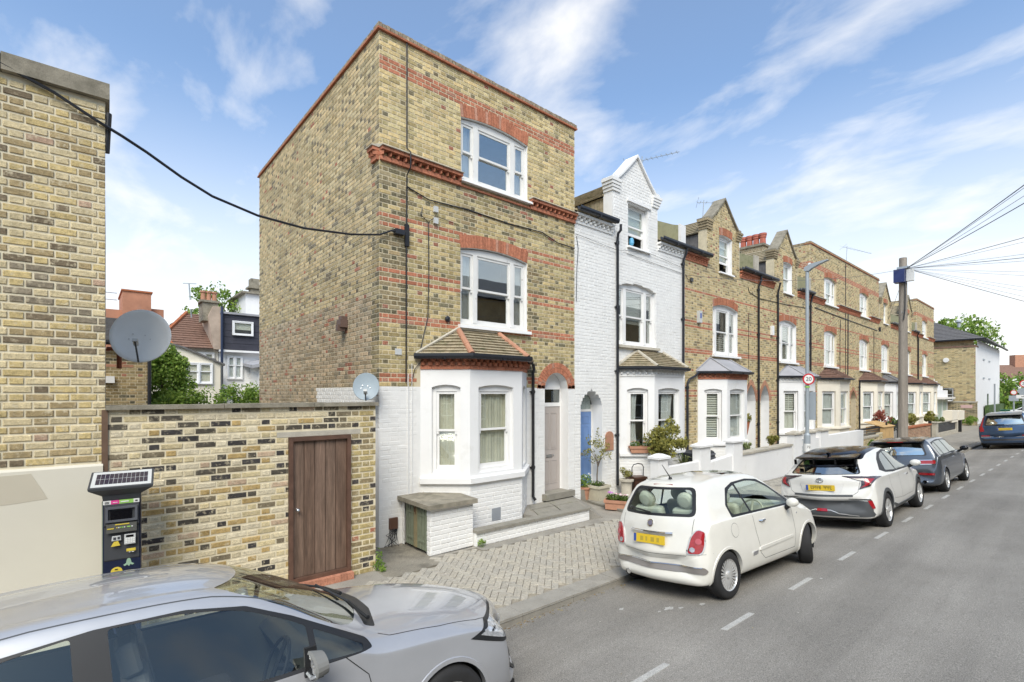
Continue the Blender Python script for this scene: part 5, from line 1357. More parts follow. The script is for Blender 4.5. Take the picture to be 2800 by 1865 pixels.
# wall boxes, alarm, cables
m = MB(); m.box(.72, -.10, 5.02, .90, -.006, 5.40); ab = m.build('alarm_box', M['pale_plastic'], H3); m = MB(); m.box(.77, -.104, 5.16, .85, -.1005, 5.32); m.build('emblem', M['print_blue'], ab)
m = MB(); m.box(1.12, -.09, 5.05, 1.3, -.006, 5.42); m.build('alarm_box', M['upvc'], H4); m = MB(); m.box(5.0+.2, -.10, 3.42, 5.46, -.006, 3.6); m.build('alarm_box', M['print_yellow'], H5)
m = MB(); m.box(.30, -.06, 6.28, .42, -.006, 6.40); m.build('cable_box', M['trim_grey'], H3); cable(H3, [(.0, -.02, 6.45), (.1, -.04, 6.32), (.3, -.03, 6.33)], .01)
cable(H3, [(4.4, -.02, 6.65), (4.5, -.02, 6.5), (5.3, -.02, 6.38), (8.0, -.02, 6.45), (11, -.02, 6.6)], .012); cable(H3, [(4.45, -.02, 5.7), (4.45, -.02, 3.0)], .008)
cable(H5, [(.5, -.02, 6.7), (5, -.02, 6.6), (11, -.02, 6.5)], .02); cable(H5, [(4.2, -.02, 6.5), (4.1, -.02, 5.6), (4.1, -.02, 3.4)], .012); cable(H5, [(5.0, -.02, 9.5), (5.0, -.02, 3.4)], .015); cable(H6, [(4.7, -.02, 6.4), (4.72, -.02, 3.5)], .015); cable(H5, [(5.4, -.02, 6.9), (5.3, -.02, .5)], .03)
m = MB(); m.tube([(4.72, -.3, 6.35), (4.72, -.3, 6.6)], .06, 8); m.build('lamp_bracket', M['black_iron'], H6)
cable(H2, [(.05, -.02, 6.6), (.1, -.03, 6.3), (.05, -.03, 5.8), (.04, -.02, 5.0)], .007); cable(H2, [(0, -.03, 6.65), (1.6, -.05, 6.55), (3.0, -.05, 6.75), (5.0, -.03, 6.62)], .005)
cable(H2, [(2.1, -.02, 6.55), (3.4, -.03, 6.5), (4.9, -.02, 6.45)], .006)
boxo('air_brick', (2.9, -.632, .26, 3.1, -.622, .42), M['white_gloss'], H2)
m = MB(); m.prism([(1.17, 1.25), (1.50, 1.25), (1.50, 1.62)]+[(1.335+.165*math.cos(PI*k/8), 1.62+.13*math.sin(PI*k/8)) for k in range(1, 8)]+[(1.17, 1.62)], -.03, -.006, 'y'); m.build('wall_niche', M['terracotta'], H2)
m = MB(); m.box(1.42, -.012, .02, 1.44, -.004, .6); m.build('crack_seal', M['mortar'], H2) if False else None
m = MB(); m.box(4.0, -.66, .05, 4.10, -.63, .72); m.build('meter_cupboard', surf('olive_cupboard', (.14, .11, .05), .6, .1, 4, .1, 50), H2)
# flowers in the open dormer window
m = MB(); m.lathe([(.05, 0), (.07, .05), (.06, .16), (.04, .2)], c=(2.45, .09, 6.87), seg=12); v = tag(m.build('flower_vase', surf('light_blue_vase', (.12, .40, .62), .3, .05, 4, 0, 40), None), 'light blue vase in the open dormer window of the white house', 'vase'); v.location = (5.135, 0, 0)
# chimney stacks, pots, aerials
CS = thing('chimney_stack', 'brick chimney stack with four red pots above the terrace roofs', 'chimney', (20.95, 1.85, 8.4))
b3 = BrickSet(CS, 0)
for loc, L, rz in (((-.45, 1.25, 0), 1.25, -PI/2), ((-.45, 0, 0), .7, 0)):
    w_ = wall_panel('stack_face', L, 0, 1.45, [], M['mortar_old'], CS, loc=loc, rz=rz); bond(b3, w_, L, 0, 1.45, [], stock(.15, (.30, .24, .15)), 'stock')
b3.finish()
m = MB(); m.box(-.449, .001, 0, .25, 1.25, 1.44); m.build('stack_core', M['mortar_old'], CS); m = MB(); m.box(-.52, -.06, 1.4, .32, 1.32, 1.5); m.build('stack_cap', M['stone'], CS)
for k in range(4):
    m = MB(); m.lathe([(.15, 0), (.14, .08), (.13, .35), (.16, .36), (.16, .45), (.18, .46), (.18, .56), (.13, .57)], c=(-.1, .16+k*.31, 1.5), seg=14); m.box(-.26, .10+k*.31, 1.58, -.21, .22+k*.31, 1.80); m.build('chimney_pot', surf('red_pot', (.42, .13, .09), .8, .15, 6, .2, 60), CS)
C2 = thing('chimney_stack', 'pale chimney stack with two clay pots behind the white gable', 'chimney', (10.3, 2.3, 8.2))
boxo('stack_core', (-.4, -.1, 0, .3, 1.2, 1.75), M['stone_pale'], C2)
for k, mt in ((.15, 'terracotta'), (.75, 'stone_pale')):
    m = MB(); m.lathe([(.13, 0), (.12, .3), (.15, .31), (.15, .38), (.16, .40), (.16, .46), (.1, .47)], c=(-.1, k, 1.75), seg=14); m.build('chimney_pot', M[mt], C2)
aerial('long TV aerial on a mast behind the white gable', (9.85, 1.3, 8.2), (9.85, 1.3, 10.5), (9.93, 2.0, 10.50), (10.35, .25, 10.42), 11)
aerial('short TV aerial on a leaning mast left of the first brick gable', (13.1, 1.0, 8.3), (13.3, 1.0, 9.85), (13.2, 1.2, 9.8), (13.9, .4, 9.72), 5)
aerial('TV aerial on the flat roof behind the street lamp', (30.4, 1.2, 9.5), (30.8, 1.2, 11.6), (30.8, 1.4, 11.6), (33.4, .6, 11.5), 8)
# ================================================================ vehicles
from mathutils.bvhtree import BVHTree
def crom(p0, p1, p2, p3, t):
    return .5*((2*p1)+(-p0+p2)*t+(2*p0-5*p1+4*p2-p3)*t*t+(-p0+3*p1-3*p2+p3)*t*t*t)
def body_mesh(rows, zmid=.55, nu=4, nv=4):
    """rows: (x, dx, zb, w, zsh, wr, zr, zc) from the rear bumper to the nose"""
    ctrl = []
    for (x, dx, zb, w, zsh, wr, zr, zc) in rows:
        h = zc-zb
        zm = min(zmid, zb+.5*h); zs = min(zsh, zb+.80*h); ws = w-.035 if zs >= zsh-1e-6 else w-.03
        zR = min(zr, zc-.02*h); zR = max(zR, zs+.03*h)
        P = [(0, zb, 0), (w*.80, zb, .55), (w*.95, zb+min(.06, .15*h), .9), (w, zm, 1.0), (ws, zs, 1.0), (min(ws-.012, w-.05), zs+min(.03, .05*h), 1.0), (min(wr, ws-.01), zR, .92), (min(wr, ws)*.72, zR+(zc-zR)*.62, .6), (min(wr, ws)*.36, zR+(zc-zR)*.93, .2), (0, zc, 0)]
        ctrl.append([Vector((x+dx*k, y, z)) for (y, z, k) in P])
    nr, nc = len(ctrl), len(ctrl[0])
    def G(i, j):
        i = max(0, min(nr-1, i)); 
        if j < 0: p = ctrl[i][-j]; return Vector((p.x, -p.y, p.z))
        if j >= nc: p = ctrl[i][2*nc-2-j]; return Vector((p.x, -p.y, p.z))
        return ctrl[i][j]
    U = [(i, k/nu) for i in range(nr-1) for k in range(nu)]+[(nr-2, 1.0)]
    V = [(j, k/nv) for j in range(nc-1) for k in range(nv)]+[(nc-2, 1.0)]
    def lin(a, b, c, d, t):           # centripetal-like damping: blend of Catmull-Rom and straight line where spans differ a lot
        q = crom(a, b, c, d, t); l1 = (c-b).length; l0 = (b-a).length; l2 = (d-c).length
        k = min(1, 1.6*min(l0, l2, 1e9)/max(l1, 1e-6)+.35) if min(l0, l2) > 1e-7 else .5
        k = k*min(1, 2.2*l1/max(l0, l2, 1e-6)+.1)
        k = min(1, k); return q*k+(b.lerp(c, t))*(1-k)
    grid = []
    for i, t in U:
        cols = [lin(G(i-1, j), G(i, j), G(i+1, j), G(i+2, j), t) for j in range(nc)]
        def g2(j):
            if j < 0: p = cols[-j]; return Vector((p.x, -p.y, p.z))
            if j >= nc: p = cols[2*nc-2-j]; return Vector((p.x, -p.y, p.z))
            return cols[j]
        half = [lin(g2(j-1), g2(j), g2(j+1), g2(j+2), s) for j, s in V]
        ring = half+[Vector((p.x, -p.y, p.z)) for p in half[-2:0:-1]]
        grid.append(ring)
    n = len(grid[0]); v = [p for r_ in grid for p in r_]; f = []
    for a in range(len(grid)-1):
        for b in range(n): f.append((a*n+b, a*n+(b+1) % n, (a+1)*n+(b+1) % n, (a+1)*n+b))
    f.append(tuple(range(n))[::-1]); f.append(tuple((len(grid)-1)*n+k for k in range(n)))
    bm = bmesh.new(); vs_ = [bm.verts.new(p) for p in v]
    for q in f:
        try: bm.faces.new([vs_[k] for k in q])
        except ValueError: pass
    bmesh.ops.remove_doubles(bm, verts=bm.verts, dist=1e-4)
    bmesh.ops.recalc_face_normals(bm, faces=bm.faces)
    return bm
def rpoly(P, r=.03, n=4):
    """round the corners of polygon P; r may be a list"""
    out = []; k = len(P)
    for i in range(k):
        rr = r[i] if hasattr(r, '__len__') else r
        a, b, c = Vector(P[i-1]), Vector(P[i]), Vector(P[(i+1) % k])
        d1 = (a-b); d2 = (c-b); l = min(rr, d1.length*.45, d2.length*.45)
        p, q = b+d1.normalized()*l, b+d2.normalized()*l
        for s in range(n+1):
            t = s/n; w = p*(1-t)**2+b*2*t*(1-t)+q*t*t; out.append((w.x, w.y))
    return out
def inpoly(P, x, y):
    c = False; j = len(P)-1
    for i in range(len(P)):
        if (P[i][1] > y) != (P[j][1] > y) and x < (P[j][0]-P[i][0])*(y-P[i][1])/(P[j][1]-P[i][1])+P[i][0]: c = not c
        j = i
    return c
AX = {'side': lambda p: (p[0], p[2]), 'end': lambda p: (p[1], p[2]), 'top': lambda p: (p[0], p[1])}
def cut(bm, P, view, filt):
    pj = AX[view]; xs = [p[0] for p in P]; ys = [p[1] for p in P]; e = .01
    x0, x1, y0, y1 = min(xs)-e, max(xs)+e, min(ys)-e, max(ys)+e
    def bb(f):
        q = [pj(v.co) for v in f.verts]; return min(a for a, b in q), max(a for a, b in q), min(b for a, b in q), max(b for a, b in q)
    cand = set()
    for f in bm.faces:
        if not filt(f.calc_center_median(), f.normal): continue
        a, b, c, d = bb(f)
        if a < x1 and b > x0 and c < y1 and d > y0: cand.add(f)
    for i in range(len(P)):
        p, q = P[i-1], P[i]; sx0, sx1 = sorted((p[0], q[0])); sy0, sy1 = sorted((p[1], q[1]))
        sub = []
        for f in cand:
            a, b, c, d = bb(f)
            if a < sx1+.002 and b > sx0-.002 and c < sy1+.002 and d > sy0-.002: sub.append(f)
        if not sub: continue
        dx, dy = q[0]-p[0], q[1]-p[1]
        if abs(dx)+abs(dy) < 1e-7: continue
        if view == 'side': co, no = Vector((p[0], 0, p[1])), Vector((dy, 0, -dx))
        elif view == 'end': co, no = Vector((0, p[0], p[1])), Vector((0, dy, -dx))
        else: co, no = Vector((p[0], p[1], 0)), Vector((dy, -dx, 0))
        ge = set(sub)
        for f in sub: ge |= set(f.edges); ge |= set(f.verts)
        r_ = bmesh.ops.bisect_plane(bm, geom=list(ge), dist=1e-5, plane_co=co, plane_no=no.normalized())
        cand = {f for f in cand if f.is_valid}
        for g in r_['geom']:
            if isinstance(g, bmesh.types.BMFace) and g.is_valid: cand.add(g)
    out = []
    for f in cand:
        if f.is_valid:
            c = pj(f.calc_center_median())
            if inpoly(P, c[0], c[1]): out.append(f)
    return out
def split(bm, faces, name, mat, parent, inset=.0):
    """move faces to an object of their own"""
    if not faces: return None
    vm = {}; v = []; fs = []
    for f in faces:
        ids = []
        for x in f.verts:
            if x not in vm: vm[x] = len(v); v.append(x.co-x.normal*inset)
            ids.append(vm[x])
        fs.append(ids)
    me = bpy.data.meshes.new(name); me.from_pydata(v, [], fs); me.materials.append(mat)
    me.polygons.foreach_set('use_smooth', [True]*len(fs)); me.update()
    bmesh.ops.delete(bm, geom=list(faces), context='FACES')
    return link(bpy.data.objects.new(name, me), parent)
class Surf:
    def __init__(s, bm): s.t = BVHTree.FromBMesh(bm)
    def hit(s, view, a, b, sgn):
        if view == 'side': o, d = Vector((a, 3*sgn, b)), Vector((0, -sgn, 0))
        elif view == 'end': o, d = Vector((-3 if sgn < 0 else 9, a, b)), Vector((1 if sgn < 0 else -1, 0, 0))
        else: o, d = Vector((a, b, 4)), Vector((0, 0, -1))
        h = s.t.ray_cast(o, d); return (h[0], h[1]) if h[0] is not None else (None, None)
def patch(S, P, view, sgn, name, mat, parent, lift=.006, cell=.04, thick=.012, dome=0.0):
    xs = [p[0] for p in P]; ys = [p[1] for p in P]; mb = MB(); key = {}
    ar = sum(P[i-1][0]*P[i][1]-P[i][0]*P[i-1][1] for i in range(len(P)))
    if ar < 0: P = P[::-1]
    cx, cy = sum(xs)/len(xs), sum(ys)/len(ys)
    def V(p, out):
        k = (round(p[0], 5), round(p[1], 5), out)
        if k in key: return key[k]
        h, n = S.hit(view, p[0], p[1], sgn)
        if h is None:
            h, n = S.hit(view, p[0]*.96+cx*.04, p[1]*.96+cy*.04, sgn)
            if h is None: return None
        q = h+n*(lift if out else -thick); key[k] = len(mb.v); mb.v.append(tuple(q)); return key[k]
    x = min(xs)
    nx = max(1, round((max(xs)-min(xs))/cell)); ny = max(1, round((max(ys)-min(ys))/cell))
    cw, ch = (max(xs)-min(xs))/nx, (max(ys)-min(ys))/ny
    for i in range(nx):
        for j in range(ny):
            a, b = min(xs)+i*cw, min(ys)+j*ch
            q = clip_poly(P, [(a, b), (a+cw, b), (a+cw, b+ch), (a, b+ch)])
            if len(q) < 3 or area2(q) < 1e-8: continue
            ids = [V(p, 1) for p in q]
            if None in ids: continue
            ids = [k for n_, k in enumerate(ids) if k != ids[n_-1]]
            if len(ids) >= 3: mb.f.append(tuple(ids)); mb.c.append(None); mb.mi.append(0)
    n = len(P)
    for i in range(n):
        a, b = V(P[i-1], 1), V(P[i], 1); c, d = V(P[i], 0), V(P[i-1], 0)
        if None in (a, b, c, d) or a == b: continue
        mb.f.append((a, b, c, d)); mb.c.append(None); mb.mi.append(0)
    if not mb.f: return None
    return mb.build(name, mat, parent, fix=False, autosmooth=50)
def ribbon(S, L, view, sgn, name, mat, parent, w=.006, lift=.0012, step=.04, closed=False):
    pts = []; L = list(L)+([L[0]] if closed else [])
    for a, b in zip(L, L[1:]):
        d = math.hypot(b[0]-a[0], b[1]-a[1]); k = max(1, int(d/step))
        for i in range(k): pts.append((a[0]+(b[0]-a[0])*i/k, a[1]+(b[1]-a[1])*i/k))
    pts.append(L[-1]); H = [S.hit(view, p[0], p[1], sgn) for p in pts]; H = [h for h in H if h[0] is not None]
    mb = MB(); v = []
    for i, (h, n) in enumerate(H):
        d = (H[min(i+1, len(H)-1)][0]-H[max(i-1, 0)][0]).normalized(); s = d.cross(n).normalized()*w/2
        v += [h+n*lift+s, h+n*lift-s]
    mb.add(v, [(2*i, 2*i+1, 2*i+3, 2*i+2) for i in range(len(H)-1)]); return mb.build(name, mat, parent)
def wheel(parent, loc, Rr, w, side, style, steer=0.0, rimR=.66):
    """axis along y; outer face towards side (+1 left, -1 right)"""
    m = MB(); T = []
    for r, y in ((rimR, .46), (rimR+.02, .50), (.84, .52), (.94, .46), (.985, .36), (1, .2), (1, -.2), (.985, -.36), (.94, -.46), (.84, -.52), (rimR, -.46)): T.append((r*Rr, y*w))
    seg = 40; v = [(math.cos(2*PI*k/seg)*r, y, math.sin(2*PI*k/seg)*r) for r, y in T for k in range(seg)]
    f = [(i*seg+k, (i+1)*seg+k, (i+1)*seg+(k+1) % seg, i*seg+(k+1) % seg) for i in range(len(T)-1) for k in range(seg)]
    m.add(v, f)
    for gy in (-.28, -.1, .1, .28):      # tread grooves
        pass
    W_ = m.build('wheel', M['tyre'], parent, loc=loc, rot=(0, 0, steer), autosmooth=35)
    m = MB(); s = side; rr = rimR*Rr
    prof = [(rr*1.0, s*.47*w), (rr*.97, s*.44*w), (rr*.93, s*.30*w), (rr*.90, -s*.3*w), (rr*.9, -s*.45*w)]
    v = [(math.cos(2*PI*k/seg)*r, y, math.sin(2*PI*k/seg)*r) for r, y in prof for k in range(seg)]
    m.add(v, [(i*seg+k, (i+1)*seg+k, (i+1)*seg+(k+1) % seg, i*seg+(k+1) % seg) for i in range(len(prof)-1) for k in range(seg)])
    mt = M['alloy']
    m.build('rim', mt, W_, autosmooth=40)
    n, ww, tw = {'multi': (24, .020, .9), 'five': (5, .075, .5), 'ten': (10, .034, .7), 'plain': (5, .09, .5)}[style]
    for k in range(n):
        a = 2*PI*k/n; ca_, sa_ = math.cos(a), math.sin(a); b = MB()
        r0, r1 = rr*.22, rr*.955; y0, y1 = s*.40*w, s*.43*w
        P = []
        for r, wd, y in ((r0, ww*.8, s*.36*w), (r1, ww*(1 if style != 'five' else 1.35), s*.425*w)):
            for o_, yy in ((-wd/2, y), (wd/2, y), (wd/2, y-s*.02), (-wd/2, y-s*.02)): P.append((ca_*r-sa_*o_, yy, sa_*r+ca_*o_))
        b.add(P, [(0, 1, 5, 4), (1, 2, 6, 5), (2, 3, 7, 6), (3, 0, 4, 7)]); b.build('spoke', mt, W_)
    b = MB(); b.lathe([(0, 0), (rr*.25, 0), (rr*.25, .02), (rr*.18, .03), (0, .032)], seg=18, M4=Matrix.Translation((0, s*(.36*w-.008), 0)) @ Matrix.Rotation(-s*PI/2, 4, 'X')); b.build('hub_cap', mt, W_)
    b = MB(); b.lathe([(0, 0), (rr*.75, 0), (rr*.75, .02), (0, .02)], seg=24, M4=Matrix.Translation((0, s*.12*w, 0)) @ Matrix.Rotation(-s*PI/2, 4, 'X')); b.build('brake_disc', M['alloy_dark'], W_)
    return W_
def seat(parent, x, y, z, mat, head=True, s=1.0, round_head=False):
    m = MB()
    m.box(x-.25, y-.25, z, x+.27, y+.25, z+.14)
    M4 = Matrix.Translation((x-.25, y, z+.1)) @ Matrix.Rotation(-.22, 4, 'Y'); m.box(-.07, -.24, 0, .07, .24, .56, M4)
    o = m.build('seat', mat, parent); bv = o.modifiers.new('b', 'BEVEL'); bv.width = .05; bv.segments = 3
    if head:
        m = MB(); M5 = M4 @ Matrix.Translation((0, 0, .66))
        if round_head: m.lathe([(0.001, -.06), (.09, -.055), (.12, -.02), (.12, .02), (.09, .055), (.001, .06)], seg=18, M4=M5 @ Matrix.Rotation(PI/2, 4, 'Y'), sx=1, sy=1.15)
        else: m.box(-.05, -.13, -.09, .05, .13, .10, M5)
        h = m.build('headrest', mat, o); h.modifiers.new('b', 'BEVEL').width = .02
        m = MB(); m.tube([M4 @ Vector((0, -.06, .5)), M4 @ Vector((0, -.06, .6))], .008, 6); m.tube([M4 @ Vector((0, .06, .5)), M4 @ Vector((0, .06, .6))], .008, 6); m.build('headrest_post', M['chrome'], o)
    return o
def car(name, label, rows, paint, wb, ax, Rr, ww, track, loc, heading, roll, style='five', steer=(0, 0), zmid=.55, side_glass=(), rear_glass=None, wind=None, glass='car_glass', trimw=.018, arch=1.09, interior='seat_dark', archtrim=None, roof=None, gaps=(), rhd=True, round_head=False, pillar=None, cowlx=None, nu=4, nv=4, roofmat=None, seat_z=.42, bars=True, liner=True, surround=True):
    """ax: x of the rear axle. returns root, Surf, bm-less helpers"""
    T = thing(name, label, 'car', loc)
    T.rotation_euler = (Matrix.Rotation(heading, 3, 'Z') @ Matrix.Rotation(-roll, 3, 'X')).to_euler()
    bm = body_mesh(rows, zmid, nu, nv)
    bmesh.ops.translate(bm, verts=bm.verts, vec=(-ax, 0, 0)); bm.normal_update()
    S = Surf(bm)
    Rarch = Rr*arch
    for wx in (0, wb):
        P = [(wx+Rarch*math.cos(2*PI*k/26), Rr+Rarch*math.sin(2*PI*k/26)) for k in range(26)]
        for s_ in (1, -1):
            fs = cut(bm, P, 'side', lambda c, n: c.y*s_ > track/2-.28 and c.z < Rr+Rarch+.05)
            bmesh.ops.delete(bm, geom=[f for f in fs if f.is_valid], context='FACES')
    for s_ in (1, -1):
        for poly in side_glass:
            flt = lambda c, n: c.y*s_ > .15 and n.y*s_ > .12 and c.z > .7
            P = rpoly(*poly) if isinstance(poly, tuple) else rpoly(poly)
            if surround:
                cx = sum(p[0] for p in P)/len(P); cy = sum(p[1] for p in P)/len(P)
            bm.normal_update(); split(bm, cut(bm, P, 'side', flt), 'side_window', M[glass], T, .004)
        if pillar:
            bm.normal_update(); split(bm, cut(bm, rpoly(pillar, .02), 'side', lambda c, n: c.y*s_ > .15 and n.y*s_ > .12 and c.z > .7), 'window_trim', M['trim_black'], T, .0015)
    if rear_glass: bm.normal_update(); split(bm, cut(bm, rpoly(*rear_glass[0]), 'end', lambda c, n: c.x < rear_glass[1] and n.x < -.1), 'rear_window', M['car_glass_rear' if 'dark' in glass else glass], T, .004)
    if rear_glass and len(rear_glass) > 2: bm.normal_update(); split(bm, cut(bm, rpoly(*rear_glass[2]), 'end', lambda c, n: c.x < rear_glass[1] and n.x < -.1), 'rear_window_surround', M['trim_black'], T, .0015)
    if wind: bm.normal_update(); split(bm, cut(bm, rpoly(*wind[0]), 'end', lambda c, n: c.x > wind[1] and n.x > .12 and c.x < wind[2]), 'windscreen', M['car_glass_wind' if glass == 'car_glass_side' else glass], T, .004)
    if roof: bm.normal_update(); split(bm, cut(bm, rpoly(*roof[0]), 'top', lambda c, n: n.z > .5 and c.z > roof[1]), 'roof_panel', M[roofmat or 'screen'], T, .0)
    bm.normal_update()
    me = bpy.data.meshes.new('body'); 
    for f in bm.faces: f.smooth = True
    for e in bm.edges:
        if len(e.link_faces) == 2 and e.calc_face_angle(0) > math.radians(38): e.smooth = False
    bm.to_mesh(me); me.materials.append(paint); body = link(bpy.data.objects.new('body', me), T); bm.free()
    # arch lips, liners, wheels
    for wx in (0, wb):
        for s_ in (1, -1):
            pts = []
            for k in range(31):
                a = -.35+(PI+.7)*k/30; h, n = S.hit('side', wx+(Rarch+.008)*math.cos(a), Rr+(Rarch+.008)*math.sin(a), s_)
                if h is not None: pts.append((h, n))
            mb = MB(); v = []
            rw = archtrim[1] if archtrim else .018
            for k, (h, n) in enumerate(pts):
                rad = Vector((h.x-wx, 0, h.z-Rr)).normalized(); q0 = h-rad*.012
                v += [q0-Vector((0, s_*.05, 0)), q0+Vector((0, s_*.006, 0)), h+rad*rw+Vector((0, s_*.006, 0)), h+rad*(rw+.006)-Vector((0, s_*.004, 0))]
            mb.add(v, [(4*i+j, 4*i+4+j, 4*i+5+j, 4*i+1+j) for i in range(len(pts)-1) for j in range(3)])
            mb.build('arch_trim' if archtrim else 'arch_lip', M[archtrim[0]] if archtrim else paint, T, autosmooth=50)
            mb = MB(); y1 = s_*(track/2+.06); y0 = s_*(track/2-.30); n = 20
            R2 = Rarch+.004; ring = [(wx+R2*math.cos(-.4+(PI+.8)*k/n), Rr+R2*math.sin(-.4+(PI+.8)*k/n)) for k in range(n+1)]
            for a_, b_ in zip(ring, ring[1:]): mb.face([(a_[0], y0, a_[1]), (b_[0], y0, b_[1]), (b_[0], y1-s_*.05, b_[1]), (a_[0], y1-s_*.05, a_[1])])
            mb.face([(p[0], y0, p[1]) for p in ring]); mb.build('arch_liner', M['trim_black'], T)
            wheel(T, (wx, s_*(track/2), Rr), Rr, ww, s_, style, steer[0] if wx else 0)
    # cabin
    L = rows[-1][0]; zf = rows[len(rows)//2][2]
    m = MB(); m.box(.1, -track/2+.0, zf+.05, wb-.2, track/2, zf+.10); m.build('floor_pan', M['trim_black'], T)
    cx = cowlx-ax if cowlx else wb-.35
    m = MB(); m.prism([(cx+.15, .55), (cx-.35, .62), (cx-.42, .78), (cx-.30, .90), (cx+.12, .93)], -track/2+.02, track/2-.02, 'y'); m.build('dashboard', M['trim_grey'] if interior == 'seat_dark' else M['seat_cream'], T)
    sy = -.36 if rhd else .36
    m = MB(); Wm = Matrix.Translation((cx-.55, sy, .84)) @ Matrix.Rotation(-1.15, 4, 'Y'); n = 24
    m.tube([Wm @ Vector((.18*math.cos(2*PI*k/n), .18*math.sin(2*PI*k/n), 0)) for k in range(n+1)], .014, 6); m.tube([Wm @ Vector((-.17, 0, 0)), Wm @ Vector((.17, 0, 0))], .016, 6); m.tube([Wm @ Vector((0, 0, 0)), Wm @ Vector((0, 0, -.25))], .025, 6)
    m.build('steering_wheel', M[interior] if interior == 'seat_cream' else M['trim_black'], T)
    for y in (-.36, .36): seat(T, cx-.95, y, seat_z, M[interior], round_head=round_head)
    for y in (-.33, .33): seat(T, max(.18, cx-1.75), y, seat_z+.02, M[interior], round_head=round_head)
    for g in gaps:
        for s_ in (1, -1): ribbon(S, g, 'side', s_, 'panel_gap', M['trim_black'], T)
    m = MB(); m.box(-ax+.35, -track/2+.1, .17, L-ax-.35, track/2-.1, .24); m.build('underbody', M['trim_black'], T)
    return T, S
def sh(P, ax): return [(x-ax, z) for x, z in P]
def mirror(T, x, y, z, s_, paint, w=.19, h=.13):
    m = MB(); prof = []
    m.lathe([(.001, -.07), (.7, -.065), (.95, -.03), (1, .0), (1, .02)], seg=20, M4=Matrix.Translation((x, y+s_*w*.55, z)) @ Matrix.Rotation(-PI/2, 4, 'Y') @ Matrix.Diagonal((h/2, w/2, 1, 1)) @ Matrix.Rotation(PI, 4, 'X'))
    o = m.build('door_mirror', paint, T, smooth=True)
    m = MB(); m.lathe([(.001, 0), (.9, 0), (.9, .004), (.001, .004)], seg=20, M4=Matrix.Translation((x-.022, y+s_*w*.55, z)) @ Matrix.Rotation(-PI/2, 4, 'Y') @ Matrix.Diagonal((h/2, w/2, 1, 1))); m.build('mirror_glass', M['chrome'], o)
    m = MB(); m.tube([(x+.02, y-s_*.03, z-.09), (x+.02, y+s_*w*.35, z-.03)], [.035, .03], 8); m.build('mirror_stalk', M['trim_black'], o)
def wiper(T, S, P, name='wiper', sgn=-1):
    m = MB(); h = [S.hit('end', a, b, sgn) for a, b in P]; q = [a+n*.03 for a, n in h if a is not None]
    if len(q) > 1: m.tube(q, .012, 6); m.build(name, M['trim_black'], T)
def plate(T, loc, rot, chars=None, name='number_plate', blur=None):
    m = MB(); m.box(-.006, -.26, -.056, .0, .26, .056); p = m.build(name, M['plate'], T, loc=loc, rot=rot)
    m = MB(); m.box(-.007, .215, -.052, -.0061, .258, .052); m.build('plate_band', M['print_blue'], p)
    return p
def text_obj(s, name, mat, parent, loc, rot, size, extrude=.0006, align='CENTER'):
    c = bpy.data.curves.new(name, 'FONT'); c.body = s; c.size = size; c.extrude = extrude; c.align_x = align; c.align_y = 'CENTER'
    o = bpy.data.objects.new(name, c); me = bpy.data.meshes.new_from_object(o); bpy.data.objects.remove(o)
    me.materials.clear(); me.materials.append(mat); q = link(bpy.data.objects.new(name, me), parent); q.location = loc; q.rotation_euler = rot; return q
ROLL = math.radians(6.6)
def ground_at(X, Y): return roadz(kerbY(X)-Y)
HR = math.atan(KS)

# ---------------------------------------------------------------- cream small hatchback
P_CREAM = paint_mat('cream_pearl_paint', (.73, .715, .655))
rowsA = [ # x, dx, zb, w, zsh, wr, zr, zc
 (.035, .10, .40, .40, 9, .3, 9, .50), (.0, .13, .30, .60, 9, .5, 9, .575), (.015, .15, .25, .70, 9, .6, 9, .64), (.05, .16, .22, .745, 9, .66, 9, .76), (.085, .16, .21, .765, .80, .67, .86, .90),
 (.13, .16, .205, .78, .88, .67, .965, 1.01), (.21, .15, .20, .79, .91, .655, 1.08, 1.13), (.30, .13, .20, .80, .92, .63, 1.19, 1.25), (.40, .10, .20, .807, .925, .595, 1.29, 1.365), (.50, .07, .20, .81, .93, .57, 1.345, 1.425),
 (.75, .03, .20, .813, .93, .555, 1.385, 1.462), (1.10, .0, .20, .813, .93, .55, 1.405, 1.485), (1.5, 0, .20, .813, .925, .55, 1.40, 1.488), (1.85, -.02, .20, .813, .92, .56, 1.365, 1.465), (2.10, -.06, .20, .813, .915, .58, 1.29, 1.40),
 (2.35, -.10, .20, .812, .91, .62, 1.17, 1.27), (2.60, -.12, .20, .81, .905, .67, 1.03, 1.11), (2.80, -.10, .20, .808, .88, .70, .93, .99), (3.0, -.08, .20, .80, .85, .68, .885, .935), (3.2, -.10, .20, .79, .80, .64, .83, .875), (3.36, -.16, .21, .77, .74, .58, .765, .80), (3.46, -.22, .22, .73, 9, .5, 9, .69), (3.525, -.24, .26, .66, 9, .45, 9, .57), (3.55, -.22, .34, .5, 9, .3, 9, .46)]
axA = .60
sgA = [(sh([(.88, .985), (.86, 1.10), (1.02, 1.27), (1.22, 1.325), (1.30, .975)], axA), [.06, .1, .12, .02, .03]), (sh([(1.345, .975), (1.27, 1.335), (1.60, 1.35), (1.86, 1.315), (2.12, 1.20), (2.42, .985), (2.38, .955)], axA), [.02, .02, .1, .1, .1, .05, .04])]
pA = sh([(.83, .955), (.82, 1.11), (1.0, 1.305), (1.22, 1.362), (1.6, 1.375), (1.90, 1.342), (2.16, 1.225), (2.50, .99), (2.42, .93), (1.3, .948)], axA)
kx, ky = 2.44, -4.42
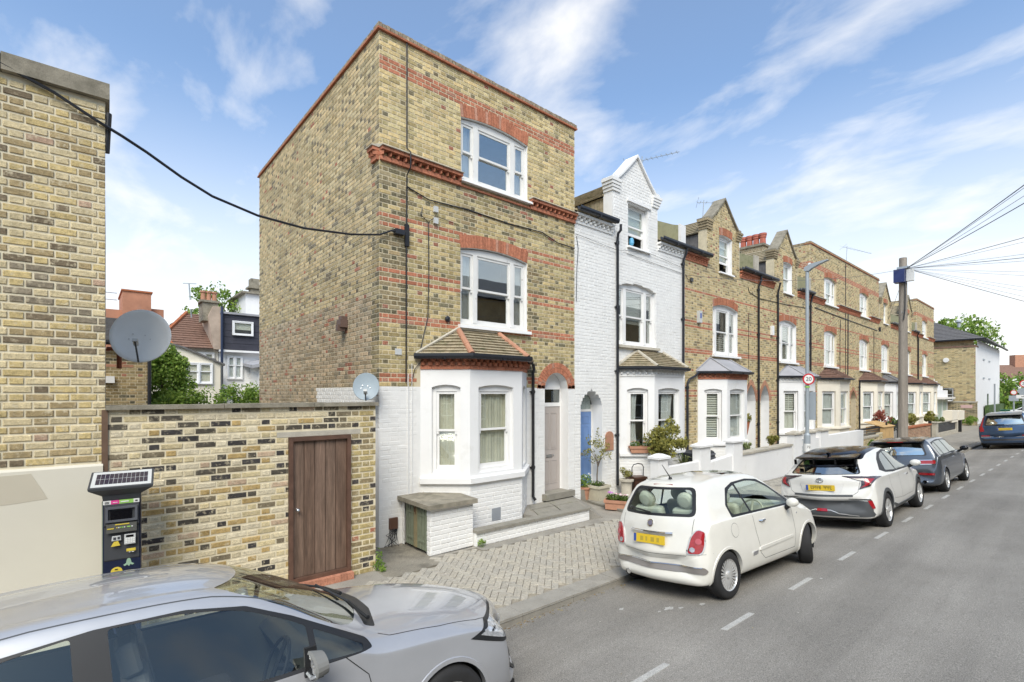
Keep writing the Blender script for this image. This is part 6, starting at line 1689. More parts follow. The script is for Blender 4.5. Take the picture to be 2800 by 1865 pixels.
TA, SA = car('small_hatchback', 'cream small three-door hatchback with twin round rear lamps and chrome bumper strip', rowsA, P_CREAM, 2.30, axA, .29, .185, 1.40, (kx, ky, .0), math.radians(-4.6), ROLL, style='multi', steer=(math.radians(27), 0),
    side_glass=sgA, pillar=pA, rear_glass=(([(-.545, 1.055), (.545, 1.055), (.455, 1.335), (-.455, 1.335)], .07), .2, ([(-.60, 1.02), (.60, 1.02), (.50, 1.365), (-.50, 1.365)], .09)), wind=(([(-.62, .99), (.62, .99), (.50, 1.36), (-.50, 1.36)], .08), 1.0, 2.5),
    interior='seat_cream', round_head=True, cowlx=2.62, gaps=[sh([(1.32, .95), (1.34, .7), (1.40, .42), (1.52, .33), (2.40, .33)], axA), sh([(2.40, .33), (2.44, .5), (2.44, .9)], axA)], roof=((sh([(1.28, -.42), (1.28, .42), (2.02, .40), (2.02, -.40)], axA), .05), 1.3), roofmat='car_glass_dark')
def E_(P): return P
patch(SA, rpoly([(-.72, .365), (.72, .365), (.745, .40), (.72, .445), (-.72, .445), (-.745, .40)], .03), 'end', -1, 'bumper_strip', surf('bumper_grey', (.27, .25, .235), .35, .05, 4, 0, 40, metal=.3), TA, lift=.012, cell=.05)
q = [SA.hit('end', y, .437, -1)[0]+Vector((-.014, 0, 0)) for y in [-.70+.1*k for k in range(15)]]; MB().tube(q, .008, 6).build('chrome_strip', M['chrome'], TA)
for s_ in (1, -1):
    patch(SA, rpoly([(s_*.50, .585), (s_*.70, .585), (s_*.735, .70), (s_*.725, .875), (s_*.63, .89), (s_*.55, .80)], .05), 'end', -1, 'tail_lamp_bezel', M['alloy'], TA, lift=.010, cell=.03)
    tl = patch(SA, rpoly([(s_*.525, .60), (s_*.69, .60), (s_*.72, .70), (s_*.712, .86), (s_*.635, .875), (s_*.57, .79)], .04), 'end', -1, 'tail_lamp', M['lamp_red'], TA, lift=.020, cell=.03)
    patch(SA, [(s_*.585+.034*math.cos(a), .645+.030*math.sin(a)) for a in [2*PI*k/14 for k in range(14)]], 'end', -1, 'reversing_lamp', M['lamp_clear'], TA, lift=.024, cell=.03)
    patch(SA, [(s_*.655+.034*math.cos(a), .745+.034*math.sin(a)) for a in [2*PI*k/14 for k in range(14)]], 'end', -1, 'brake_lamp', surf('pink_lens', (.48, .07, .09), .15, .1, 9, 0, 40, coat=1), TA, lift=.026, cell=.03)
    patch(SA, rpoly(sh([(1.36, .46), (2.36, .485), (2.36, .52), (1.38, .50)], axA), .012), 'side', s_, 'rub_strip', P_CREAM, TA, lift=.014, cell=.06)
    patch(SA, rpoly(sh([(1.18, .425), (1.30, .43), (1.31, .475), (1.18, .47)], axA), .012), 'side', s_, 'side_badge_strip', M['chrome'], TA, lift=.012, cell=.06)
    hp = [SA.hit('side', x-axA, .83, s_)[0]+Vector((0, s_*.03, 0)) for x in (1.46, 1.5, 1.58, 1.62)]; hp[0].y -= s_*.03; hp[-1].y -= s_*.03
    MB().tube(hp, .011, 8).build('door_handle', M['chrome'], TA)
    mirror(TA, 2.27-axA, s_*.80, .98, s_, P_CREAM, .17, .13)
    patch(SA, [(2.58-axA+.014*math.cos(a), .79+.014*math.sin(a)) for a in [2*PI*k/8 for k in range(8)]], 'side', s_, 'side_repeater', M['lamp_clear'], TA, lift=.006, cell=.03)
    patch(SA, rpoly([(s_*.52, .66), (s_*.66, .66), (s_*.66, .80), (s_*.52, .80)], .065), 'end', 1, 'headlamp', M['lamp_clear'], TA, lift=.008, cell=.03)
patch(SA, [(.83-axA+.085*math.cos(a), .80+.085*math.sin(a)) for a in [2*PI*k/20 for k in range(20)]], 'side', -1, 'fuel_flap', P_CREAM, TA, lift=.003, cell=.05)
ribbon(SA, [(.83-axA+.088*math.cos(a), .80+.088*math.sin(a)) for a in [2*PI*k/20 for k in range(20)]], 'side', -1, 'panel_gap', M['trim_grey'], TA, closed=True, w=.004)
ribbon(SA, [(-.58, 1.0), (-.56, .62), (-.50, .565), (.50, .565), (.56, .62), (.58, 1.0)], 'end', -1, 'panel_gap', M['trim_black'], TA)
ribbon(SA, [(-.60, .585), (-.78, .60)], 'end', -1, 'panel_gap', M['trim_grey'], TA, w=.004); ribbon(SA, [(.60, .585), (.78, .60)], 'end', -1, 'panel_gap', M['trim_grey'], TA, w=.004)
q = [SA.hit('end', y, .825, -1)[0]+Vector((-.022-.012*(abs(y) < .3), 0, 0)) for y in [-.34+.085*k for k in range(9)]]; MB().tube(q, .017, 8).build('tailgate_handle', M['chrome'], TA)
TA.scale = (1, 1, 1.045)
h, n = SA.hit('end', 0, .735, -1)
pa = plate(TA, (h.x-.012, .0, .735), (0, math.atan2(-.16, 1)*-1*.9, 0))
for k, (a, w_) in enumerate(((.12, .05), (.04, .03), (-.06, .055), (-.15, .04))):      # pixelated characters: only a soft smudge remains
    boxo('plate_smudge', (-.0072, a-w_/2, -.03, -.0066, a+w_/2, .025), surf('plate_smudge', (.46, .34, .05), .5, .1, 9, 0, 40), pa)
patch(SA, [(.052*math.cos(a), .93+.046*math.sin(a)) for a in [2*PI*k/18 for k in range(18)]], 'end', -1, 'badge', M['chrome'], TA, lift=.012, cell=.03)
patch(SA, [(.036*math.cos(a), .93+.031*math.sin(a)) for a in [2*PI*k/14 for k in range(14)]], 'end', -1, 'badge', surf('badge_grey', (.16, .15, .2), .3, .1, 9, 0, 40), TA, lift=.0145, cell=.03)
wiper(TA, SA, [(.02, 1.045), (.2, 1.065), (.42, 1.075)]); 
m = MB(); m.lathe([(0, 0), (.03, 0), (.02, .03), (0, .035)], c=(.62-axA, 0, 1.447), seg=10); m.tube([(.62-axA, 0, 1.47), (.46-axA, .0, 1.66)], [.009, .004], 6); m.build('aerial', M['trim_black'], TA)
for y in (.44,): m = MB(); m.tube([(.02-axA+.12, y, .255), (-axA+.055, y, .25)], .042, 14, cap=False); m.tube([(.02-axA+.12, y, .255), (-axA+.06, y, .25)], .036, 14); m.build('exhaust_pipe', M['chrome'], TA)
boxo('high_stop_lamp', (.44-axA, -.16, 1.385, .46-axA, .16, 1.40), M['lamp_red'], TA)

# ---------------------------------------------------------------- white coupe SUV with black roof
P_WHITE = paint_mat('white_pearl_paint', (.72, .71, .67))
rowsB = [(.05, .12, .46, .5, 9, .4, 9, .56), (.0, .17, .36, .72, 9, .6, 9, .64), (.02, .20, .30, .80, 9, .7, 9, .74), (.05, .22, .27, .85, 9, .74, 9, .86), (.06, .24, .26, .87, .92, .74, .97, 1.00), (.10, .26, .25, .88, .95, .72, 1.04, 1.07),
 (.25, .25, .25, .89, .965, .70, 1.13, 1.17), (.45, .22, .24, .895, .975, .66, 1.25, 1.30), (.65, .18, .24, .895, .98, .63, 1.36, 1.41), (.85, .13, .24, .895, .98, .60, 1.43, 1.48), (1.2, .05, .24, .895, .975, .58, 1.47, 1.535), (1.7, 0, .24, .895, .97, .58, 1.485, 1.555), (2.2, -.03, .24, .895, .965, .59, 1.45, 1.53), (2.55, -.08, .24, .895, .96, .61, 1.36, 1.45), (2.85, -.12, .24, .895, .955, .65, 1.23, 1.31), (3.15, -.14, .24, .895, .95, .70, 1.07, 1.13), (3.4, -.12, .24, .89, .93, .72, .99, 1.04), (3.8, -.14, .25, .88, .89, .70, .93, .97), (4.1, -.22, .27, .85, .82, .66, .85, .88), (4.28, -.32, .28, .78, 9, .55, 9, .74), (4.35, -.36, .32, .68, 9, .45, 9, .58), (4.37, -.34, .40, .5, 9, .3, 9, .48)]
axB = .93
pB = [(.98, 1.11), (1.30, 1.30), (1.62, 1.415), (2.1, 1.455), (2.55, 1.385), (2.95, 1.20), (3.28, 1.02), (3.2, .985), (1.7, 1.005), (1.25, 1.04)]
sgB = [(sh([(1.34, 1.075), (1.50, 1.29), (1.68, 1.37), (1.95, 1.405), (1.98, 1.03)], axB), [.05, .08, .08, .02, .02]), (sh([(2.03, 1.03), (2.0, 1.41), (2.2, 1.41), (2.55, 1.335), (2.92, 1.16), (3.14, 1.02)], axB), [.02, .02, .05, .08, .06, .03])]
TB, SB = car('coupe_suv', 'white coupe-roofed SUV with black roof, spoiler and boomerang tail lamps', rowsB, P_WHITE, 2.64, axB, .335, .21, 1.56, (8.12, -4.80, .015), math.radians(-.6), ROLL*.95, style='five', zmid=.6,
    side_glass=sgB, pillar=sh(pB, axB), rear_glass=(([(-.61, 1.095), (.61, 1.095), (.47, 1.335), (-.47, 1.335)], .05), .25, ([(-.64, 1.085), (.64, 1.085), (.50, 1.355), (-.50, 1.355)], .06)), wind=(([(-.66, 1.08), (.66, 1.08), (.52, 1.44), (-.52, 1.44)], .08), 1.3, 2.6), glass='car_glass_dark',
    archtrim=('trim_grey', .055), cowlx=3.1, roof=((sh([(.70, -.60), (.70, .60), (2.5, .56), (2.5, -.56)], axB), .1), 1.33), roofmat=None, gaps=[sh([(2.0, 1.0), (2.02, .45), (2.9, .45), (3.12, .6), (3.14, .95)], axB), sh([(1.98, .45), (1.45, .5), (1.3, .8), (1.32, 1.02)], axB)], seat_z=.48)
m = MB(); m.prism([(.50-axB, 1.415), (.43-axB, 1.40), (.44-axB, 1.388), (.66-axB, 1.40), (.9-axB, 1.45)], -.55, .55, 'y'); m.build('spoiler', M['screen'], TB)
patch(SB, rpoly([(-.53, 1.225), (.53, 1.225), (.52, 1.25), (-.52, 1.25)], .01), 'end', -1, 'window_band', M['screen'], TB, lift=.01, cell=.1)
for y in (-.56, -.2, .2, .56): m = MB(); m.box(.42-axB, y-.012, 1.27, .50-axB, y+.012, 1.375); m.build('spoiler_strut', M['screen'], TB)
for s_ in (1, -1):
    patch(SB, [(s_*.36, 1.055), (s_*.62, 1.04), (s_*.80, 1.03), (s_*.86, 1.00), (s_*.79, .87), (s_*.62, .81), (s_*.66, .90), (s_*.66, .97)], 'end', -1, 'tail_lamp', M['lamp_dark'], TB, lift=.02, cell=.04)
    patch(SB, [(s_*.70, 1.0), (s_*.82, .985), (s_*.765, .885), (s_*.64, .83), (s_*.71, .90)], 'end', -1, 'brake_lamp', M['lamp_red'], TB, lift=.028, cell=.04)
    patch(SB, [(s_*.74, .60), (s_*.80, .60), (s_*.83, .46), (s_*.79, .45)], 'end', -1, 'reflector', M['lamp_red'], TB, lift=.018, cell=.04)
    patch(SB, [(s_*.45, .635), (s_*.78, .63), (s_*.80, .60), (s_*.70, .61)], 'end', -1, 'bumper_slot', M['trim_black'], TB, lift=.01, cell=.04)
    patch(SB, rpoly(sh([(1.34, .27), (3.1, .27), (3.1, .36), (2.6, .34), (1.7, .34), (1.38, .42)], axB), .02), 'side', s_, 'sill_cladding', M['trim_grey'], TB, lift=.012, cell=.1)
    mirror(TB, 2.95-axB, s_*.88, 1.08, s_, P_WHITE, .2, .14)
    patch(SB, rpoly(sh([(2.55, .86), (2.68, .865), (2.68, .885), (2.55, .885)], axB), .008), 'side', s_, 'door_handle', M['chrome'], TB, lift=.02, cell=.1)
patch(SB, [(-.80, .585), (-.60, .60), (.60, .60), (.80, .585), (.80, .40), (.84, .30), (-.84, .30), (-.80, .40)], 'end', -1, 'lower_bumper', M['trim_grey'], TB, lift=.014, cell=.05)
patch(SB, rpoly([(-.10, .375), (.10, .375), (.08, .425), (-.08, .425)], .01), 'end', -1, 'fog_lamp', M['lamp_red'], TB, lift=.03, cell=.05)
ribbon(SB, [(-.6, .325), (-.28, .35), (-.14, .40), (.14, .40), (.28, .35), (.6, .325)], 'end', -1, 'bumper_trim', M['alloy'], TB, w=.014, lift=.02)
patch(SB, [(-.40, .92), (.40, .92), (.34, .74), (-.34, .74)], 'end', -1, 'plate_recess', paint_mat('white_recess', (.66, .65, .62)), TB, lift=.004, cell=.05)
ribbon(SB, [(-.66, 1.06), (-.60, .76), (-.52, .70), (.52, .70), (.60, .76), (.66, 1.06)], 'end', -1, 'panel_gap', M['trim_black'], TB)
ribbon(SB, [(-.52, .69), (.52, .69)], 'end', -1, 'lower_tailgate_trim', M['trim_grey'], TB, w=.04, lift=.008)
h, n = SB.hit('end', 0, .84, -1); pb = plate(TB, (h.x-.014, 0, .84), (0, .05, 0))
text_obj('LM16', 'plate_text', M['print_black'], pb, (-.0068, .075, -.001), (PI/2, 0, -PI/2), .085); text_obj('YYL', 'plate_text', M['print_black'], pb, (-.0068, -.14, -.001), (PI/2, 0, -PI/2), .085)
for a, b, w_ in ((.08, .012, .20), (-.13, .012, .15)): boxo('plate_smudge', (-.0074, a-w_/2, b-.012, -.0070, a+w_/2, b+.035), surf('plate_smudge', (.46, .34, .05), .5, .1, 9, 0, 40), pb)
m = MB(); n_ = 24
bx_ = SB.hit('end', 0, .985, -1)[0].x-.012
m.tube([(bx_, .062*math.cos(2*PI*k/n_), .985+.040*math.sin(2*PI*k/n_)) for k in range(n_+1)], .006, 6); m.tube([(bx_, .032*math.cos(2*PI*k/n_), .997+.020*math.sin(2*PI*k/n_)) for k in range(n_+1)], .005, 6); m.tube([(bx_, .018*math.cos(2*PI*k/n_), .985+.036*math.sin(2*PI*k/n_)) for k in range(n_+1)], .005, 6); m.build('badge', M['chrome'], TB)
m = MB(); m.prism([(.72-axB, 1.44), (.62-axB, 1.50), (.66-axB, 1.50), (.86-axB, 1.465)], -.02, .02, 'y'); m.build('shark_fin', M['screen'], TB)
wiper(TB, SB, [(-.02, 1.09), (.25, 1.10), (.42, 1.10)])

# ---------------------------------------------------------------- grey two-tone compact estate
P_GREY = paint_mat('dark_grey_metallic', (.085, .10, .125), .5, .0, .3)
rowsC = [(.05, .10, .42, .5, 9, .4, 9, .52), (.0, .13, .32, .74, 9, .6, 9, .62), (.02, .14, .27, .82, 9, .7, 9, .74), (.05, .15, .25, .85, .82, .76, .88, .90), (.09, .15, .23, .87, .93, .76, 1.01, 1.04), (.14, .14, .22, .88, .955, .73, 1.14, 1.18), (.22, .12, .21, .885, .96, .69, 1.28, 1.32), (.34, .09, .21, .89, .96, .64, 1.365, 1.41), (.6, .05, .20, .89, .96, .61, 1.39, 1.437), (1.2, .0, .20, .89, .955, .605, 1.395, 1.441), (1.8, 0, .20, .89, .95, .605, 1.39, 1.435), (2.3, -.02, .20, .89, .945, .61, 1.365, 1.41), (2.6, -.06, .20, .89, .94, .63, 1.29, 1.345), (2.85, -.10, .20, .89, .94, .67, 1.14, 1.18), (3.08, -.10, .20, .89, .93, .70, 1.0, 1.04), (3.4, -.10, .20, .88, .90, .70, .95, .985), (3.8, -.14, .21, .87, .85, .66, .88, .915), (4.08, -.22, .23, .83, .78, .6, .80, .82), (4.2, -.28, .26, .75, 9, .5, 9, .68), (4.25, -.30, .34, .6, 9, .4, 9, .54)]
axC = .80
TC, SC = car('compact_estate', 'dark grey compact estate car with silver-blue roof edge and split red tail lamps', rowsC, P_GREY, 2.67, axC, .32, .21, 1.56, (13.6, -4.92, .02), HR, ROLL*.9, style='ten',
    side_glass=[(sh([(.62, 1.0), (.66, 1.28), (.98, 1.33), (1.0, 1.0)], axC), .04), (sh([(1.05, 1.0), (1.03, 1.335), (1.72, 1.345), (1.74, .995)], axC), .03), (sh([(1.80, .995), (1.78, 1.345), (2.3, 1.32), (2.62, 1.20), (2.86, .995)], axC), .04)], pillar=sh([(.55, .97), (.60, 1.33), (1.4, 1.375), (2.32, 1.35), (2.68, 1.22), (2.96, .98)], axC),
    rear_glass=(([(-.60, 1.03), (.60, 1.03), (.50, 1.31), (-.50, 1.31)], .06), .1, ([(-.64, 1.01), (.64, 1.01), (.54, 1.36), (-.54, 1.36)], .06)), wind=(([(-.64, 1.02), (.64, 1.02), (.54, 1.35), (-.54, 1.35)], .08), 1.3, 2.6), glass='car_glass_dark', cowlx=3.0,
    roof=((sh([(.36, -.60), (.36, .60), (2.4, .58), (2.4, -.58)], axC), .08), 1.3), roofmat='screen', gaps=[sh([(1.76, .98), (1.78, .4), (2.8, .38), (2.95, .6), (2.95, .94)], axC), sh([(1.72, .4), (1.15, .45), (1.02, .8), (1.02, .98)], axC)])
for s_ in (1, -1):
    a, b = (.40, .80) if s_ > 0 else (-.80, -.40)
    patch(SC, rpoly([(a, .78), (b, .78), (b, .90), (a, .90)], .03), 'end', -1, 'tail_lamp_bezel', M['chrome'], TC, lift=.012, cell=.05)
    patch(SC, rpoly([(a+.015, .795), (b-.015, .795), (b-.015, .885), (a+.015, .885)], .03), 'end', -1, 'tail_lamp', M['lamp_red'], TC, lift=.024, cell=.05)
    patch(SC, rpoly([(s_*.42, .50), (s_*.76, .50), (s_*.76, .555), (s_*.42, .555)], .01), 'end', -1, 'bumper_lamp', M['lamp_red'], TC, lift=.016, cell=.05)
    y = s_*.56; m = MB(); m.tube([(.12-axC, y, .33), (-axC-.01, y, .33)], .05, 14, cap=False); m.tube([(.12-axC, y, .33), (-axC+.0, y, .33)], .032, 12); m.build('exhaust_pipe', M['chrome'], TC)
    mirror(TC, 2.78-axC, s_*.88, 1.03, s_, M['screen'], .2, .14)
    patch(SC, rpoly(sh([(1.9, .84), (2.05, .84), (2.05, .865), (1.9, .865)], axC), .008), 'side', s_, 'door_handle', M['chrome'], TC, lift=.02, cell=.1)
ribbon(SC, [(0, .64), (0, 1.02)], 'end', -1, 'panel_gap', M['trim_black'], TC); ribbon(SC, [(-.36, .62), (.36, .62)], 'end', -1, 'panel_gap', M['trim_black'], TC)
h, n = SC.hit('end', 0, .68, -1); plate(TC, (h.x-.012, 0, .68), (0, 0, 0))
m = MB(); m.prism([(.10-axC, 1.40), (.08-axC, 1.375), (.34-axC, 1.385), (.45-axC, 1.43)], -.58, .58, 'y'); m.build('spoiler', M['screen'], TC)
boxo('high_stop_lamp', (.076-axC, -.18, 1.38, .085-axC, .18, 1.395), M['lamp_red'], TC)

# ---------------------------------------------------------------- dark blue tall SUV
P_BLUE = paint_mat('deep_blue_metallic', (.035, .075, .15), .5, 0, .3)
rowsD = [(.05, .10, .50, .6, 9, .4, 9, .60), (.0, .13, .40, .84, 9, .7, 9, .72), (.02, .15, .33, .92, 9, .8, 9, .86), (.05, .15, .30, .95, 9, .84, 9, 1.0), (.08, .15, .28, .96, 1.02, .84, 1.10, 1.14), (.14, .15, .27, .965, 1.10, .80, 1.26, 1.30), (.24, .13, .26, .97, 1.12, .76, 1.44, 1.48), (.36, .10, .26, .97, 1.13, .71, 1.60, 1.65), (.50, .06, .26, .97, 1.13, .67, 1.68, 1.73), (1.2, 0, .26, .97, 1.12, .65, 1.71, 1.77), (2.0, 0, .26, .97, 1.11, .65, 1.70, 1.775), (2.7, -.03, .26, .97, 1.10, .66, 1.65, 1.73), (3.1, -.1, .26, .97, 1.10, .70, 1.48, 1.56), (3.5, -.14, .26, .97, 1.09, .76, 1.22, 1.28), (3.8, -.12, .26, .96, 1.06, .78, 1.12, 1.17), (4.3, -.14, .27, .95, 1.0, .76, 1.05, 1.09), (4.75, -.24, .3, .9, .9, .7, .93, .96), (4.9, -.32, .34, .8, 9, .5, 9, .78), (4.95, -.34, .42, .65, 9, .4, 9, .6)]
axD = 1.0
TD, SD = car('large_suv', 'dark blue large SUV seen from behind with tall red tail lamps', rowsD, P_BLUE, 2.98, axD, .37, .25, 1.68, (30.4, -5.75, .07), HR*.5, ROLL*.8, style='five', zmid=.7,
    side_glass=[(sh([(.72, 1.18), (.85, 1.58), (1.4, 1.62), (1.4, 1.17)], axD), .05), (sh([(1.48, 1.17), (1.48, 1.625), (2.3, 1.62), (2.3, 1.16)], axD), .04), (sh([(2.38, 1.16), (2.38, 1.62), (2.75, 1.57), (3.25, 1.30), (3.4, 1.16)], axD), .05)], pillar=sh([(.64, 1.15), (.8, 1.62), (1.4, 1.66), (2.75, 1.62), (3.35, 1.32), (3.52, 1.13)], axD),
    rear_glass=(([(-.68, 1.17), (.68, 1.17), (.56, 1.53), (-.56, 1.53)], .07), .2, ([(-.74, 1.13), (.74, 1.13), (.62, 1.60), (-.62, 1.60)], .07)), wind=(([(-.7, 1.25), (.7, 1.25), (.58, 1.60), (-.58, 1.60)], .08), 1.6, 3.0), glass='car_glass_dark', cowlx=3.4, seat_z=.6)
for s_ in (1, -1):
    patch(SD, [(s_*.68, 1.60), (s_*.735, 1.60), (s_*.84, 1.16), (s_*.90, 1.04), (s_*.88, .84), (s_*.74, .86), (s_*.76, 1.02), (s_*.80, 1.10)], 'end', -1, 'tail_lamp', M['lamp_red'], TD, lift=.02, cell=.05)
    patch(SD, rpoly([(s_*.55, .62), (s_*.86, .62), (s_*.86, .67), (s_*.55, .67)], .01), 'end', -1, 'reflector', M['lamp_red'], TD, lift=.016, cell=.05)
    mirror(TD, 3.2-axD, s_*.96, 1.22, s_, P_BLUE, .22, .16)
patch(SD, rpoly([(-.86, .575), (.86, .575), (.86, .605), (-.86, .605)], .01), 'end', -1, 'chrome_strip', M['chrome'], TD, lift=.014, cell=.05)
patch(SD, rpoly([(-.8, .40), (.8, .40), (.84, .50), (-.84, .50)], .01), 'end', -1, 'lower_bumper', M['trim_black'], TD, lift=.014, cell=.05)
h, n = SD.hit('end', 0, .96, -1); pd = plate(TD, (h.x-.014, 0, .96), (0, 0, 0)); boxo('plate_smudge', (-.0072, -.2, -.03, -.0066, .2, .03), surf('plate_smudge', (.46, .34, .05), .5, .1, 9, 0, 40), pd)
for k in range(5): boxo('tailgate_letter', (SD.hit('end', .24-.12*k, 1.07, -1)[0].x-.008, .22-.12*k, 1.055, SD.hit('end', .24-.12*k, 1.07, -1)[0].x-.002, .26-.12*k, 1.085), M['chrome'], TD)
m = MB(); m.prism([(.16-axD, 1.655), (.14-axD, 1.63), (.45-axD, 1.66), (.6-axD, 1.74)], -.62, .62, 'y'); m.build('spoiler', P_BLUE, TD); wiper(TD, SD, [(0, 1.17), (.3, 1.18)])

# ---------------------------------------------------------------- silver hatchback in the foreground
P_SILV = paint_mat('silver_blue_metallic', (.42, .43, .455), .30, .02, .32)
rowsE = [(.05, .10, .42, .5, 9, .4, 9, .52), (.0, .13, .32, .72, 9, .6, 9, .64), (.02, .15, .27, .80, 9, .7, 9, .78), (.06, .16, .24, .84, .84, .74, .90, .93), (.12, .16, .22, .87, .93, .73, 1.02, 1.06), (.22, .15, .21, .885, .95, .70, 1.18, 1.22), (.36, .12, .20, .89, .955, .66, 1.33, 1.375), (.52, .08, .20, .893, .955, .63, 1.41, 1.465), (.9, .04, .20, .895, .955, .61, 1.45, 1.515), (1.4, 0, .20, .895, .95, .60, 1.46, 1.54), (1.85, 0, .20, .895, .945, .60, 1.44, 1.53), (2.18, -.03, .20, .895, .94, .61, 1.385, 1.48), (2.45, -.08, .20, .895, .935, .64, 1.285, 1.375), (2.68, -.11, .20, .895, .93, .68, 1.165, 1.25), (2.90, -.12, .20, .893, .925, .73, 1.035, 1.12), (3.08, -.11, .20, .89, .915, .74, .965, 1.04), (3.4, -.10, .20, .885, .895, .71, .93, .995), (3.7, -.13, .20, .875, .86, .68, .885, .945), (3.95, -.18, .21, .85, .81, .64, .83, .88), (4.16, -.26, .23, .80, .72, .58, .76, .79), (4.29, -.34, .26, .72, .64, .48, 9, .68), (4.36, -.36, .31, .58, 9, .35, 9, .54), (4.37, -.34, .36, .45, 9, .3, 9, .46)]
rowsE = [((3.1+(r[0]-3.1)*1.13) if r[0] > 3.1 else r[0],)+r[1:] for r in rowsE]
axE = .80
XE = -4.56
TE, SE = car('silver_hatchback', 'silver-blue hatchback in the foreground with a broken door mirror', rowsE, P_SILV, 2.64, axE, .32, .21, 1.56, (XE, -4.27, .02), HR, ROLL*.9, style='ten', nu=6, nv=5,
    side_glass=[(sh([(.62, 1.0), (.80, 1.25), (1.05, 1.37), (1.36, 1.405), (1.40, .985)], axE), [.05, .1, .1, .02, .02]), (sh([(1.55, .985), (1.51, 1.41), (1.85, 1.40), (2.15, 1.345), (2.40, 1.225), (2.50, 1.165), (2.50, .965)], axE), [.02, .02, .1, .1, .1, .02, .02]), (sh([(2.54, .965), (2.54, 1.14), (2.84, .975), (2.82, .95)], axE), [.02, .02, .05, .03])],
    pillar=sh([(.58, .965), (.78, 1.27), (1.04, 1.388), (1.45, 1.422), (1.86, 1.414), (2.17, 1.358), (2.43, 1.238), (2.88, .99), (2.90, .94), (1.8, .955)], axE),
    rear_glass=(([(-.58, 1.08), (.58, 1.08), (.5, 1.33), (-.5, 1.33)], .06), .3), wind=(([(-.70, 1.06), (.70, 1.06), (.56, 1.47), (-.56, 1.47)], [.12, .12, .10, .10]), 1.2, 2.75), glass='car_glass_side', trimw=.02, cowlx=2.95,
    gaps=[sh([(1.48, .96), (1.54, .5), (1.60, .3), (2.75, .3), (2.88, .6), (2.84, .80), (2.70, .945)], axE), sh([(1.46, .96), (1.52, .45)], axE)])
patch(SE, rpoly([(2.93-axE, -.60), (3.0-axE, -.62), (3.09-axE, -.3), (3.11-axE, 0), (3.09-axE, .3), (3.0-axE, .62), (2.93-axE, .60), (2.97-axE, .3), (2.99-axE, 0), (2.97-axE, -.3)], .02), 'top', 1, 'scuttle_panel', M['trim_black'], TE, thick=.004, lift=.002, cell=.06)
for y0, y1 in ((-.55, .05), (.0, .6)):
    q = [SE.hit('top', x-axE, y, 1)[0]+Vector((0, 0, .03)) for x, y in ((2.98, y0), (2.95, (y0+y1)/2), (2.80, y1))]; m = MB(); m.tube(q, [.016, .012, .008], 6); m.build('wiper', M['trim_black'], TE)
for s_ in (1, -1):
    patch(SE, [(4.22-axE, s_*.50), (4.05-axE, s_*.70), (3.80-axE, s_*.80), (3.72-axE, s_*.83), (3.88-axE, s_*.825), (4.02-axE, s_*.79), (4.16-axE, s_*.68)], 'top', 1, 'headlamp', M['lamp_clear'], TE, lift=.006, cell=.04) if False else None
    patch(SE, [(3.66-axE, .765), (3.90-axE, .815), (4.26-axE, .775), (4.24-axE, .585), (4.0-axE, .635)], 'side', s_, 'headlamp_bezel', M['trim_black'], TE, lift=.003, cell=.03)
    hl = patch(SE, [(3.76-axE, .765), (3.92-axE, .795), (4.25-axE, .76), (4.22-axE, .60), (4.02-axE, .66)], 'side', s_, 'headlamp', M['lamp_clear'], TE, lift=.006, cell=.03)
    patch(SE, [(s_*.40, .61), (s_*.50, .65), (s_*.62, .70), (s_*.76, .745), (s_*.76, .62), (s_*.64, .56), (s_*.46, .55)], 'end', 1, 'headlamp', M['lamp_clear'], TE, lift=.006, cell=.03)
    ribbon(SE, [(3.05-axE, s_*.745), (3.45-axE, s_*.745), (3.80-axE, s_*.71), (4.02-axE, s_*.63), (4.16-axE, s_*.46)], 'top', 1, 'panel_gap', M['trim_black'], TE)
    ribbon(SE, [(3.05-axE, s_*.745), (2.98-axE, s_*.71)], 'top', 1, 'panel_gap', M['trim_black'], TE)
ribbon(SE, [(4.16-axE, -.46), (4.21-axE, -.2), (4.22-axE, 0), (4.21-axE, .2), (4.16-axE, .46)], 'top', 1, 'panel_gap', M['trim_black'], TE)
for s_ in (1, -1): ribbon(SE, [(.7-axE, s_*.62), (1.2-axE, s_*.585), (2.0-axE, s_*.575), (2.4-axE, s_*.60)], 'top', 1, 'roof_seam', M['trim_grey'], TE, w=.008)
mirror(TE, 2.46-axE, .88, 1.02, 1, P_SILV, .2, .14)
# the broken mirror on the street side: bare housing with the mechanism showing
mx_, my_, mz_ = 2.46-axE, -.90, 1.03
m = MB(); n = 12
for k in range(n):
    a0, a1 = -PI/2+PI*1.15*k/n, -PI/2+PI*1.15*(k+1)/n
    f_ = lambda a, r: (my_-.11-r*.10*math.cos(a)*1.25, mz_+r*.075*math.sin(a))
    p0, p1, q0, q1 = f_(a0, 1), f_(a1, 1), f_(a0, .8), f_(a1, .8)
    m.add([(mx_-.02, *p0), (mx_-.02, *p1), (mx_+.05, *q1), (mx_+.05, *q0)], [(0, 1, 2, 3)]); m.add([(mx_-.02, *p0), (mx_-.02, *p1), (mx_-.03, *q1), (mx_-.03, *q0)], [(0, 3, 2, 1)])
mm = m.build('door_mirror', P_SILV, TE)
m = MB(); m.box(mx_-.03, my_-.015, mz_-.10, mx_+.04, my_+.01, mz_+.07); m.box(mx_-.02, my_-.10, mz_-.09, mx_+.05, my_-.01, mz_-.05); m.build('mirror_base', M['trim_black'], mm)
rr = random.Random(5)
for k in range(9):
    a, b, c = mx_+rr.uniform(-.02, .02), my_-rr.uniform(.02, .14), mz_+rr.uniform(-.05, .04)
    m = MB(); m.box(a, b-.015, c-.012, a+.03, b+.015, c+.012); m.build('mirror_mechanism', M['alloy'] if k % 3 else M['trim_grey'], mm)
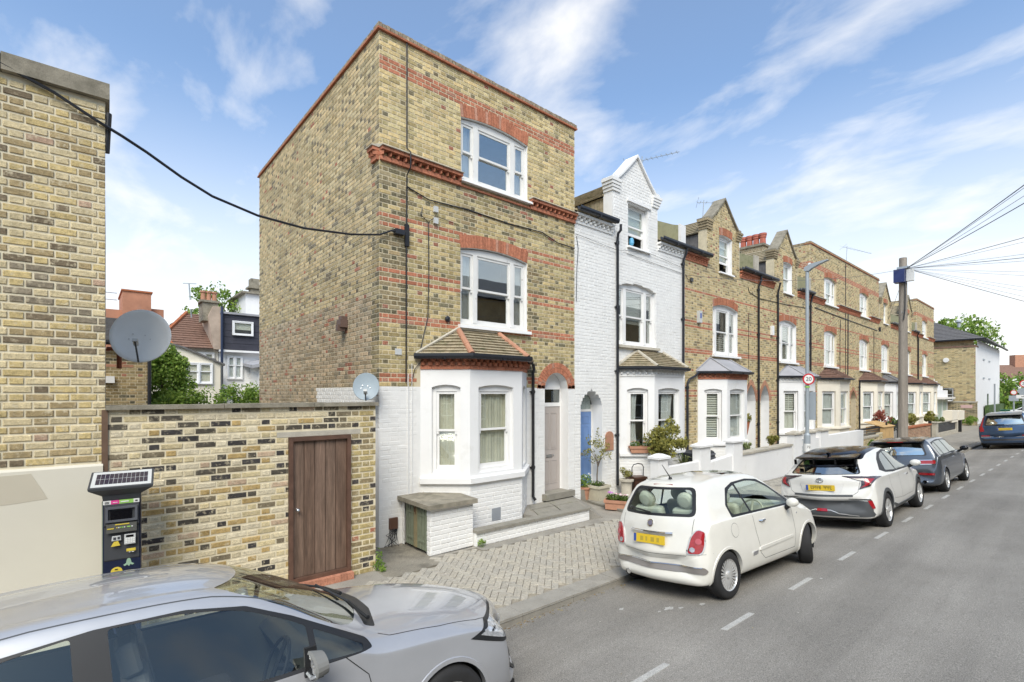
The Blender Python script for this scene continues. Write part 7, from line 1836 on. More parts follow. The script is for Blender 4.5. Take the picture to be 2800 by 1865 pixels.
m = MB(); m.tube([(mx_-.02, my_-.03, mz_-.07), (mx_-.025, my_-.12, mz_-.065), (mx_-.02, my_-.2, mz_-.03), (mx_-.01, my_-.215, mz_+.02)], .012, 6); m.build('indicator_strip', M['lamp_clear'], mm)
patch(SE, rpoly([(-.26, .42), (.26, .42), (.26, .53), (-.26, .53)], .01), 'end', 1, 'front_plate', M['print_white'], TE, lift=.02, cell=.1)
patch(SE, rpoly([(-.62, .28), (.62, .28), (.62, .38), (-.62, .38)], .03), 'end', 1, 'lower_grille', M['trim_black'], TE, lift=.01, cell=.06)
# ================================================================ foliage
def leaves(mb, tones, c, r, n, size, rnd, shell=.35, clumps=None, flatten=1.0, droop=0.0):
    for k in range(n):
        while True:
            p = Vector((rnd.uniform(-1, 1), rnd.uniform(-1, 1), rnd.uniform(-1, 1)))
            if shell < p.length <= 1: break
        q = Vector(c)+Vector((p.x*r[0], p.y*r[1], p.z*r[2]))
        s = size*rnd.uniform(.6, 1.25); d = Vector((rnd.gauss(0, 1), rnd.gauss(0, 1), rnd.gauss(0, .7))).normalized()
        e = d.orthogonal().normalized(); a = rnd.uniform(0, 2*PI); e = Matrix.Rotation(a, 3, d) @ e; f = d.cross(e)
        h = mb
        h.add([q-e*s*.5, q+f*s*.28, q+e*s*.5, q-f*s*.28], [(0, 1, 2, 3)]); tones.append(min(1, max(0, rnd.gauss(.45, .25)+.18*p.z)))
def foliage(name, parent, blobs, size, mat, seed, label=None, cat=None, group=None, kind=None):
    """blobs: (centre, radii, count)"""
    rnd = random.Random(seed); mb = MB(); t = []
    for c, r, n in blobs: leaves(mb, t, c, r, n, size, rnd)
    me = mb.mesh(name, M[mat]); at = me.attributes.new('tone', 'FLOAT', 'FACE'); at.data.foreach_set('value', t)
    o = link(bpy.data.objects.new(name, me), parent)
    return tag(o, label, cat, group, kind)
def clumps(c, R_, n, r, cnt, seed, flat=1.0, lo=-1):
    rnd = random.Random(seed); out = []
    for k in range(n):
        while True:
            p = Vector((rnd.uniform(-1, 1), rnd.uniform(-1, 1), rnd.uniform(lo, 1)))
            if p.length <= 1: break
        s = rnd.uniform(.6, 1.2)*r
        out.append(((c[0]+p.x*R_[0], c[1]+p.y*R_[1], c[2]+p.z*R_[2]), (s, s, s*flat), int(cnt*rnd.uniform(.6, 1.3))))
    return out
def limbs(parent, base, top, tips, r0, r1, seed, name='trunk'):
    rnd = random.Random(seed); m = MB(); b, t = Vector(base), Vector(top)
    mid = b.lerp(t, .5)+Vector((rnd.uniform(-.04, .04), rnd.uniform(-.04, .04), 0))*(t-b).length
    m.tube([b, mid, t], [r0, (r0+r1)/2, r1], 8)
    for p in tips:
        p = Vector(p); s = b.lerp(t, rnd.uniform(.75, 1)); m.tube([s, s.lerp(p, .5)+Vector((0, 0, .08*(p-s).length)), p], [r1*.7, r1*.4, r1*.15], 5)
    return m.build(name, M['bark'], parent, autosmooth=60)
def terr(name, prof_fn, label, cat, **k): pass
def square_pot(parent, x, y, z, w, h, mat, rim=True, d=None, taper=.82, name='planter_body'):
    d = d or w; m = MB(); a, b = w/2, d/2; ta, tb = a*taper, b*taper
    m.add([(x-ta, y-tb, z), (x+ta, y-tb, z), (x+ta, y+tb, z), (x-ta, y+tb, z), (x-a, y-b, z+h), (x+a, y-b, z+h), (x+a, y+b, z+h), (x-a, y+b, z+h)], [(0, 3, 2, 1), (0, 1, 5, 4), (1, 2, 6, 5), (2, 3, 7, 6), (3, 0, 4, 7)])
    if rim:
        e = .018
        for (x0, y0, x1, y1) in ((x-a-e, y-b-e, x+a+e, y-b+e), (x-a-e, y+b-e, x+a+e, y+b+e), (x-a-e, y-b+e, x-a+e, y+b-e), (x+a-e, y-b+e, x+a+e, y+b-e)): m.box(x0, y0, z+h-.055, x1, y1, z+h+.01)
    o = m.build(name, mat, parent); s = MB(); s.box(x-a+.01, y-b+.01, z+h-.06, x+a-.01, y+b-.01, z+h-.025); s.build('soil', M['soil'], parent); return o
def flowers(parent, pts, mat, r, seed):
    rnd = random.Random(seed); m = MB()
    for p in pts:
        p = Vector(p)
        for k in range(6):
            a = 2*PI*k/6; q = p+Vector((math.cos(a)*r*.7, math.sin(a)*r*.7, rnd.uniform(-.3, .3)*r)); m.add([p, q+Vector((-math.sin(a)*r*.4, math.cos(a)*r*.4, 0)), q+Vector((math.cos(a)*r*.4, math.sin(a)*r*.4, r*.3)), q+Vector((math.sin(a)*r*.4, -math.cos(a)*r*.4, 0))], [(0, 1, 2, 3)])
    return m.build('flowers', mat, parent)
M['petal_magenta'] = surf('magenta_petal', (.50, .12, .55), .6, .1, 30, 0); M['petal_pink'] = surf('pink_petal', (.75, .45, .5), .6, .1, 30, 0); M['petal_white'] = surf('white_petal', (.8, .8, .75), .6, .05, 30, 0)
M['petal_orange'] = surf('orange_petal', (.70, .30, .12), .6, .1, 30, 0); M['leaf_red'] = leaf_mat('leaf_red', (.25, .05, .05), (.55, .22, .15))
# forecourt of the white house
fz = .07
fc = MB(); fc.prism([(5.36, -1.47), (7.0, -1.52), (9.6, -1.5), (9.6, .3), (5.62, .3), (5.56, -.2)], -.02, fz-.03, 'z'); fc = fc.build('forecourt', M['concrete']); fc['kind'] = 'structure'
for P in ([(5.36, -1.45), (6.0, -1.48), (6.12, -.72), (5.46, -.66)], [(6.02, -1.48), (6.95, -1.52), (6.9, -.85), (6.13, -.74)], [(5.47, -.64), (6.11, -.7), (6.2, .1), (5.6, .1)], [(6.13, -.72), (6.9, -.83), (6.85, .1), (6.22, .1)]):
    m = MB(); m.prism(P, fz-.035, fz+R.uniform(-.004, .004), 'z'); m.build('stone_slab', M['slab'], fc)
T1 = thing('potted_tree', 'olive tree with thin bare stem in a square cream planter by the blue door', 'tree', (5.86, -.13, fz)); square_pot(T1, 0, 0, 0, .44, .36, surf('cream_planter', (.50, .46, .35), .8, .12, 6, .3, 50))
limbs(T1, (0, .03, .3), (.05, .03, .95), [(.05+.28*math.cos(a), .03+.28*math.sin(a), 1.25+.12*math.sin(3*a)) for a in [0, 1.2, 2.3, 3.5, 4.6, 5.5]], .018, .012, 3)
foliage('crown', T1, clumps((.12, .05, 1.28), (.42, .40, .36), 26, .10, 26, 12)+[((.02, .0, 1.7), (.07, .07, .14), 22), ((.56, .05, 1.05), (.08, .08, .12), 22)], .05, 'leaf_olive', 5)
foliage('underplanting', T1, [((-.02, 0, .40), (.2, .18, .06), 240)], .045, 'leaf', 6)
T2 = thing('potted_plant', 'small terracotta pot with white flowers tight against the blue door', 'potted plant', (5.60, .10, fz)); m = MB(); m.lathe([(.11, 0), (.14, .26), (.165, .27), (.165, .31), (.15, .31)], seg=20); m.build('pot', M['terracotta'], T2, autosmooth=50)
foliage('foliage', T2, [((.02, -.02, .46), (.18, .16, .18), 420)], .05, 'leaf_bright', 7); flowers(T2, [(.02+.14*math.cos(a), -.02+.13*math.sin(a), .58+.05*math.cos(5*a)) for a in range(9)], M['petal_white'], .03, 2)
T3 = thing('planter_trough', 'long terracotta trough with magenta and pale flowers at the pavement edge', 'planter', (5.52, -1.02, fz-.04), math.radians(-62)); square_pot(T3, 0, 0, 0, .60, .21, M['terracotta'], d=.26, taper=.93)
foliage('foliage', T3, [((-.12, 0, .27), (.18, .11, .08), 260), ((.12, 0, .26), (.16, .11, .07), 240)], .05, 'leaf', 8); flowers(T3, [(-.2, -.02, .38), (-.17, .03, .36)], M['petal_magenta'], .05, 1); flowers(T3, [(-.06, 0, .36), (.03, .03, .35), (.1, -.04, .34), (.16, .02, .33)], M['petal_pink'], .04, 3); flowers(T3, [(.06, -.02, .35), (.2, .05, .33)], M['petal_white'], .035, 4)
T4 = thing('potted_plant', 'tall grey stone pot with a small spreading shrub beside the black downpipe', 'potted plant', (7.05, .0, fz)); T4.location = (6.78, -.33, fz)
m = MB(); m.lathe([(.15, 0), (.15, .05), (.13, .08), (.15, .36), (.19, .38), (.19, .43), (.16, .43)], seg=20); m.build('pot', M['stone_pale'], T4, autosmooth=50); m = MB(); m.tube([(0, 0, .4), (-.04, 0, .55), (-.14, 0, .68)], [.02, .015, .008], 6); m.tube([(0, 0, .42), (.06, 0, .55), (.15, .02, .6)], [.02, .015, .008], 6); m.build('stem', M['bark'], T4)
foliage('foliage', T4, [((-.15, 0, .68), (.10, .09, .08), 120), ((-.03, 0, .55), (.10, .09, .08), 100), ((.13, .02, .57), (.13, .1, .09), 160)], .045, 'leaf_olive', 9)
T5 = thing('food_waste_caddy', 'brown food waste caddy with its handle raised', 'bin', (7.14, -.42, fz), math.radians(-20)); T5.scale = (1.28, 1.28, 1.28); square_pot(T5, 0, 0, 0, .27, .33, M['brown_plastic'], rim=False, d=.22, taper=.85, name='bucket')
m = MB(); m.box(-.155, -.13, .33, .155, .13, .375); m.build('lid', M['brown_plastic'], T5); m = MB(); m.tube([(-.14, 0, .30), (-.14, -.01, .56), (-.10, -.01, .62), (.0, -.01, .64), (.10, -.01, .62), (.14, -.01, .56), (.14, 0, .30)], .010, 6); m.build('handle', M['black_plastic'], T5); m = MB(); m.box(-.24, -.07, .31, -.15, .07, .345); m.build('lip', M['brown_plastic'], T5); m = MB(); m.box(.05, -.122, .12, .10, -.111, .20); m.build('sticker', M['print_white'], T5)
WB = thing('window_box', 'terracotta window box of small flowers on the white bay sill', 'window box', (7.30, -.40, 1.155), math.radians(-41.5)); square_pot(WB, 0, 0, 0, .56, .17, M['terracotta'], d=.17, taper=.9)
foliage('foliage', WB, [((-.14, 0, .22), (.15, .09, .09), 230), ((.17, 0, .22), (.13, .09, .09), 200)], .04, 'leaf', 10); flowers(WB, [(-.24, -.02, .29), (-.15, 0, .31), (-.05, .02, .28), (.1, 0, .28), (.22, -.03, .29), (.27, .02, .27)], M['petal_orange'], .032, 5)
# front garden of the white house and its neighbours
def gy(x): return -1.45-.03*(x-8)
GRZ = math.atan(-.03)
FW = thing('front_garden_wall', 'low white rendered wall with capped pillars in front of the first bays', 'wall', (6.28, gy(6.28), 0), GRZ)
def wseg(parent, x0, x1, z, th=.24, mat='white_paint', name='wall_panel', z1=None):
    m = MB(); z1 = z1 or z; m.add([(x0, 0, -.05), (x1, 0, -.05), (x1, th, -.05), (x0, th, -.05), (x0, 0, z), (x1, 0, z1), (x1, th, z1), (x0, th, z)], [(0, 3, 2, 1), (4, 5, 6, 7), (0, 1, 5, 4), (1, 2, 6, 5), (2, 3, 7, 6), (3, 0, 4, 7)]); return m.build(name, M[mat], parent)
def pillar(parent, x0, x1, z, cap=True, mat='white_paint', capm=None, dome=True):
    m = MB(); d = .24; m.box(x0, -.03, -.05, x1, d-.03, z); o = m.build('pillar', M[mat], parent)
    c = (x0+x1)/2; dd = d; m = MB(); e = .05
    a = [(x0-e, -.03-e), (x1+e, -.03-e), (x1+e, dd-.03+e), (x0-e, dd-.03+e)]
    v = [(p[0], p[1], z) for p in a]+[(p[0], p[1], z+.05) for p in a]+[(c-.06, dd/2-.09, z+.12), (c+.06, dd/2-.09, z+.12), (c+.06, dd/2+.03, z+.12), (c-.06, dd/2+.03, z+.12)]
    m.add(v, [(0, 3, 2, 1), (0, 1, 5, 4), (1, 2, 6, 5), (2, 3, 7, 6), (3, 0, 4, 7), (4, 5, 9, 8), (5, 6, 10, 9), (6, 7, 11, 10), (7, 4, 8, 11), (8, 9, 10, 11)]); m.build('pillar_cap', capm or M[mat], parent); return o
o_ = 6.28
pillar(FW, .28, .67, 1.14); wseg(FW, .67, 2.17, .90, z1=.92, th=.18); pillar(FW, 2.17, 2.67, 1.30); wseg(FW, 2.67, 3.94, .84, z1=.95, th=.18); pillar(FW, 3.94, 4.48, 1.32); wseg(FW, 4.48, 8.05, .92, z1=.97)
x = 4.48
while x < 8.0:
    L = min(.9, 8.05-x); m = MB(); z = .92+(x-4.48)*.013; m.box(x, -.04, z, x+L-.008, .28, z+.065); m.build('coping_stone', M['stone_pale'], FW); x += .9
wseg(FW, 1.95, 2.1, 1.0, th=1.0) if False else None
G2 = thing('front_garden_wall', 'white rendered garden wall with buff caps either side of the iron gate', 'wall', (14.06, gy(14.06), 0), GRZ)
pillar(G2, .38, 1.0, 1.32, capm=M['stone_pale']); pillar(G2, 1.72, 2.25, 1.32, capm=M['stone_pale']); pillar(G2, 2.72, 3.5, 1.33, capm=M['stone_pale']); wseg(G2, 2.25, 2.72, 1.1); wseg(G2, 3.5, 7.65, 1.12, z1=1.14)
GT = thing('iron_gate', 'narrow wrought iron garden gate between white pillars', 'gate', (15.1, gy(15.1)+.1, 0), GRZ)
m = MB(); bar_frame(m, 0, .08, .52, 1.1, .03, -.015, .015); m.build('gate_frame', M['lamp_grey'], GT)
for k in range(4): m = MB(); m.tube([(.1+k*.105, 0, .1), (.1+k*.105, 0, 1.08)], .008, 5); m.build('gate_bar', M['lamp_grey'], GT)
m = MB()
for zc in (.4, .75): 
    for s_ in (-1, 1): m.tube([(.26+s_*(.03+.10*math.sin(t/8*PI)), .0, zc-.14+.28*t/8) for t in range(9)], .008, 5)
m.build('scrollwork', M['lamp_grey'], GT)
tb = thing('clipped_tree', 'lollipop bay tree with yellow-green crown rising behind the low white wall', 'tree', (7.72, -.95, .3)); limbs(tb, (0, 0, -.3), (-.02, 0, .95), [(.3*math.cos(a), .3*math.sin(a), 1.3) for a in range(6)], .028, .02, 5)
foliage('crown', tb, clumps((-.05, 0, 1.17), (.50, .50, .36), 34, .17, 90, 14)+[((.12, 0, 1.62), (.14, .14, .22), 130), ((.3, -.1, 1.5), (.08, .08, .14), 50), ((.62, 0, 1.2), (.08, .08, .08), 26)], .085, 'leaf_olive', 15)
sp = MB(); rnd = random.Random(4); tn = []
for k in range(70):
    a = rnd.uniform(0, 2*PI); l = rnd.uniform(.4, .75); up = rnd.uniform(.35, 1.1); p0 = Vector((0, 0, 0)); d = Vector((math.cos(a), math.sin(a), 0)); w = d.cross(Vector((0, 0, 1)))*.016
    p1 = d*l*.35+Vector((0, 0, l*up*.8)); p2 = d*l*.8+Vector((0, 0, l*up*.75)); sp.add([p0-w, p0+w, p1+w, p1-w, p2], [(0, 1, 2, 3), (3, 2, 4)]); tn += [rnd.random()]*2
me = sp.mesh('foliage', M['leaf_pale']); at = me.attributes.new('tone', 'FLOAT', 'FACE'); at.data.foreach_set('value', tn)
yu = thing('spiky_plant', 'spiky cream-striped plant behind the first white pillar', 'plant', (9.0, -.72, .55)); link(bpy.data.objects.new('foliage', me), yu); m = MB(); m.lathe([(.16, -.55), (.19, -.1), (.2, -.05), (.17, -.02)], seg=14); m.build('pot', M['terracotta_dark'], yu)
bb_ = thing('ribbed_bin', 'black ribbed plastic store standing between the two white pillars', 'bin', (9.42, -.92, 0)); m = MB(); prof = [(-.45, .05), (.45, .05), (.45, .95), (.40, 1.06), (.25, 1.11), (-.25, 1.11), (-.45, 1.05)]; m.prism(prof, -.25, .25, 'y'); m.build('bin_body', M['black_plastic'], bb_)
for k in range(5): m = MB(); m.box(-.46, -.275, .55+k*.105, .44, -.25, .60+k*.105); m.build('bin_rib', surf('bin_grey', (.10, .105, .12), .4, .1, 4, 0), bb_)
def shrub(label, x, y, z, r, n, size, mat, seed, cat='shrub', group=None, name='garden_shrub', cl=None):
    t = thing(name, label, cat, (x, y, z), group=group); foliage('foliage', t, clumps((0, 0, r[2]*.9), (r[0]*.7, r[1]*.7, r[2]*.6), max(5, int(n/90)), min(r)*.45, 90, seed), size, mat, seed); m = MB(); m.tube([(0, 0, -.1), (.02, 0, r[2])], [.02, .01], 5); m.build('stem', M['bark'], t); return t
shrub('small yellow-green shrub behind the stone-capped wall by the second arched doorway', 15.0, -.75, .85, (.42, .3, .24), 900, .07, 'leaf_olive', 21)
shrub('blue-grey lavender mound at the foot of the first brick pier', 12.9, -.75, .75, (.35, .25, .2), 600, .05, 'leaf_pale', 22)
hb = thing('wall_planter', 'slim hanging planter with leafy top on the first arched doorway', 'planter', (14.15, -.2, 1.25)); m = MB(); m.lathe([(.01, 0), (.05, .2), (.09, .45), (.10, .47)], seg=12); m.build('holder', M['terracotta_dark'], hb); foliage('foliage', hb, [((0, 0, .6), (.14, .14, .2), 260)], .07, 'leaf_olive', 23)
lowm = wseg(G2, .2, 1.2, .9, th=.15); lowm.location = (0, .55, 0)
# brick piers, railings, planters further along
G3 = thing('front_garden_wall', 'low buff brick garden wall with black iron spikes past the white walls', 'wall', (21.75, gy(21.75)+.22, 0), GRZ)
b5 = BrickSet(G3, 0); w_ = wall_panel('wall_face', 3.0, 0, .70, [], M['mortar'], G3, back=.2); bond(b5, w_, 3.0, 0, .70, [], stock(.05, (.42, .34, .2)), 'stock', flemish=False); w_ = wall_panel('pier_face', .6, 0, .85, [], M['mortar'], G3, loc=(2.9, -.03, 0), back=.5); bond(b5, w_, .6, 0, .85, [], stock(.05, (.42, .34, .2)), 'stock', flemish=False); b5.finish()
boxo('coping_stone', (-.05, -.04, .70, 2.9, .24, .78), M['stone_pale'], G3)
m = MB(); m.tube([(0, .1, .98), (8.0, .1, .98)], .02, 5); m.tube([(0, .1, .86), (8.0, .1, .86)], .02, 5)
for k in range(62): x = .06+k*.128; m.tube([(x, .1, .78 if x < 3.4 else .1), (x, .1, 1.05)], .012, 4); m.lathe([(.001, 1.05), (.04, 1.08), (.02, 1.12), (.001, 1.18)], c=(x, .1, 0), seg=5)
m.build('railing', M['black_iron'], G3)
for x in (4.6, 5.7, 6.6): m = MB(); m.tube([(x, .1, 0), (x, .1, 1.3)], .04, 6); m.build('gate_post', M['black_iron'], G3)
shrub('grassy weeds behind the low buff brick wall, nearest clump', 22.1, -2.05, .0, (.25, .12, .5), 300, .12, 'leaf_bright', 31); shrub('grassy weeds under the coping at the far brick pier', 24.2, -2.1, .0, (.35, .12, .45), 300, .12, 'leaf_bright', 32)
cbx = thing('storage_box', 'tan wooden storage box behind the black railings', 'box', (26.2, -1.5, 0), GRZ); m = MB(); m.box(-.9, -.3, 0, .9, .4, 1.08); m.build('box_body', surf('tan_wood', (.52, .34, .15), .8, .15, 4, .2, 30), cbx); m = MB(); m.add([(-.95, -.35, 1.08), (.95, -.35, 1.08), (.95, .45, 1.30), (-.95, .45, 1.30), (-.95, -.35, 1.11), (.95, -.35, 1.11), (.95, .45, 1.33), (-.95, .45, 1.33)], [(0, 3, 2, 1), (4, 5, 6, 7), (0, 1, 5, 4), (1, 2, 6, 5), (2, 3, 7, 6), (3, 0, 4, 7)]); m.build('box_lid', surf('tan_wood', (.52, .34, .15), .8, .15, 4, .2, 30), cbx)
G4 = thing('front_garden_wall', 'red-brown brick garden wall with recessed panel beyond the wooden pole', 'wall', (29.2, gy(29.2)+.22, 0), GRZ)
b6 = BrickSet(G4, 0); w_ = wall_panel('wall_face', 5.7, 0, .82, [], M['mortar_old'], G4, back=.25); bond(b6, w_, 5.7, 0, .82, [], flat((.34, .20, .13), .25), 'stock', flemish=False); b6.finish(); boxo('coping_course', (-.05, -.05, .82, 5.75, .3, .90), M['terracotta_dark'], G4)
m = MB(); m.tube([(6.1, .1, 0), (6.1, .1, 1.05)], .07, 6); m.build('gate_post', M['black_iron'], G4)
G5 = thing('front_garden_wall', 'buff stone planter wall with black slatted infill near the cream cabinets', 'wall', (36.3, gy(36.3)+.2, 0), GRZ)
m = MB(); m.box(0, 0, -.05, .5, .4, .88); m.box(6.0, 0, -.05, 6.5, .4, .86); m.box(.5, .0, -.05, 6.0, .3, .22); m.build('wall_panel', M['stone_pale'], G5); m = MB(); m.box(-.05, -.05, .87, 6.55, .4, .93); m.build('coping_stone', M['stone_pale'], G5)
for k in range(8): m = MB(); m.box(.5, .08, .24+k*.077, 6.0, .11, .305+k*.077); m.build('slat', surf('charcoal_slat', (.035, .038, .045), .5, .1, 5, 0), G5)
for k, (x, y, z, r, mt, lb) in enumerate([(27.6, -1.2, .8, (.6, .5, .75), 'leaf_red', 'red-leaved shrub beside the wooden pole'), (29.5, -1.3, .7, (.7, .4, .45), 'leaf', 'low green shrub below the cream bay past the pole'), (34.0, -1.3, .7, (.9, .4, .5), 'leaf_olive', 'olive-green hedge in front of the last bays'), (35.7, -1.8, .75, (.35, .3, .4), 'leaf_olive', 'dry bronze bush on the brick wall end'), (38.0, -1.5, .8, (.35, .3, .5), 'leaf_olive', 'bushy topiary in front of the pale green shopfront'), (37.6, -2.0, .8, (.7, .3, .25), 'leaf_pale', 'pale trailing plants spilling over the planter wall')]):
    shrub(lb, x, y, z, r, 900, .12, mt, 40+k)
cab = thing('telecom_cabinet', 'pair of cream utility cabinets beside a black post', 'cabinet', (39.3, gy(39.3)+.15, 0), GRZ)
m = MB(); m.box(1.3, 0, .75, 3.1, .5, 1.55); m.build('cabinet_left', M['cream_paint'], cab) ; m = MB(); m.box(3.15, -.03, .85, 5.2, .45, 1.5); m.build('cabinet_right', M['cream_paint'], cab); m = MB(); m.box(4.2, 0, -.05, 4.45, .2, .86); m.build('cabinet_post', M['black_iron'], cab)
# single-storey white shop extension closing the terrace
SHX = thing('shop_extension', 'single-storey white extension with stepped parapet and pale green doors', 'building', (49.1, -.2, 0))
m = MB(); m.box(0, 0, 0, .25, 5, 3.0); m.box(4.6, .0, 0, 4.8, 5, 3.0); m.box(.25, 0, 2.35, 4.6, .3, 3.0); m.build('wall', M['white_paint'], SHX)
for k in range(4): m = MB(); m.box(-.3+k*1.2, .3, 3.0, .95+k*1.2, .5, 3.95-k*.2); m.build('parapet_step', M['white_paint'], SHX)
m = MB(); m.box(-.2, -.5, 2.25, 4.9, 0, 2.42); m.build('canopy', M['white_gloss'], SHX)
for k in range(2): m = MB(); m.box(.28+k*2.17, .05, .05, 2.38+k*2.17, .1, 2.24); m.build('green_door', surf('pale_green_glass', (.42, .52, .44), .35, .06, 2, 0), SHX)
m = MB(); m.box(2.40, .0, 0, 2.46, .12, 2.3); m.build('door_post', M['white_gloss'], SHX)
# corner building beyond the side street
FB = thing('corner_building', 'brick building with white painted front and grey hipped roof at the end of the street', 'building', (55, -1.9, -.23)); FB.scale = (1.083, 1.083, 1.083)
b7 = BrickSet(FB, 0); fo = op(6.45, 7.65, 2.05, 3.2, depth=.15)
fs_ = wall_panel('side_wall', 9.0, 0, 6.55, [fo], M['mortar'], FB, loc=(0, 9.0, 0), rz=-PI/2); bond(b7, fs_, 9.0, 0, 6.55, [fo], stock(.06, (.40, .32, .17), .02, .4), 'stock', flemish=False)
fu = wall_panel('upper_side_wall', 9.0, 6.55, 7.2, [], M['mortar'], FB, loc=(.8, 9.2, 0), rz=-PI/2); bond(b7, fu, 9.0, 6.55, 7.2, [], stock(.06, (.36, .29, .16)), 'stock', flemish=False); b7.finish()
window(FB, (0, 9-6.45, 2.05), -PI/2, 1.2, 1.15, (1,), 0, .1, .5, 'x', M['upvc'], detail=1)
m = MB(); m.face([(0, 0, 0), (17, 0, 0), (17, 0, 7.15), (.8, 0, 7.15), (.8, 0, 6.55), (0, 0, 6.55)]); m.face([(17, 0, 0), (17, 9, 0), (17, 9, 7.15), (17, 0, 7.15)]); m.build('front_wall', M['white_paint'], FB)
m = MB(); m.box(-.05, -.03, 6.5, 1.4, 9, 6.62); m.build('parapet_cap', M['roof_brown'], FB)
tile_plane(FB, [Vector((.4, 9.5, 7.2)), Vector((.4, -.5, 7.2)), Vector((5.0, 4.2, 9.7)), Vector((5.0, 9.5, 9.7))], .5, .3, M['slate'], False); tile_plane(FB, [Vector((.4, -.5, 7.2)), Vector((17.4, -.5, 7.2)), Vector((12.8, 4.2, 9.7)), Vector((5.0, 4.2, 9.7))], .5, .3, M['slate'], False)
gutter(FB, [(.35, 9, 7.15), (.35, -.55, 7.15), (17.4, -.55, 7.15)], r=.07)
for k, x in enumerate((4.2, 8.0)): 
    for z in (5.6, 4.0): m = MB(); m.box(x, -.06, z, x+.9, -.004, z+.12); m.build('wall_tie_plate', M['lamp_grey'], FB)
m = MB(); m.box(7, -.05, .9, 7.6, -.003, 2.7); m.build('slit_window', M['glass_dark'], FB); m = MB(); m.tube([(-.2, 5.2, 6.0), (-.2, 5.2, 7.0), (-.2, 4.4, 7.3), (-.2, 4.4, 7.9)], .09, 6); m.build('flue', M['white_gloss'], FB); m = MB(); m.lathe([(.1, 8.4), (.1, 8.8), (.25, 8.85), (.1, 9.0)], c=(2.3, 1.3, 0), seg=8); m.build('roof_vent', M['lamp_grey'], FB)
m = MB(); m.lathe([(.001, 0), (.2, 0), (.2, .15), (.001, .16)], seg=10, M4=Matrix.Translation((-.01, 1.8, 5.5)) @ Matrix.Rotation(-PI/2, 4, 'Y')); m.build('alarm_box', M['white_gloss'], FB)
YW = thing('yard_wall', 'old brick yard wall with a pale plaque below the corner building', 'wall', (53.1, -2.0, -.23)); YW.scale = (1.083, 1.083, 1.083); b8 = BrickSet(YW, 0); w_ = wall_panel('wall_face', 3.0, 0, 2.0, [], M['mortar_old'], YW, loc=(1.0, 2.9, 0), rz=-PI/2); bond(b8, w_, 3.0, 0, 2.0, [], stock(.2, (.30, .24, .14)), 'stock'); b8.finish(); m = MB(); m.box(.95, -.1, 2.0, 1.3, 2.9, 2.1); m.build('coping', M['stone_pale'], YW); m = MB(); m.box(.98, .2, 1.55, .995, .9, 1.8); m.build('plaque', surf('pink_plaque', (.6, .4, .38), .6, .08, 30, 0), YW)
shrub('green bush at the foot of the old brick yard wall', 53.2, -1.75, 0, (.6, .6, .5), 900, .12, 'leaf_bright', 51)

# ================================================================ street furniture
LP = thing('street_lamp', 'slim grey street lamp carrying a round 20 sign on the pavement', 'street lamp', (11.03, -3.2, 0))
m = MB(); m.tube([(0, 0, -.1), (0, 0, 1.6)], .078, 14); m.tube([(0, 0, 1.6), (0, 0, 1.66)], [.072, .048], 14); m.build('base_column', M['lamp_grey'], LP, autosmooth=50); m = MB(); m.tube([(0, 0, 1.66), (0, 0, 6.15)], [.048, .044], 14); m.build('column', M['lamp_grey'], LP, autosmooth=50)
m = MB(); m.prism([(.07, 6.10), (.06, 6.2), (-.10, 6.27), (-.50, 6.31), (-.52, 6.29), (-.3, 6.22), (-.12, 6.14), (-.05, 6.08)], -.06, .06, 'x'); m.build('lantern', M['lamp_grey'], LP); m = MB(); m.lathe([(.035, 0), (.035, .05), (.001, .06)], c=(0, -.05, 6.25), seg=10); m.build('photocell', M['white_gloss'], LP)
def disc(parent, c, r, normal, layers, name='sign_face'):
    d = Vector(normal).normalized(); q = d.to_track_quat('Z', 'Y').to_matrix().to_4x4(); obs = []
    for k, (rr, mt) in enumerate(layers):
        m = MB(); m.lathe([(.0005, -.004+k*.002), (rr, -.004+k*.002), (rr, k*.002), (.0005, k*.002)], seg=30); o = m.build(name if k == 0 else name+'_field', M[mt], parent); o.matrix_local = Matrix.Translation(c) @ q; obs.append(o)
    return obs[0]
sn = Vector((-.72, -.69, 0))
sg = disc(LP, sn*.075+Vector((0, 0, 3.13)), .155, sn, [(.155, 'print_red'), (.118, 'print_white')]); text_obj('20', 'sign_number', M['print_black'], sg, (0, 0, .0042), (0, 0, 0), .155, .0012)
m = MB(); m.box(-.05, -.03, 2.55, .05, .03, 3.12); m.build('sign_clamp', M['lamp_grey'], LP) if False else None
m = MB(); m.box(.06, -.18, 2.02, .12, .06, 2.78); m.build('sign_back', M['lamp_grey'], LP); m = MB(); m.tube([(0, 0, 2.9), (0, 0, 2.94)], .062, 12); m.build('band', M['print_green'], LP)
for z0, z1, mt in ((1.15, 1.37, 'print_white'), (.93, 1.10, 'print_pink'), (.78, .92, 'print_green')):
    m = MB(); m.tube([(0, 0, z0), (0, 0, z1)], .0805, 14, cap=False); m.build('sticker_band', M[mt], LP)
for a in (0,): text_obj('72', 'column_number', M['print_black'], LP, (-.0595, -.0565, 1.28), (PI/2, 0, math.radians(-46)), .09); 
m = MB(); m.tube([(0, 0, .30), (0, 0, .62)], .0805, 14, cap=False); m.build('sticker_band', M['trim_grey'], LP)
WP = thing('telegraph_pole', 'weathered wooden telegraph pole with dark blue distribution box at its top', 'pole', (20.35, -3.5, 0))
m = MB(); m.tube([(0, 0, -.1), (.02, 0, 4), (.0, 0, 8.05)], [.165, .15, .125], 14); m.build('pole', M['pole_wood'], WP, autosmooth=50)
m = MB(); m.box(-.42, -.12, 7.05, -.05, .22, 7.55); m.build('distribution_box', surf('dark_blue_box', (.025, .04, .14), .4, .1, 3, 0), WP); m = MB(); m.box(-.16, -.35, 7.1, .02, -.13, 7.55); m.build('cable_joint_box', M['print_white'], WP)
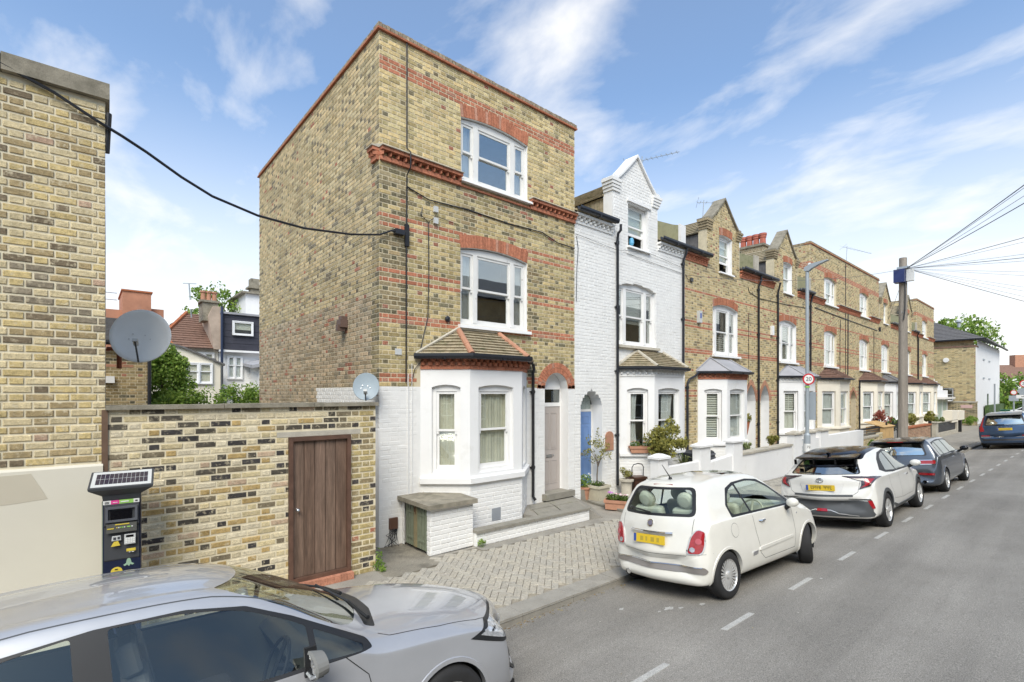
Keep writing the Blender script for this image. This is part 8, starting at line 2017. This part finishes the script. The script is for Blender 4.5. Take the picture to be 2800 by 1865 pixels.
m = MB(); m.box(-.2, -.2, 7.60, .16, .16, 7.68); m.build('pole_band', M['lamp_grey'], WP); cable(WP, [(-.14, -.09, 7.1), (-.15, -.1, 6.6), (-.15, -.09, 6.0), (-.16, -.05, 5.6)], .02)
for k, z in enumerate((5.9, 6.5)): m = MB(); m.tube([(-.30+.3*k, -.02, z), (.1+.2*k, -.02, z)], .012, 5); m.build('step_iron', M['lamp_grey'], WP)
PT = Vector((20.35, -3.6, 7.62))
def wire(label, P, sag=.25, r=.008, group='telephone wires fanning out from the wooden pole'):
    a, b = PT, Vector(P); n = 14; pts = [a.lerp(b, k/n)-Vector((0, 0, sag*4*(k/n)*(1-k/n))) for k in range(n+1)]
    return tag(MB().tube(pts, r, 4).build('overhead_wire', surf('grey_wire', (.10, .10, .11), .6, .1, 5, 0)), label, 'wire', group)
ORD = 'topmost,second from the top,third from the top,fourth from the top,fifth from the top,sixth from the top,seventh from the top,middle,ninth from the top,tenth from the top,fifth from the bottom,fourth from the bottom,third from the bottom,second from the bottom,lowest'.split(',')
def through(py, z, k=2.6, ext=None):
    d = (z-2.75)*1354/(1075-py); X = -3.955+1.436*d; Y = -8.183+.081*d; p = Vector((X, Y, z)); return PT+(p-PT)*k
for i_, (py, z, k) in enumerate(((492, 6.9, 1.9), (500, 6.9, 1.9), (522, 6.8, 1.9), (543, 6.9, 1.9), (640, 7.0, 2.6), (652, 6.9, 2.6), (687, 7.0, 3), (697, 6.9, 3.2), (706, 6.8, 3.2), (737, 6.9, 3.4), (747, 6.7, 3.4), (779, 6.6, 3.2), (790, 6.5, 3.2), (805, 6.5, 3), (818, 6.4, 3))): wire('thin telephone wire from the wooden pole, %s of the fan' % ORD[i_], through(py, z, k), .1, .010 if i_ in (0, 3, 4, 7, 14) else .005)
WG = 'telephone wires from the pole to the terrace'
wire('thin telephone wire from the wooden pole down to the flat-topped house', (31.0, -.03, 6.5), .1, group=WG) if False else None
wire('telephone wire running left from the pole past the flat-topped houses', (10.4, -.03, 6.45), .3, group=None); wire('telephone wire dropping from the pole to the far brick gables', (33.5, -.03, 6.7), .1, group=None)
def post_sign(label, x, y, h, kind):
    t = thing('road_sign', label, 'road sign', (x, y, 0)); m = MB(); m.tube([(0, 0, 0), (0, 0, h)], .05, 8); m.build('post', M['lamp_grey'], t); n_ = Vector((-1, -.08, 0))
    if kind == 'outline':
        q = Matrix.Translation((-.06, 0, h-.35)) @ Matrix.Rotation(-PI/2, 4, 'Z'); m = MB(); bar_frame(m, -.32, -.5, .32, .55, .03, -.01, .01); o = m.build('sign_frame', M['lamp_grey'], t); o.matrix_local = q; m = MB(); m.box(-.3, .0, -.48, .3, .008, .53); o = m.build('sign_face', M['white_gloss'], t); o.matrix_local = q; m = MB(); m.tube([(-.3, -.015, -.45), (.3, -.015, .5)], .03, 4); o = m.build('sign_bar', M['lamp_grey'], t); o.matrix_local = q; m = MB(); m.box(-.32, -.01, -.95, .32, .01, -.56); o = m.build('sign_plate', M['white_gloss'], t); o.matrix_local = q
        for o in t.children[1:]: o.matrix_local = o.matrix_local @ Matrix.Scale(.62, 4)
    if kind == 'square': m = MB(); m.box(-.07, -.18, h-.36, -.055, .18, h); m.build('sign_plate', M['lamp_grey'], t)
    if kind == 'twenty':
        s = disc(t, (-.08, 0, h-.4), .25, n_, [(.25, 'print_red'), (.19, 'print_white')]); text_obj('20', 'sign_number', M['print_black'], s, (0, 0, .006), (0, 0, 0), .24); m = MB(); m.lathe([(.001, 0), (.40, 0), (.40, .006), (.001, .006)], seg=24, M4=Matrix.Translation((-.08, 0, h-.9)) @ Matrix.Rotation(-PI/2, 4, 'Y') @ Matrix.Diagonal((.55, .9, 1, 1))); m.build('sign_plate', M['lamp_grey'], t); m = MB(); m.box(-.08, -.40, h-1.4, -.065, .40, h-1.16); m.build('sign_plate', M['white_gloss'], t); m = MB(); m.box(-.083, -.15, h-1.3, -.0805, .15, h-1.26); m.build('print', M['print_black'], t)
    if kind == 'small': s = disc(t, (-.08, 0, h-.3), .2, n_, [(.2, 'print_red'), (.15, 'print_white')]); m = MB(); m.box(-.075, -.28, h-.98, -.06, .28, h-.55); m.build('sign_plate', M['lamp_grey'], t)
    return t
post_sign('pale diagonal-bar sign on a grey post before the white-fronted building', 48.0, -3.7, 3.45, 'outline')
post_sign('small square grey sign on a pale post near the far hedge', 47.0, -5.25, 2.8, 'square')
post_sign('red-ringed 20 sign with plates below at the right edge of the photo', 44.0, -5.5, 3.79, 'twenty')
post_sign('small red-ringed sign just right of the white-fronted building', 52.0, -4.45, 3.1, 'small')
# far side of the junction
FT = thing('far_terrace', 'distant terrace of white bays under a long red roof', 'building', (105, 2, -4.6), math.radians(-52))
m = MB(); m.box(-22, 0, 0, 30, 8, 9.0); m.build('wall', M['cream_paint'], FT); m = MB(); m.add([(-22, -.5, 9), (30, -.5, 9), (30, 4, 12), (-22, 4, 12), (30, 8.5, 9), (-22, 8.5, 9)], [(0, 1, 2, 3), (3, 2, 4, 5), (0, 3, 5), (1, 4, 2)]); m.build('roof', M['roof_brown'], FT)
for k in range(9): m = MB(); x = -20+k*5.4; m.prism([(x, 0), (x+.6, -1), (x+2.2, -1), (x+2.8, 0)], 0, 9.6, 'z'); m.build('bay', M['white_paint'], FT); m = MB(); m.box(x+.8, -1.05, 5.5, x+2.0, -1.0, 7.5); m.build('window', M['glass_dark'], FT)
for k in range(4): m = MB(); m.box(-16+k*11, 3.4, 11, -14+k*11, 4.6, 13.6); m.build('chimney', M['terracotta'], FT)
for k, (x, y, r, h, mt) in enumerate([(78, 2.5, 3.2, 6.2, 'leaf_olive'), (84, -1.5, 3.0, 5.8, 'leaf_bright'), (74, -1.0, 2.2, 3.8, 'leaf_bright'), (90, -5.5, 3.4, 5.6, 'leaf'), (74, 1.6, 3.4, 12.2, 'leaf_bright'), (84, 5.5, 3.0, 12.6, 'leaf_olive')]):
    t = thing('leafy_tree', ['olive-green tree rising behind the right end of the street', 'bright green tree under the distant red roof', 'rounded bright green bush beside the white-fronted building', 'dark green tree at the right edge of the photo', 'tree top showing above the grey hipped roof', 'smaller tree top showing right of the hipped roof ridge'][k], 'tree', (x, y, 0)); limbs(t, (0, 0, 0), (0, 0, h-r), [(r*.5*math.cos(a), r*.5*math.sin(a), h-r*.5) for a in range(6)], .25, .15, k)
    foliage('crown', t, clumps((0, 0, h-r*.9), (r*.9, r*.9, r*.8), 34, r*.33, 110, 60+k), .38, mt, 70+k)
m = MB(); m.box(60, -2.3, -.05, 100, -2.0, 1.6); tag(m.build('boundary_hedge', M['leaf_red'] if False else surf('hedge_mass', (.06, .10, .03), .9, .4, 3, .5, 8)), 'clipped dark hedge line far beyond the white-fronted building', 'hedge')
P_FAR = [paint_mat('far_silver', (.5, .52, .55), .3), paint_mat('far_white', (.75, .75, .75)), paint_mat('far_blue', (.12, .2, .38), .3)]
def far_car(label, x, y, rz, paint, z=0.0):
    T = thing('parked_car', label, 'car', (x, y, z), rz)
    bm = body_mesh(rowsE, .55, 2, 2); bmesh.ops.translate(bm, verts=bm.verts, vec=(-2.2, 0, 0))
    for s_ in (1, -1):
        for P in ([(-1.4, .99), (-1.1, 1.35), (-.7, 1.39), (-.66, .99)], [(-.6, .99), (-.6, 1.39), (0, 1.36), (.62, .99)]): bm.normal_update(); split(bm, cut(bm, P, 'side', lambda c, n: c.y*s_ > .2 and n.y*s_ > .1 and c.z > .7), 'side_window', M['screen'], T, .004)
    bm.normal_update(); split(bm, cut(bm, [(-.58, 1.08), (.58, 1.08), (.5, 1.4), (-.5, 1.4)], 'end', lambda c, n: c.x < -1.5 and n.x < -.1), 'rear_window', M['screen'], T, .004)
    me = bpy.data.meshes.new('body'); [setattr(f, 'smooth', True) for f in bm.faces]; bm.to_mesh(me); me.materials.append(paint); link(bpy.data.objects.new('body', me), T); bm.free()
    for wx in (-1.4, 1.24):
        for s_ in (1, -1): m = MB(); m.lathe([(.001, -.1), (.32, -.1), (.32, .1), (.001, .1)], seg=16, M4=Matrix.Translation((wx, s_*.80, .32)) @ Matrix.Rotation(PI/2, 4, 'X')); m.build('wheel', M['tyre'], T)
    return T
far_car('silver car parked directly in front of the dark blue SUV', 38.2, -6.0, HR, P_FAR[0], .08)
far_car('pale car half hidden behind the white-fronted building corner', 70, -4.2, math.radians(80), P_FAR[1]); far_car('blue car parked across the far junction', 66, -6.2, math.radians(85), P_FAR[2])
m = MB(); m.box(0, 0, 0, .6, .6, 1.15); m.box(-.03, -.05, 1.15, .63, .65, 1.22); tag(m.build('wheelie_bin', surf('green_bin', (.02, .12, .07), .4, .1, 4, 0)), 'dark green wheelie bin at the far junction', 'bin'); bpy.data.objects['wheelie_bin'].location = (60.5, -3.6, 0)

# ================================================================ behind the garden wall
OB = thing('brick_outbuilding', 'two-storey brick rear extension with slate roof behind the garden wall', 'building', (-6.6, 8.8, 0))
b9 = BrickSet(OB, 0); w_ = wall_panel('wall_face', 4.02, 0, 3.95, [], M['mortar'], OB); bond(b9, w_, 4.02, 1.5, 3.95, [], stock(.1, (.34, .26, .14), .02, .3), 'stock'); b9.finish(); m = MB(); m.face([(4.02, 0, 0), (4.02, 5, 0), (4.02, 5, 3.95), (4.02, 0, 3.95)]); m.build('end_wall', M['mortar_old'], OB)
m = MB(); m.box(2.0, -.012, 3.45, 3.65, -.004, 3.52); m.build('rusty_band', M['terracotta'], OB)
tile_plane(OB, [Vector((0, -.2, 4.15)), Vector((4.1, -.2, 4.15)), Vector((4.1, 3, 5.1)), Vector((0, 3, 5.1))], .3, .2, M['slate'], False); gutter(OB, [(0, -.26, 4.08), (4.15, -.26, 4.08)], r=.06); downpipe(OB, [(4.0, -.08, 4.0), (4.0, -.08, 1.0)], .045); boxo('wall_lamp', (3.02, -.12, 3.02, 3.25, -.006, 3.2), M['white_gloss'], OB)
RT = thing('red_brick_block', 'stepped red brick block with roof rail in the far left background', 'building', (-9, 24, 0))
M['red_brick'] = surf('red_brick_far', (.42, .20, .125), .9, .2, 1.2, .2, 30, stain=((.30, .20, .16), .55, .75, .7))
m = MB(); m.box(0, 0, 0, 6.498, 4, 7.0); m.build('lower_block', M['red_brick'], RT); m = MB(); m.box(6.5, -.3, 0, 7.68, 3, 7.95); m.build('tower', M['red_brick'], RT); m = MB(); m.box(7.682, 0, 6.0, 8.25, 3, 7.2); m.build('step_block', M['red_brick'], RT); m = MB(); m.box(7.682, 0, 0, 8.2, 3, 6.0); m.build('white_base', M['white_paint'], RT)
m = MB()
for z in (7.5, 7.85): m.tube([(0, .1, z), (6.3, .1, z)], .025, 5)
m.build('roof_rail', M['steel'], RT)
for z in (1.0, 2.0, 3.0, 4.0, 5.0, 6.0, 7.0): m = MB(); m.box(0, -.305, z, 8.0, -.30, z+.02) if z < 0 else None
m = MB(); m.box(6.45, -.36, 7.95, 7.74, 3.05, 8.03); m.build('coping', M['terracotta_dark'], RT)
CH = thing('cream_house', 'cream rendered rear of a house with brown tiled hipped roof and clay chimney pots', 'house', (-1.9, 20.0, 0))
m = MB(); m.box(.9, 0, 0, 2.98, 6, 4.95); m.build('wall', M['cream_paint'], CH); m = MB(); m.prism([(-1.0, 0), (2.72, 0), (2.72, 4.05), (1.2, 4.72), (-1.0, 5.3)], -2.5, -.002, 'y'); m.build('rear_extension', M['cream_paint'], CH)
m = MB(); m.prism([(2.78, 4.0), (2.78, 4.08), (1.2, 4.78), (-1.0, 5.38), (-1.0, 5.30), (1.2, 4.70)], -2.62, .0, 'y'); m.build('extension_roof', M['slate'], CH)
tile_plane(CH, [Vector((.3, -.3, 4.92)), Vector((3.05, -.3, 4.92)), Vector((2.75, 2.5, 6.9)), Vector((1.95, 2.5, 6.9))], .28, .22, M['roof_brown'], False); tile_plane(CH, [Vector((-.2, 6, 4.92)), Vector((.3, -.3, 4.92)), Vector((1.95, 2.5, 6.9))], .28, .22, M['roof_brown'], False)
m = MB(); m.tube([(.3, -.3, 4.98), (1.97, 2.5, 6.96)], .09, 6); m.tube([(1.1, -.28, 5.0), (.75, .9, 5.75)], .05, 5); m.build('hip_tiles', M['terracotta_dark'], CH)
window(CH, (1.25, -2.63, 3.15), 0, 1.05, .95, (1, 1), 0, .03, .6, 'x', M['upvc'], detail=1, mull=.06); window(CH, (1.95, -.13, 4.2), 0, .85, .55, (1, 1), 0, .03, .5, 'x', M['old_gloss'], detail=1, mull=.05, fixed=True)
downpipe(CH, [(2.65, -2.6, 3.98), (2.65, -2.6, .5)], .05, M['trim_grey'], collars=False)
m = MB(); m.prism([(2.72, 4.9), (3.02, 4.9), (3.02, 7.0), (2.7, 7.0), (2.5, 6.5)], -.35, 1.5, 'y'); m.build('party_parapet', surf('worn_render', (.42, .33, .26), .9, .25, 1.5, .4, 30), CH); m = MB(); m.box(2.3, -.1, 6.3, 2.95, 1.0, 7.2); m.box(2.2, -.18, 7.2, 3.02, 1.08, 7.3); m.build('chimney', M['stone'], CH)
for k in range(3): m = MB(); m.lathe([(.12, 0), (.10, .4), (.14, .42), (.14, .5)], c=(2.38+.24*k, .3, 7.3), seg=10); m.build('chimney_pot', M['terracotta'], CH)
m = MB(); m.tube([(1.85, 0, 6.4), (1.75, 0, 8.0)], .03, 5); m.tube([(1.5, 0, 8.0), (2.05, 0, 8.05)], .02, 4); m.build('aerial', M['lamp_grey'], CH); t_ = dish('satellite_dish', 'small dish on the chimney of the cream house', (-.05, 19.7, 7.0), .22, M['dish'], (-.4, -1, .3), arm=False)
WH = thing('white_house', 'white rear of a house with dark slate-hung dormer and small white windows', 'house', (1.1, 20.0, 0))
m = MB(); m.box(0, 0, 0, 6, 6, 4.9); m.build('wall', M['white_paint'], WH)
for k in range(11):
    m = MB(); m.box(.06, -.32+.012*(k % 2), 4.92+k*.16, 4.4, -.1, 5.075+k*.16); m.build('cladding_board', surf('dark_slate_cladding', (.045, .045, .06), .6, .15, 4, .1, 30), WH)
m = MB(); m.box(-.02, -.42, 6.68, 4.5, 4, 6.78); m.build('dormer_roof', M['felt'], WH); m = MB(); m.box(-.05, -.35, 4.8, 4.4, -.02, 4.9); m.build('dormer_sill', M['white_paint'], WH)
window(WH, (.52, -.42, 5.65), 0, .95, .72, (1,), 0, -.02, .5, 'blindtop', M['upvc'], detail=1, rooms=False, fixed=True); window(WH, (.35, -.13, 3.45), 0, .70, 1.18, (1, 1), 0, .03, .6, 'net', M['upvc'], detail=1, mull=.05)
m = MB(); m.add([(1.05, -2.0, 3.95), (3.4, -2.6, 4.55), (3.4, 0, 4.75), (1.05, 0, 4.15), (1.05, -2.0, 4.1), (3.4, -2.6, 4.7), (3.4, 0, 4.9), (1.05, 0, 4.3)], [(0, 3, 2, 1), (4, 5, 6, 7), (0, 1, 5, 4), (1, 2, 6, 5), (2, 3, 7, 6), (3, 0, 4, 7)]); m.build('lean_to_roof', M['felt'], WH); m = MB(); m.box(1.4, -1.9, 0, 3.4, -.002, 4.2); m.build('lean_to', M['white_paint'], WH); downpipe(WH, [(1.42, -2.0, 4.0), (1.42, -2.0, 1)], .04, M['trim_grey'], collars=False)
m = MB(); m.box(1.95, -1.94, 2.9, 2.15, -1.9, 3.7); m.build('narrow_window', M['upvc'], WH)
downpipe(WH, [(.06, -.42, 7.0), (.06, -.42, 3.2), (.1, -.3, 2.95), (.45, -.3, 2.85)], .06, surf('blue_black_pipe', (.03, .045, .09), .4, .1, 4, 0), collars=False)
WT = thing('white_tower_house', 'white house with chimney partly hidden behind the tall brick house', 'house', (3.2, 24, 0)); m = MB(); m.box(0, 0, 0, 4, 4, 8.6); m.build('wall', M['white_paint'], WT); m = MB(); m.box(-.25, -.2, 8.6, 4, 4, 8.7); m.box(.35, .3, 8.7, .8, .9, 9.6); m.box(.2, .2, 9.0, .9, 1.0, 9.1); m.build('cornice', M['stone'], WT)
tr = thing('leafy_tree', 'pale green tree rising behind the chimney of the cream house', 'tree', (3.3, 27, 0)); limbs(tr, (0, 0, 0), (0, 0, 6), [(1.6*math.cos(a), 1.6*math.sin(a), 8.2) for a in range(7)], .25, .14, 8)
foliage('crown', tr, clumps((-.2, 0, 7.9), (2.6, 1.8, 1.7), 46, .5, 80, 81), .22, 'leaf_bright', 82)
cp = thing('climbing_plant', 'dense bright green climber between the brick extension and the cream house', 'climbing plant', (-1.9, 13.5, 0)); foliage('foliage', cp, clumps((0.05, 0, 2.9), (.85, .45, 1.6), 110, .32, 150, 91), .12, 'leaf_bright', 92); m = MB(); m.tube([(0, 0, 0), (.1, 0, 2), (0, 0, 4)], [.08, .05, .02], 6); m.build('stem', M['bark'], cp)
hd = thing('garden_hedge', 'loose yellow-green hedge showing above the garden wall coping', 'hedge', (.2, 9.6, 0)); foliage('foliage', hd, clumps((.3, 0, 2.45), (2.9, .4, .5), 130, .26, 130, 93, lo=-1)+clumps((-2.0, 0, 2.3), (.9, .4, .4), 20, .22, 80, 95), .085, 'leaf_bright', 94); m = MB(); [m.tube([(-2+.5*k, 0, 0), (-2+.5*k, 0, 2.2)], .02, 5) for k in range(9)]; m.build('stems', M['bark'], hd)
# weeds at the wall foot
for lb, x, y, s in (('tuft of weeds at the foot of the low white wall', 1.42, -1.13, 1.0), ('tall weed at the right end of the brick garden wall', -.50, -1.02, 1.2), ('small green weed below the tall one by the garden wall', -.47, -1.10, .6)):
    t = thing('weed_tuft', lb, 'weed', (x, y, 0)); foliage('foliage', t, [((0, 0, .07*s), (.09*s, .05, .07*s), int(90*s))]+([((0, 0, .22), (.05, .04, .14), 70)] if s > 1.1 else []), .04, 'leaf_bright', int(x*100)+500)
# houses on the near side of the street: they stand behind the camera and are seen only as reflections
OT = thing('opposite_terrace', 'brick terrace across the road, mirrored in the car windows and house panes', 'house', (-24, -15.8, 0))
m = MB(); m.box(0, -6, 0, 88, 0, 8.6); m.build('wall', surf('opposite_brick', (.24, .18, .10), .9, .25, 2, .3, 20), OT); m = MB(); m.add([(0, .4, 8.6), (88, .4, 8.6), (88, -3, 10.6), (0, -3, 10.6), (88, -6.4, 8.6), (0, -6.4, 8.6)], [(0, 1, 2, 3), (3, 2, 4, 5), (0, 3, 5), (1, 4, 2)]); m.build('roof', M['slate'], OT)
wf = MB(); wg = MB()
for k in range(32):
    x = .8+k*2.75
    for z in (1.2, 5.0): bar_frame(wf, x, z, x+1.2, z+1.7, .09, .0, .06); wf.box(x+.09, .0, z+.8, x+1.11, .06, z+.87); wf.box(x+.57, 0, z+.1, x+.63, .05, z+1.6); wg.box(x+.09, .0, z+.09, x+1.11, .02, z+1.61)
wf.build('window', M['white_gloss'], OT); wg.build('window_panes', M['screen'], OT)
pv = MB(); pv.box(-60, -15.7, -.4, 120, -11.6, .12); pv = pv.build('opposite_pavement', M['concrete']); pv['kind'] = 'structure'

rnd = random.Random(77); mb = MB(); cols = [(.30, .22, .10), (.20, .14, .07), (.36, .30, .14), (.16, .15, .10)]
for k in range(1500):
    x = rnd.uniform(-3, 30); d = abs(rnd.gauss(0, .06))+.012; y = kerbY(x)-d; z = roadz(d)+.006; s = rnd.uniform(.008, .028); a = rnd.uniform(0, PI)
    mb.add([(x+math.cos(a)*s, y+math.sin(a)*s*.6, z), (x-math.sin(a)*s*.5, y+math.cos(a)*s*.4, z+.004), (x-math.cos(a)*s, y-math.sin(a)*s*.6, z), (x+math.sin(a)*s*.5, y-math.cos(a)*s*.4, z+.002)], [(0, 1, 2, 3)], rnd.choice(cols))
for k in range(240):
    x = rnd.uniform(-1, 14); y = rnd.uniform(kerbY(x)-2.6, -1.3); dd = kerbY(x)-y; z = (roadz(dd) if dd > 0 else .0)+.005; s = rnd.uniform(.004, .013); a = rnd.uniform(0, PI)
    mb.add([(x+math.cos(a)*s, y+math.sin(a)*s, z), (x-math.sin(a)*s, y+math.cos(a)*s, z), (x-math.cos(a)*s, y-math.sin(a)*s, z)], [(0, 1, 2)], rnd.choice(cols+[(.6, .58, .52)]))
tag(mb.build('gutter_litter', brick_mat('litter', 'attr', 0)), 'dry leaf litter and grit gathered along the kerb', 'litter', None, 'stuff')
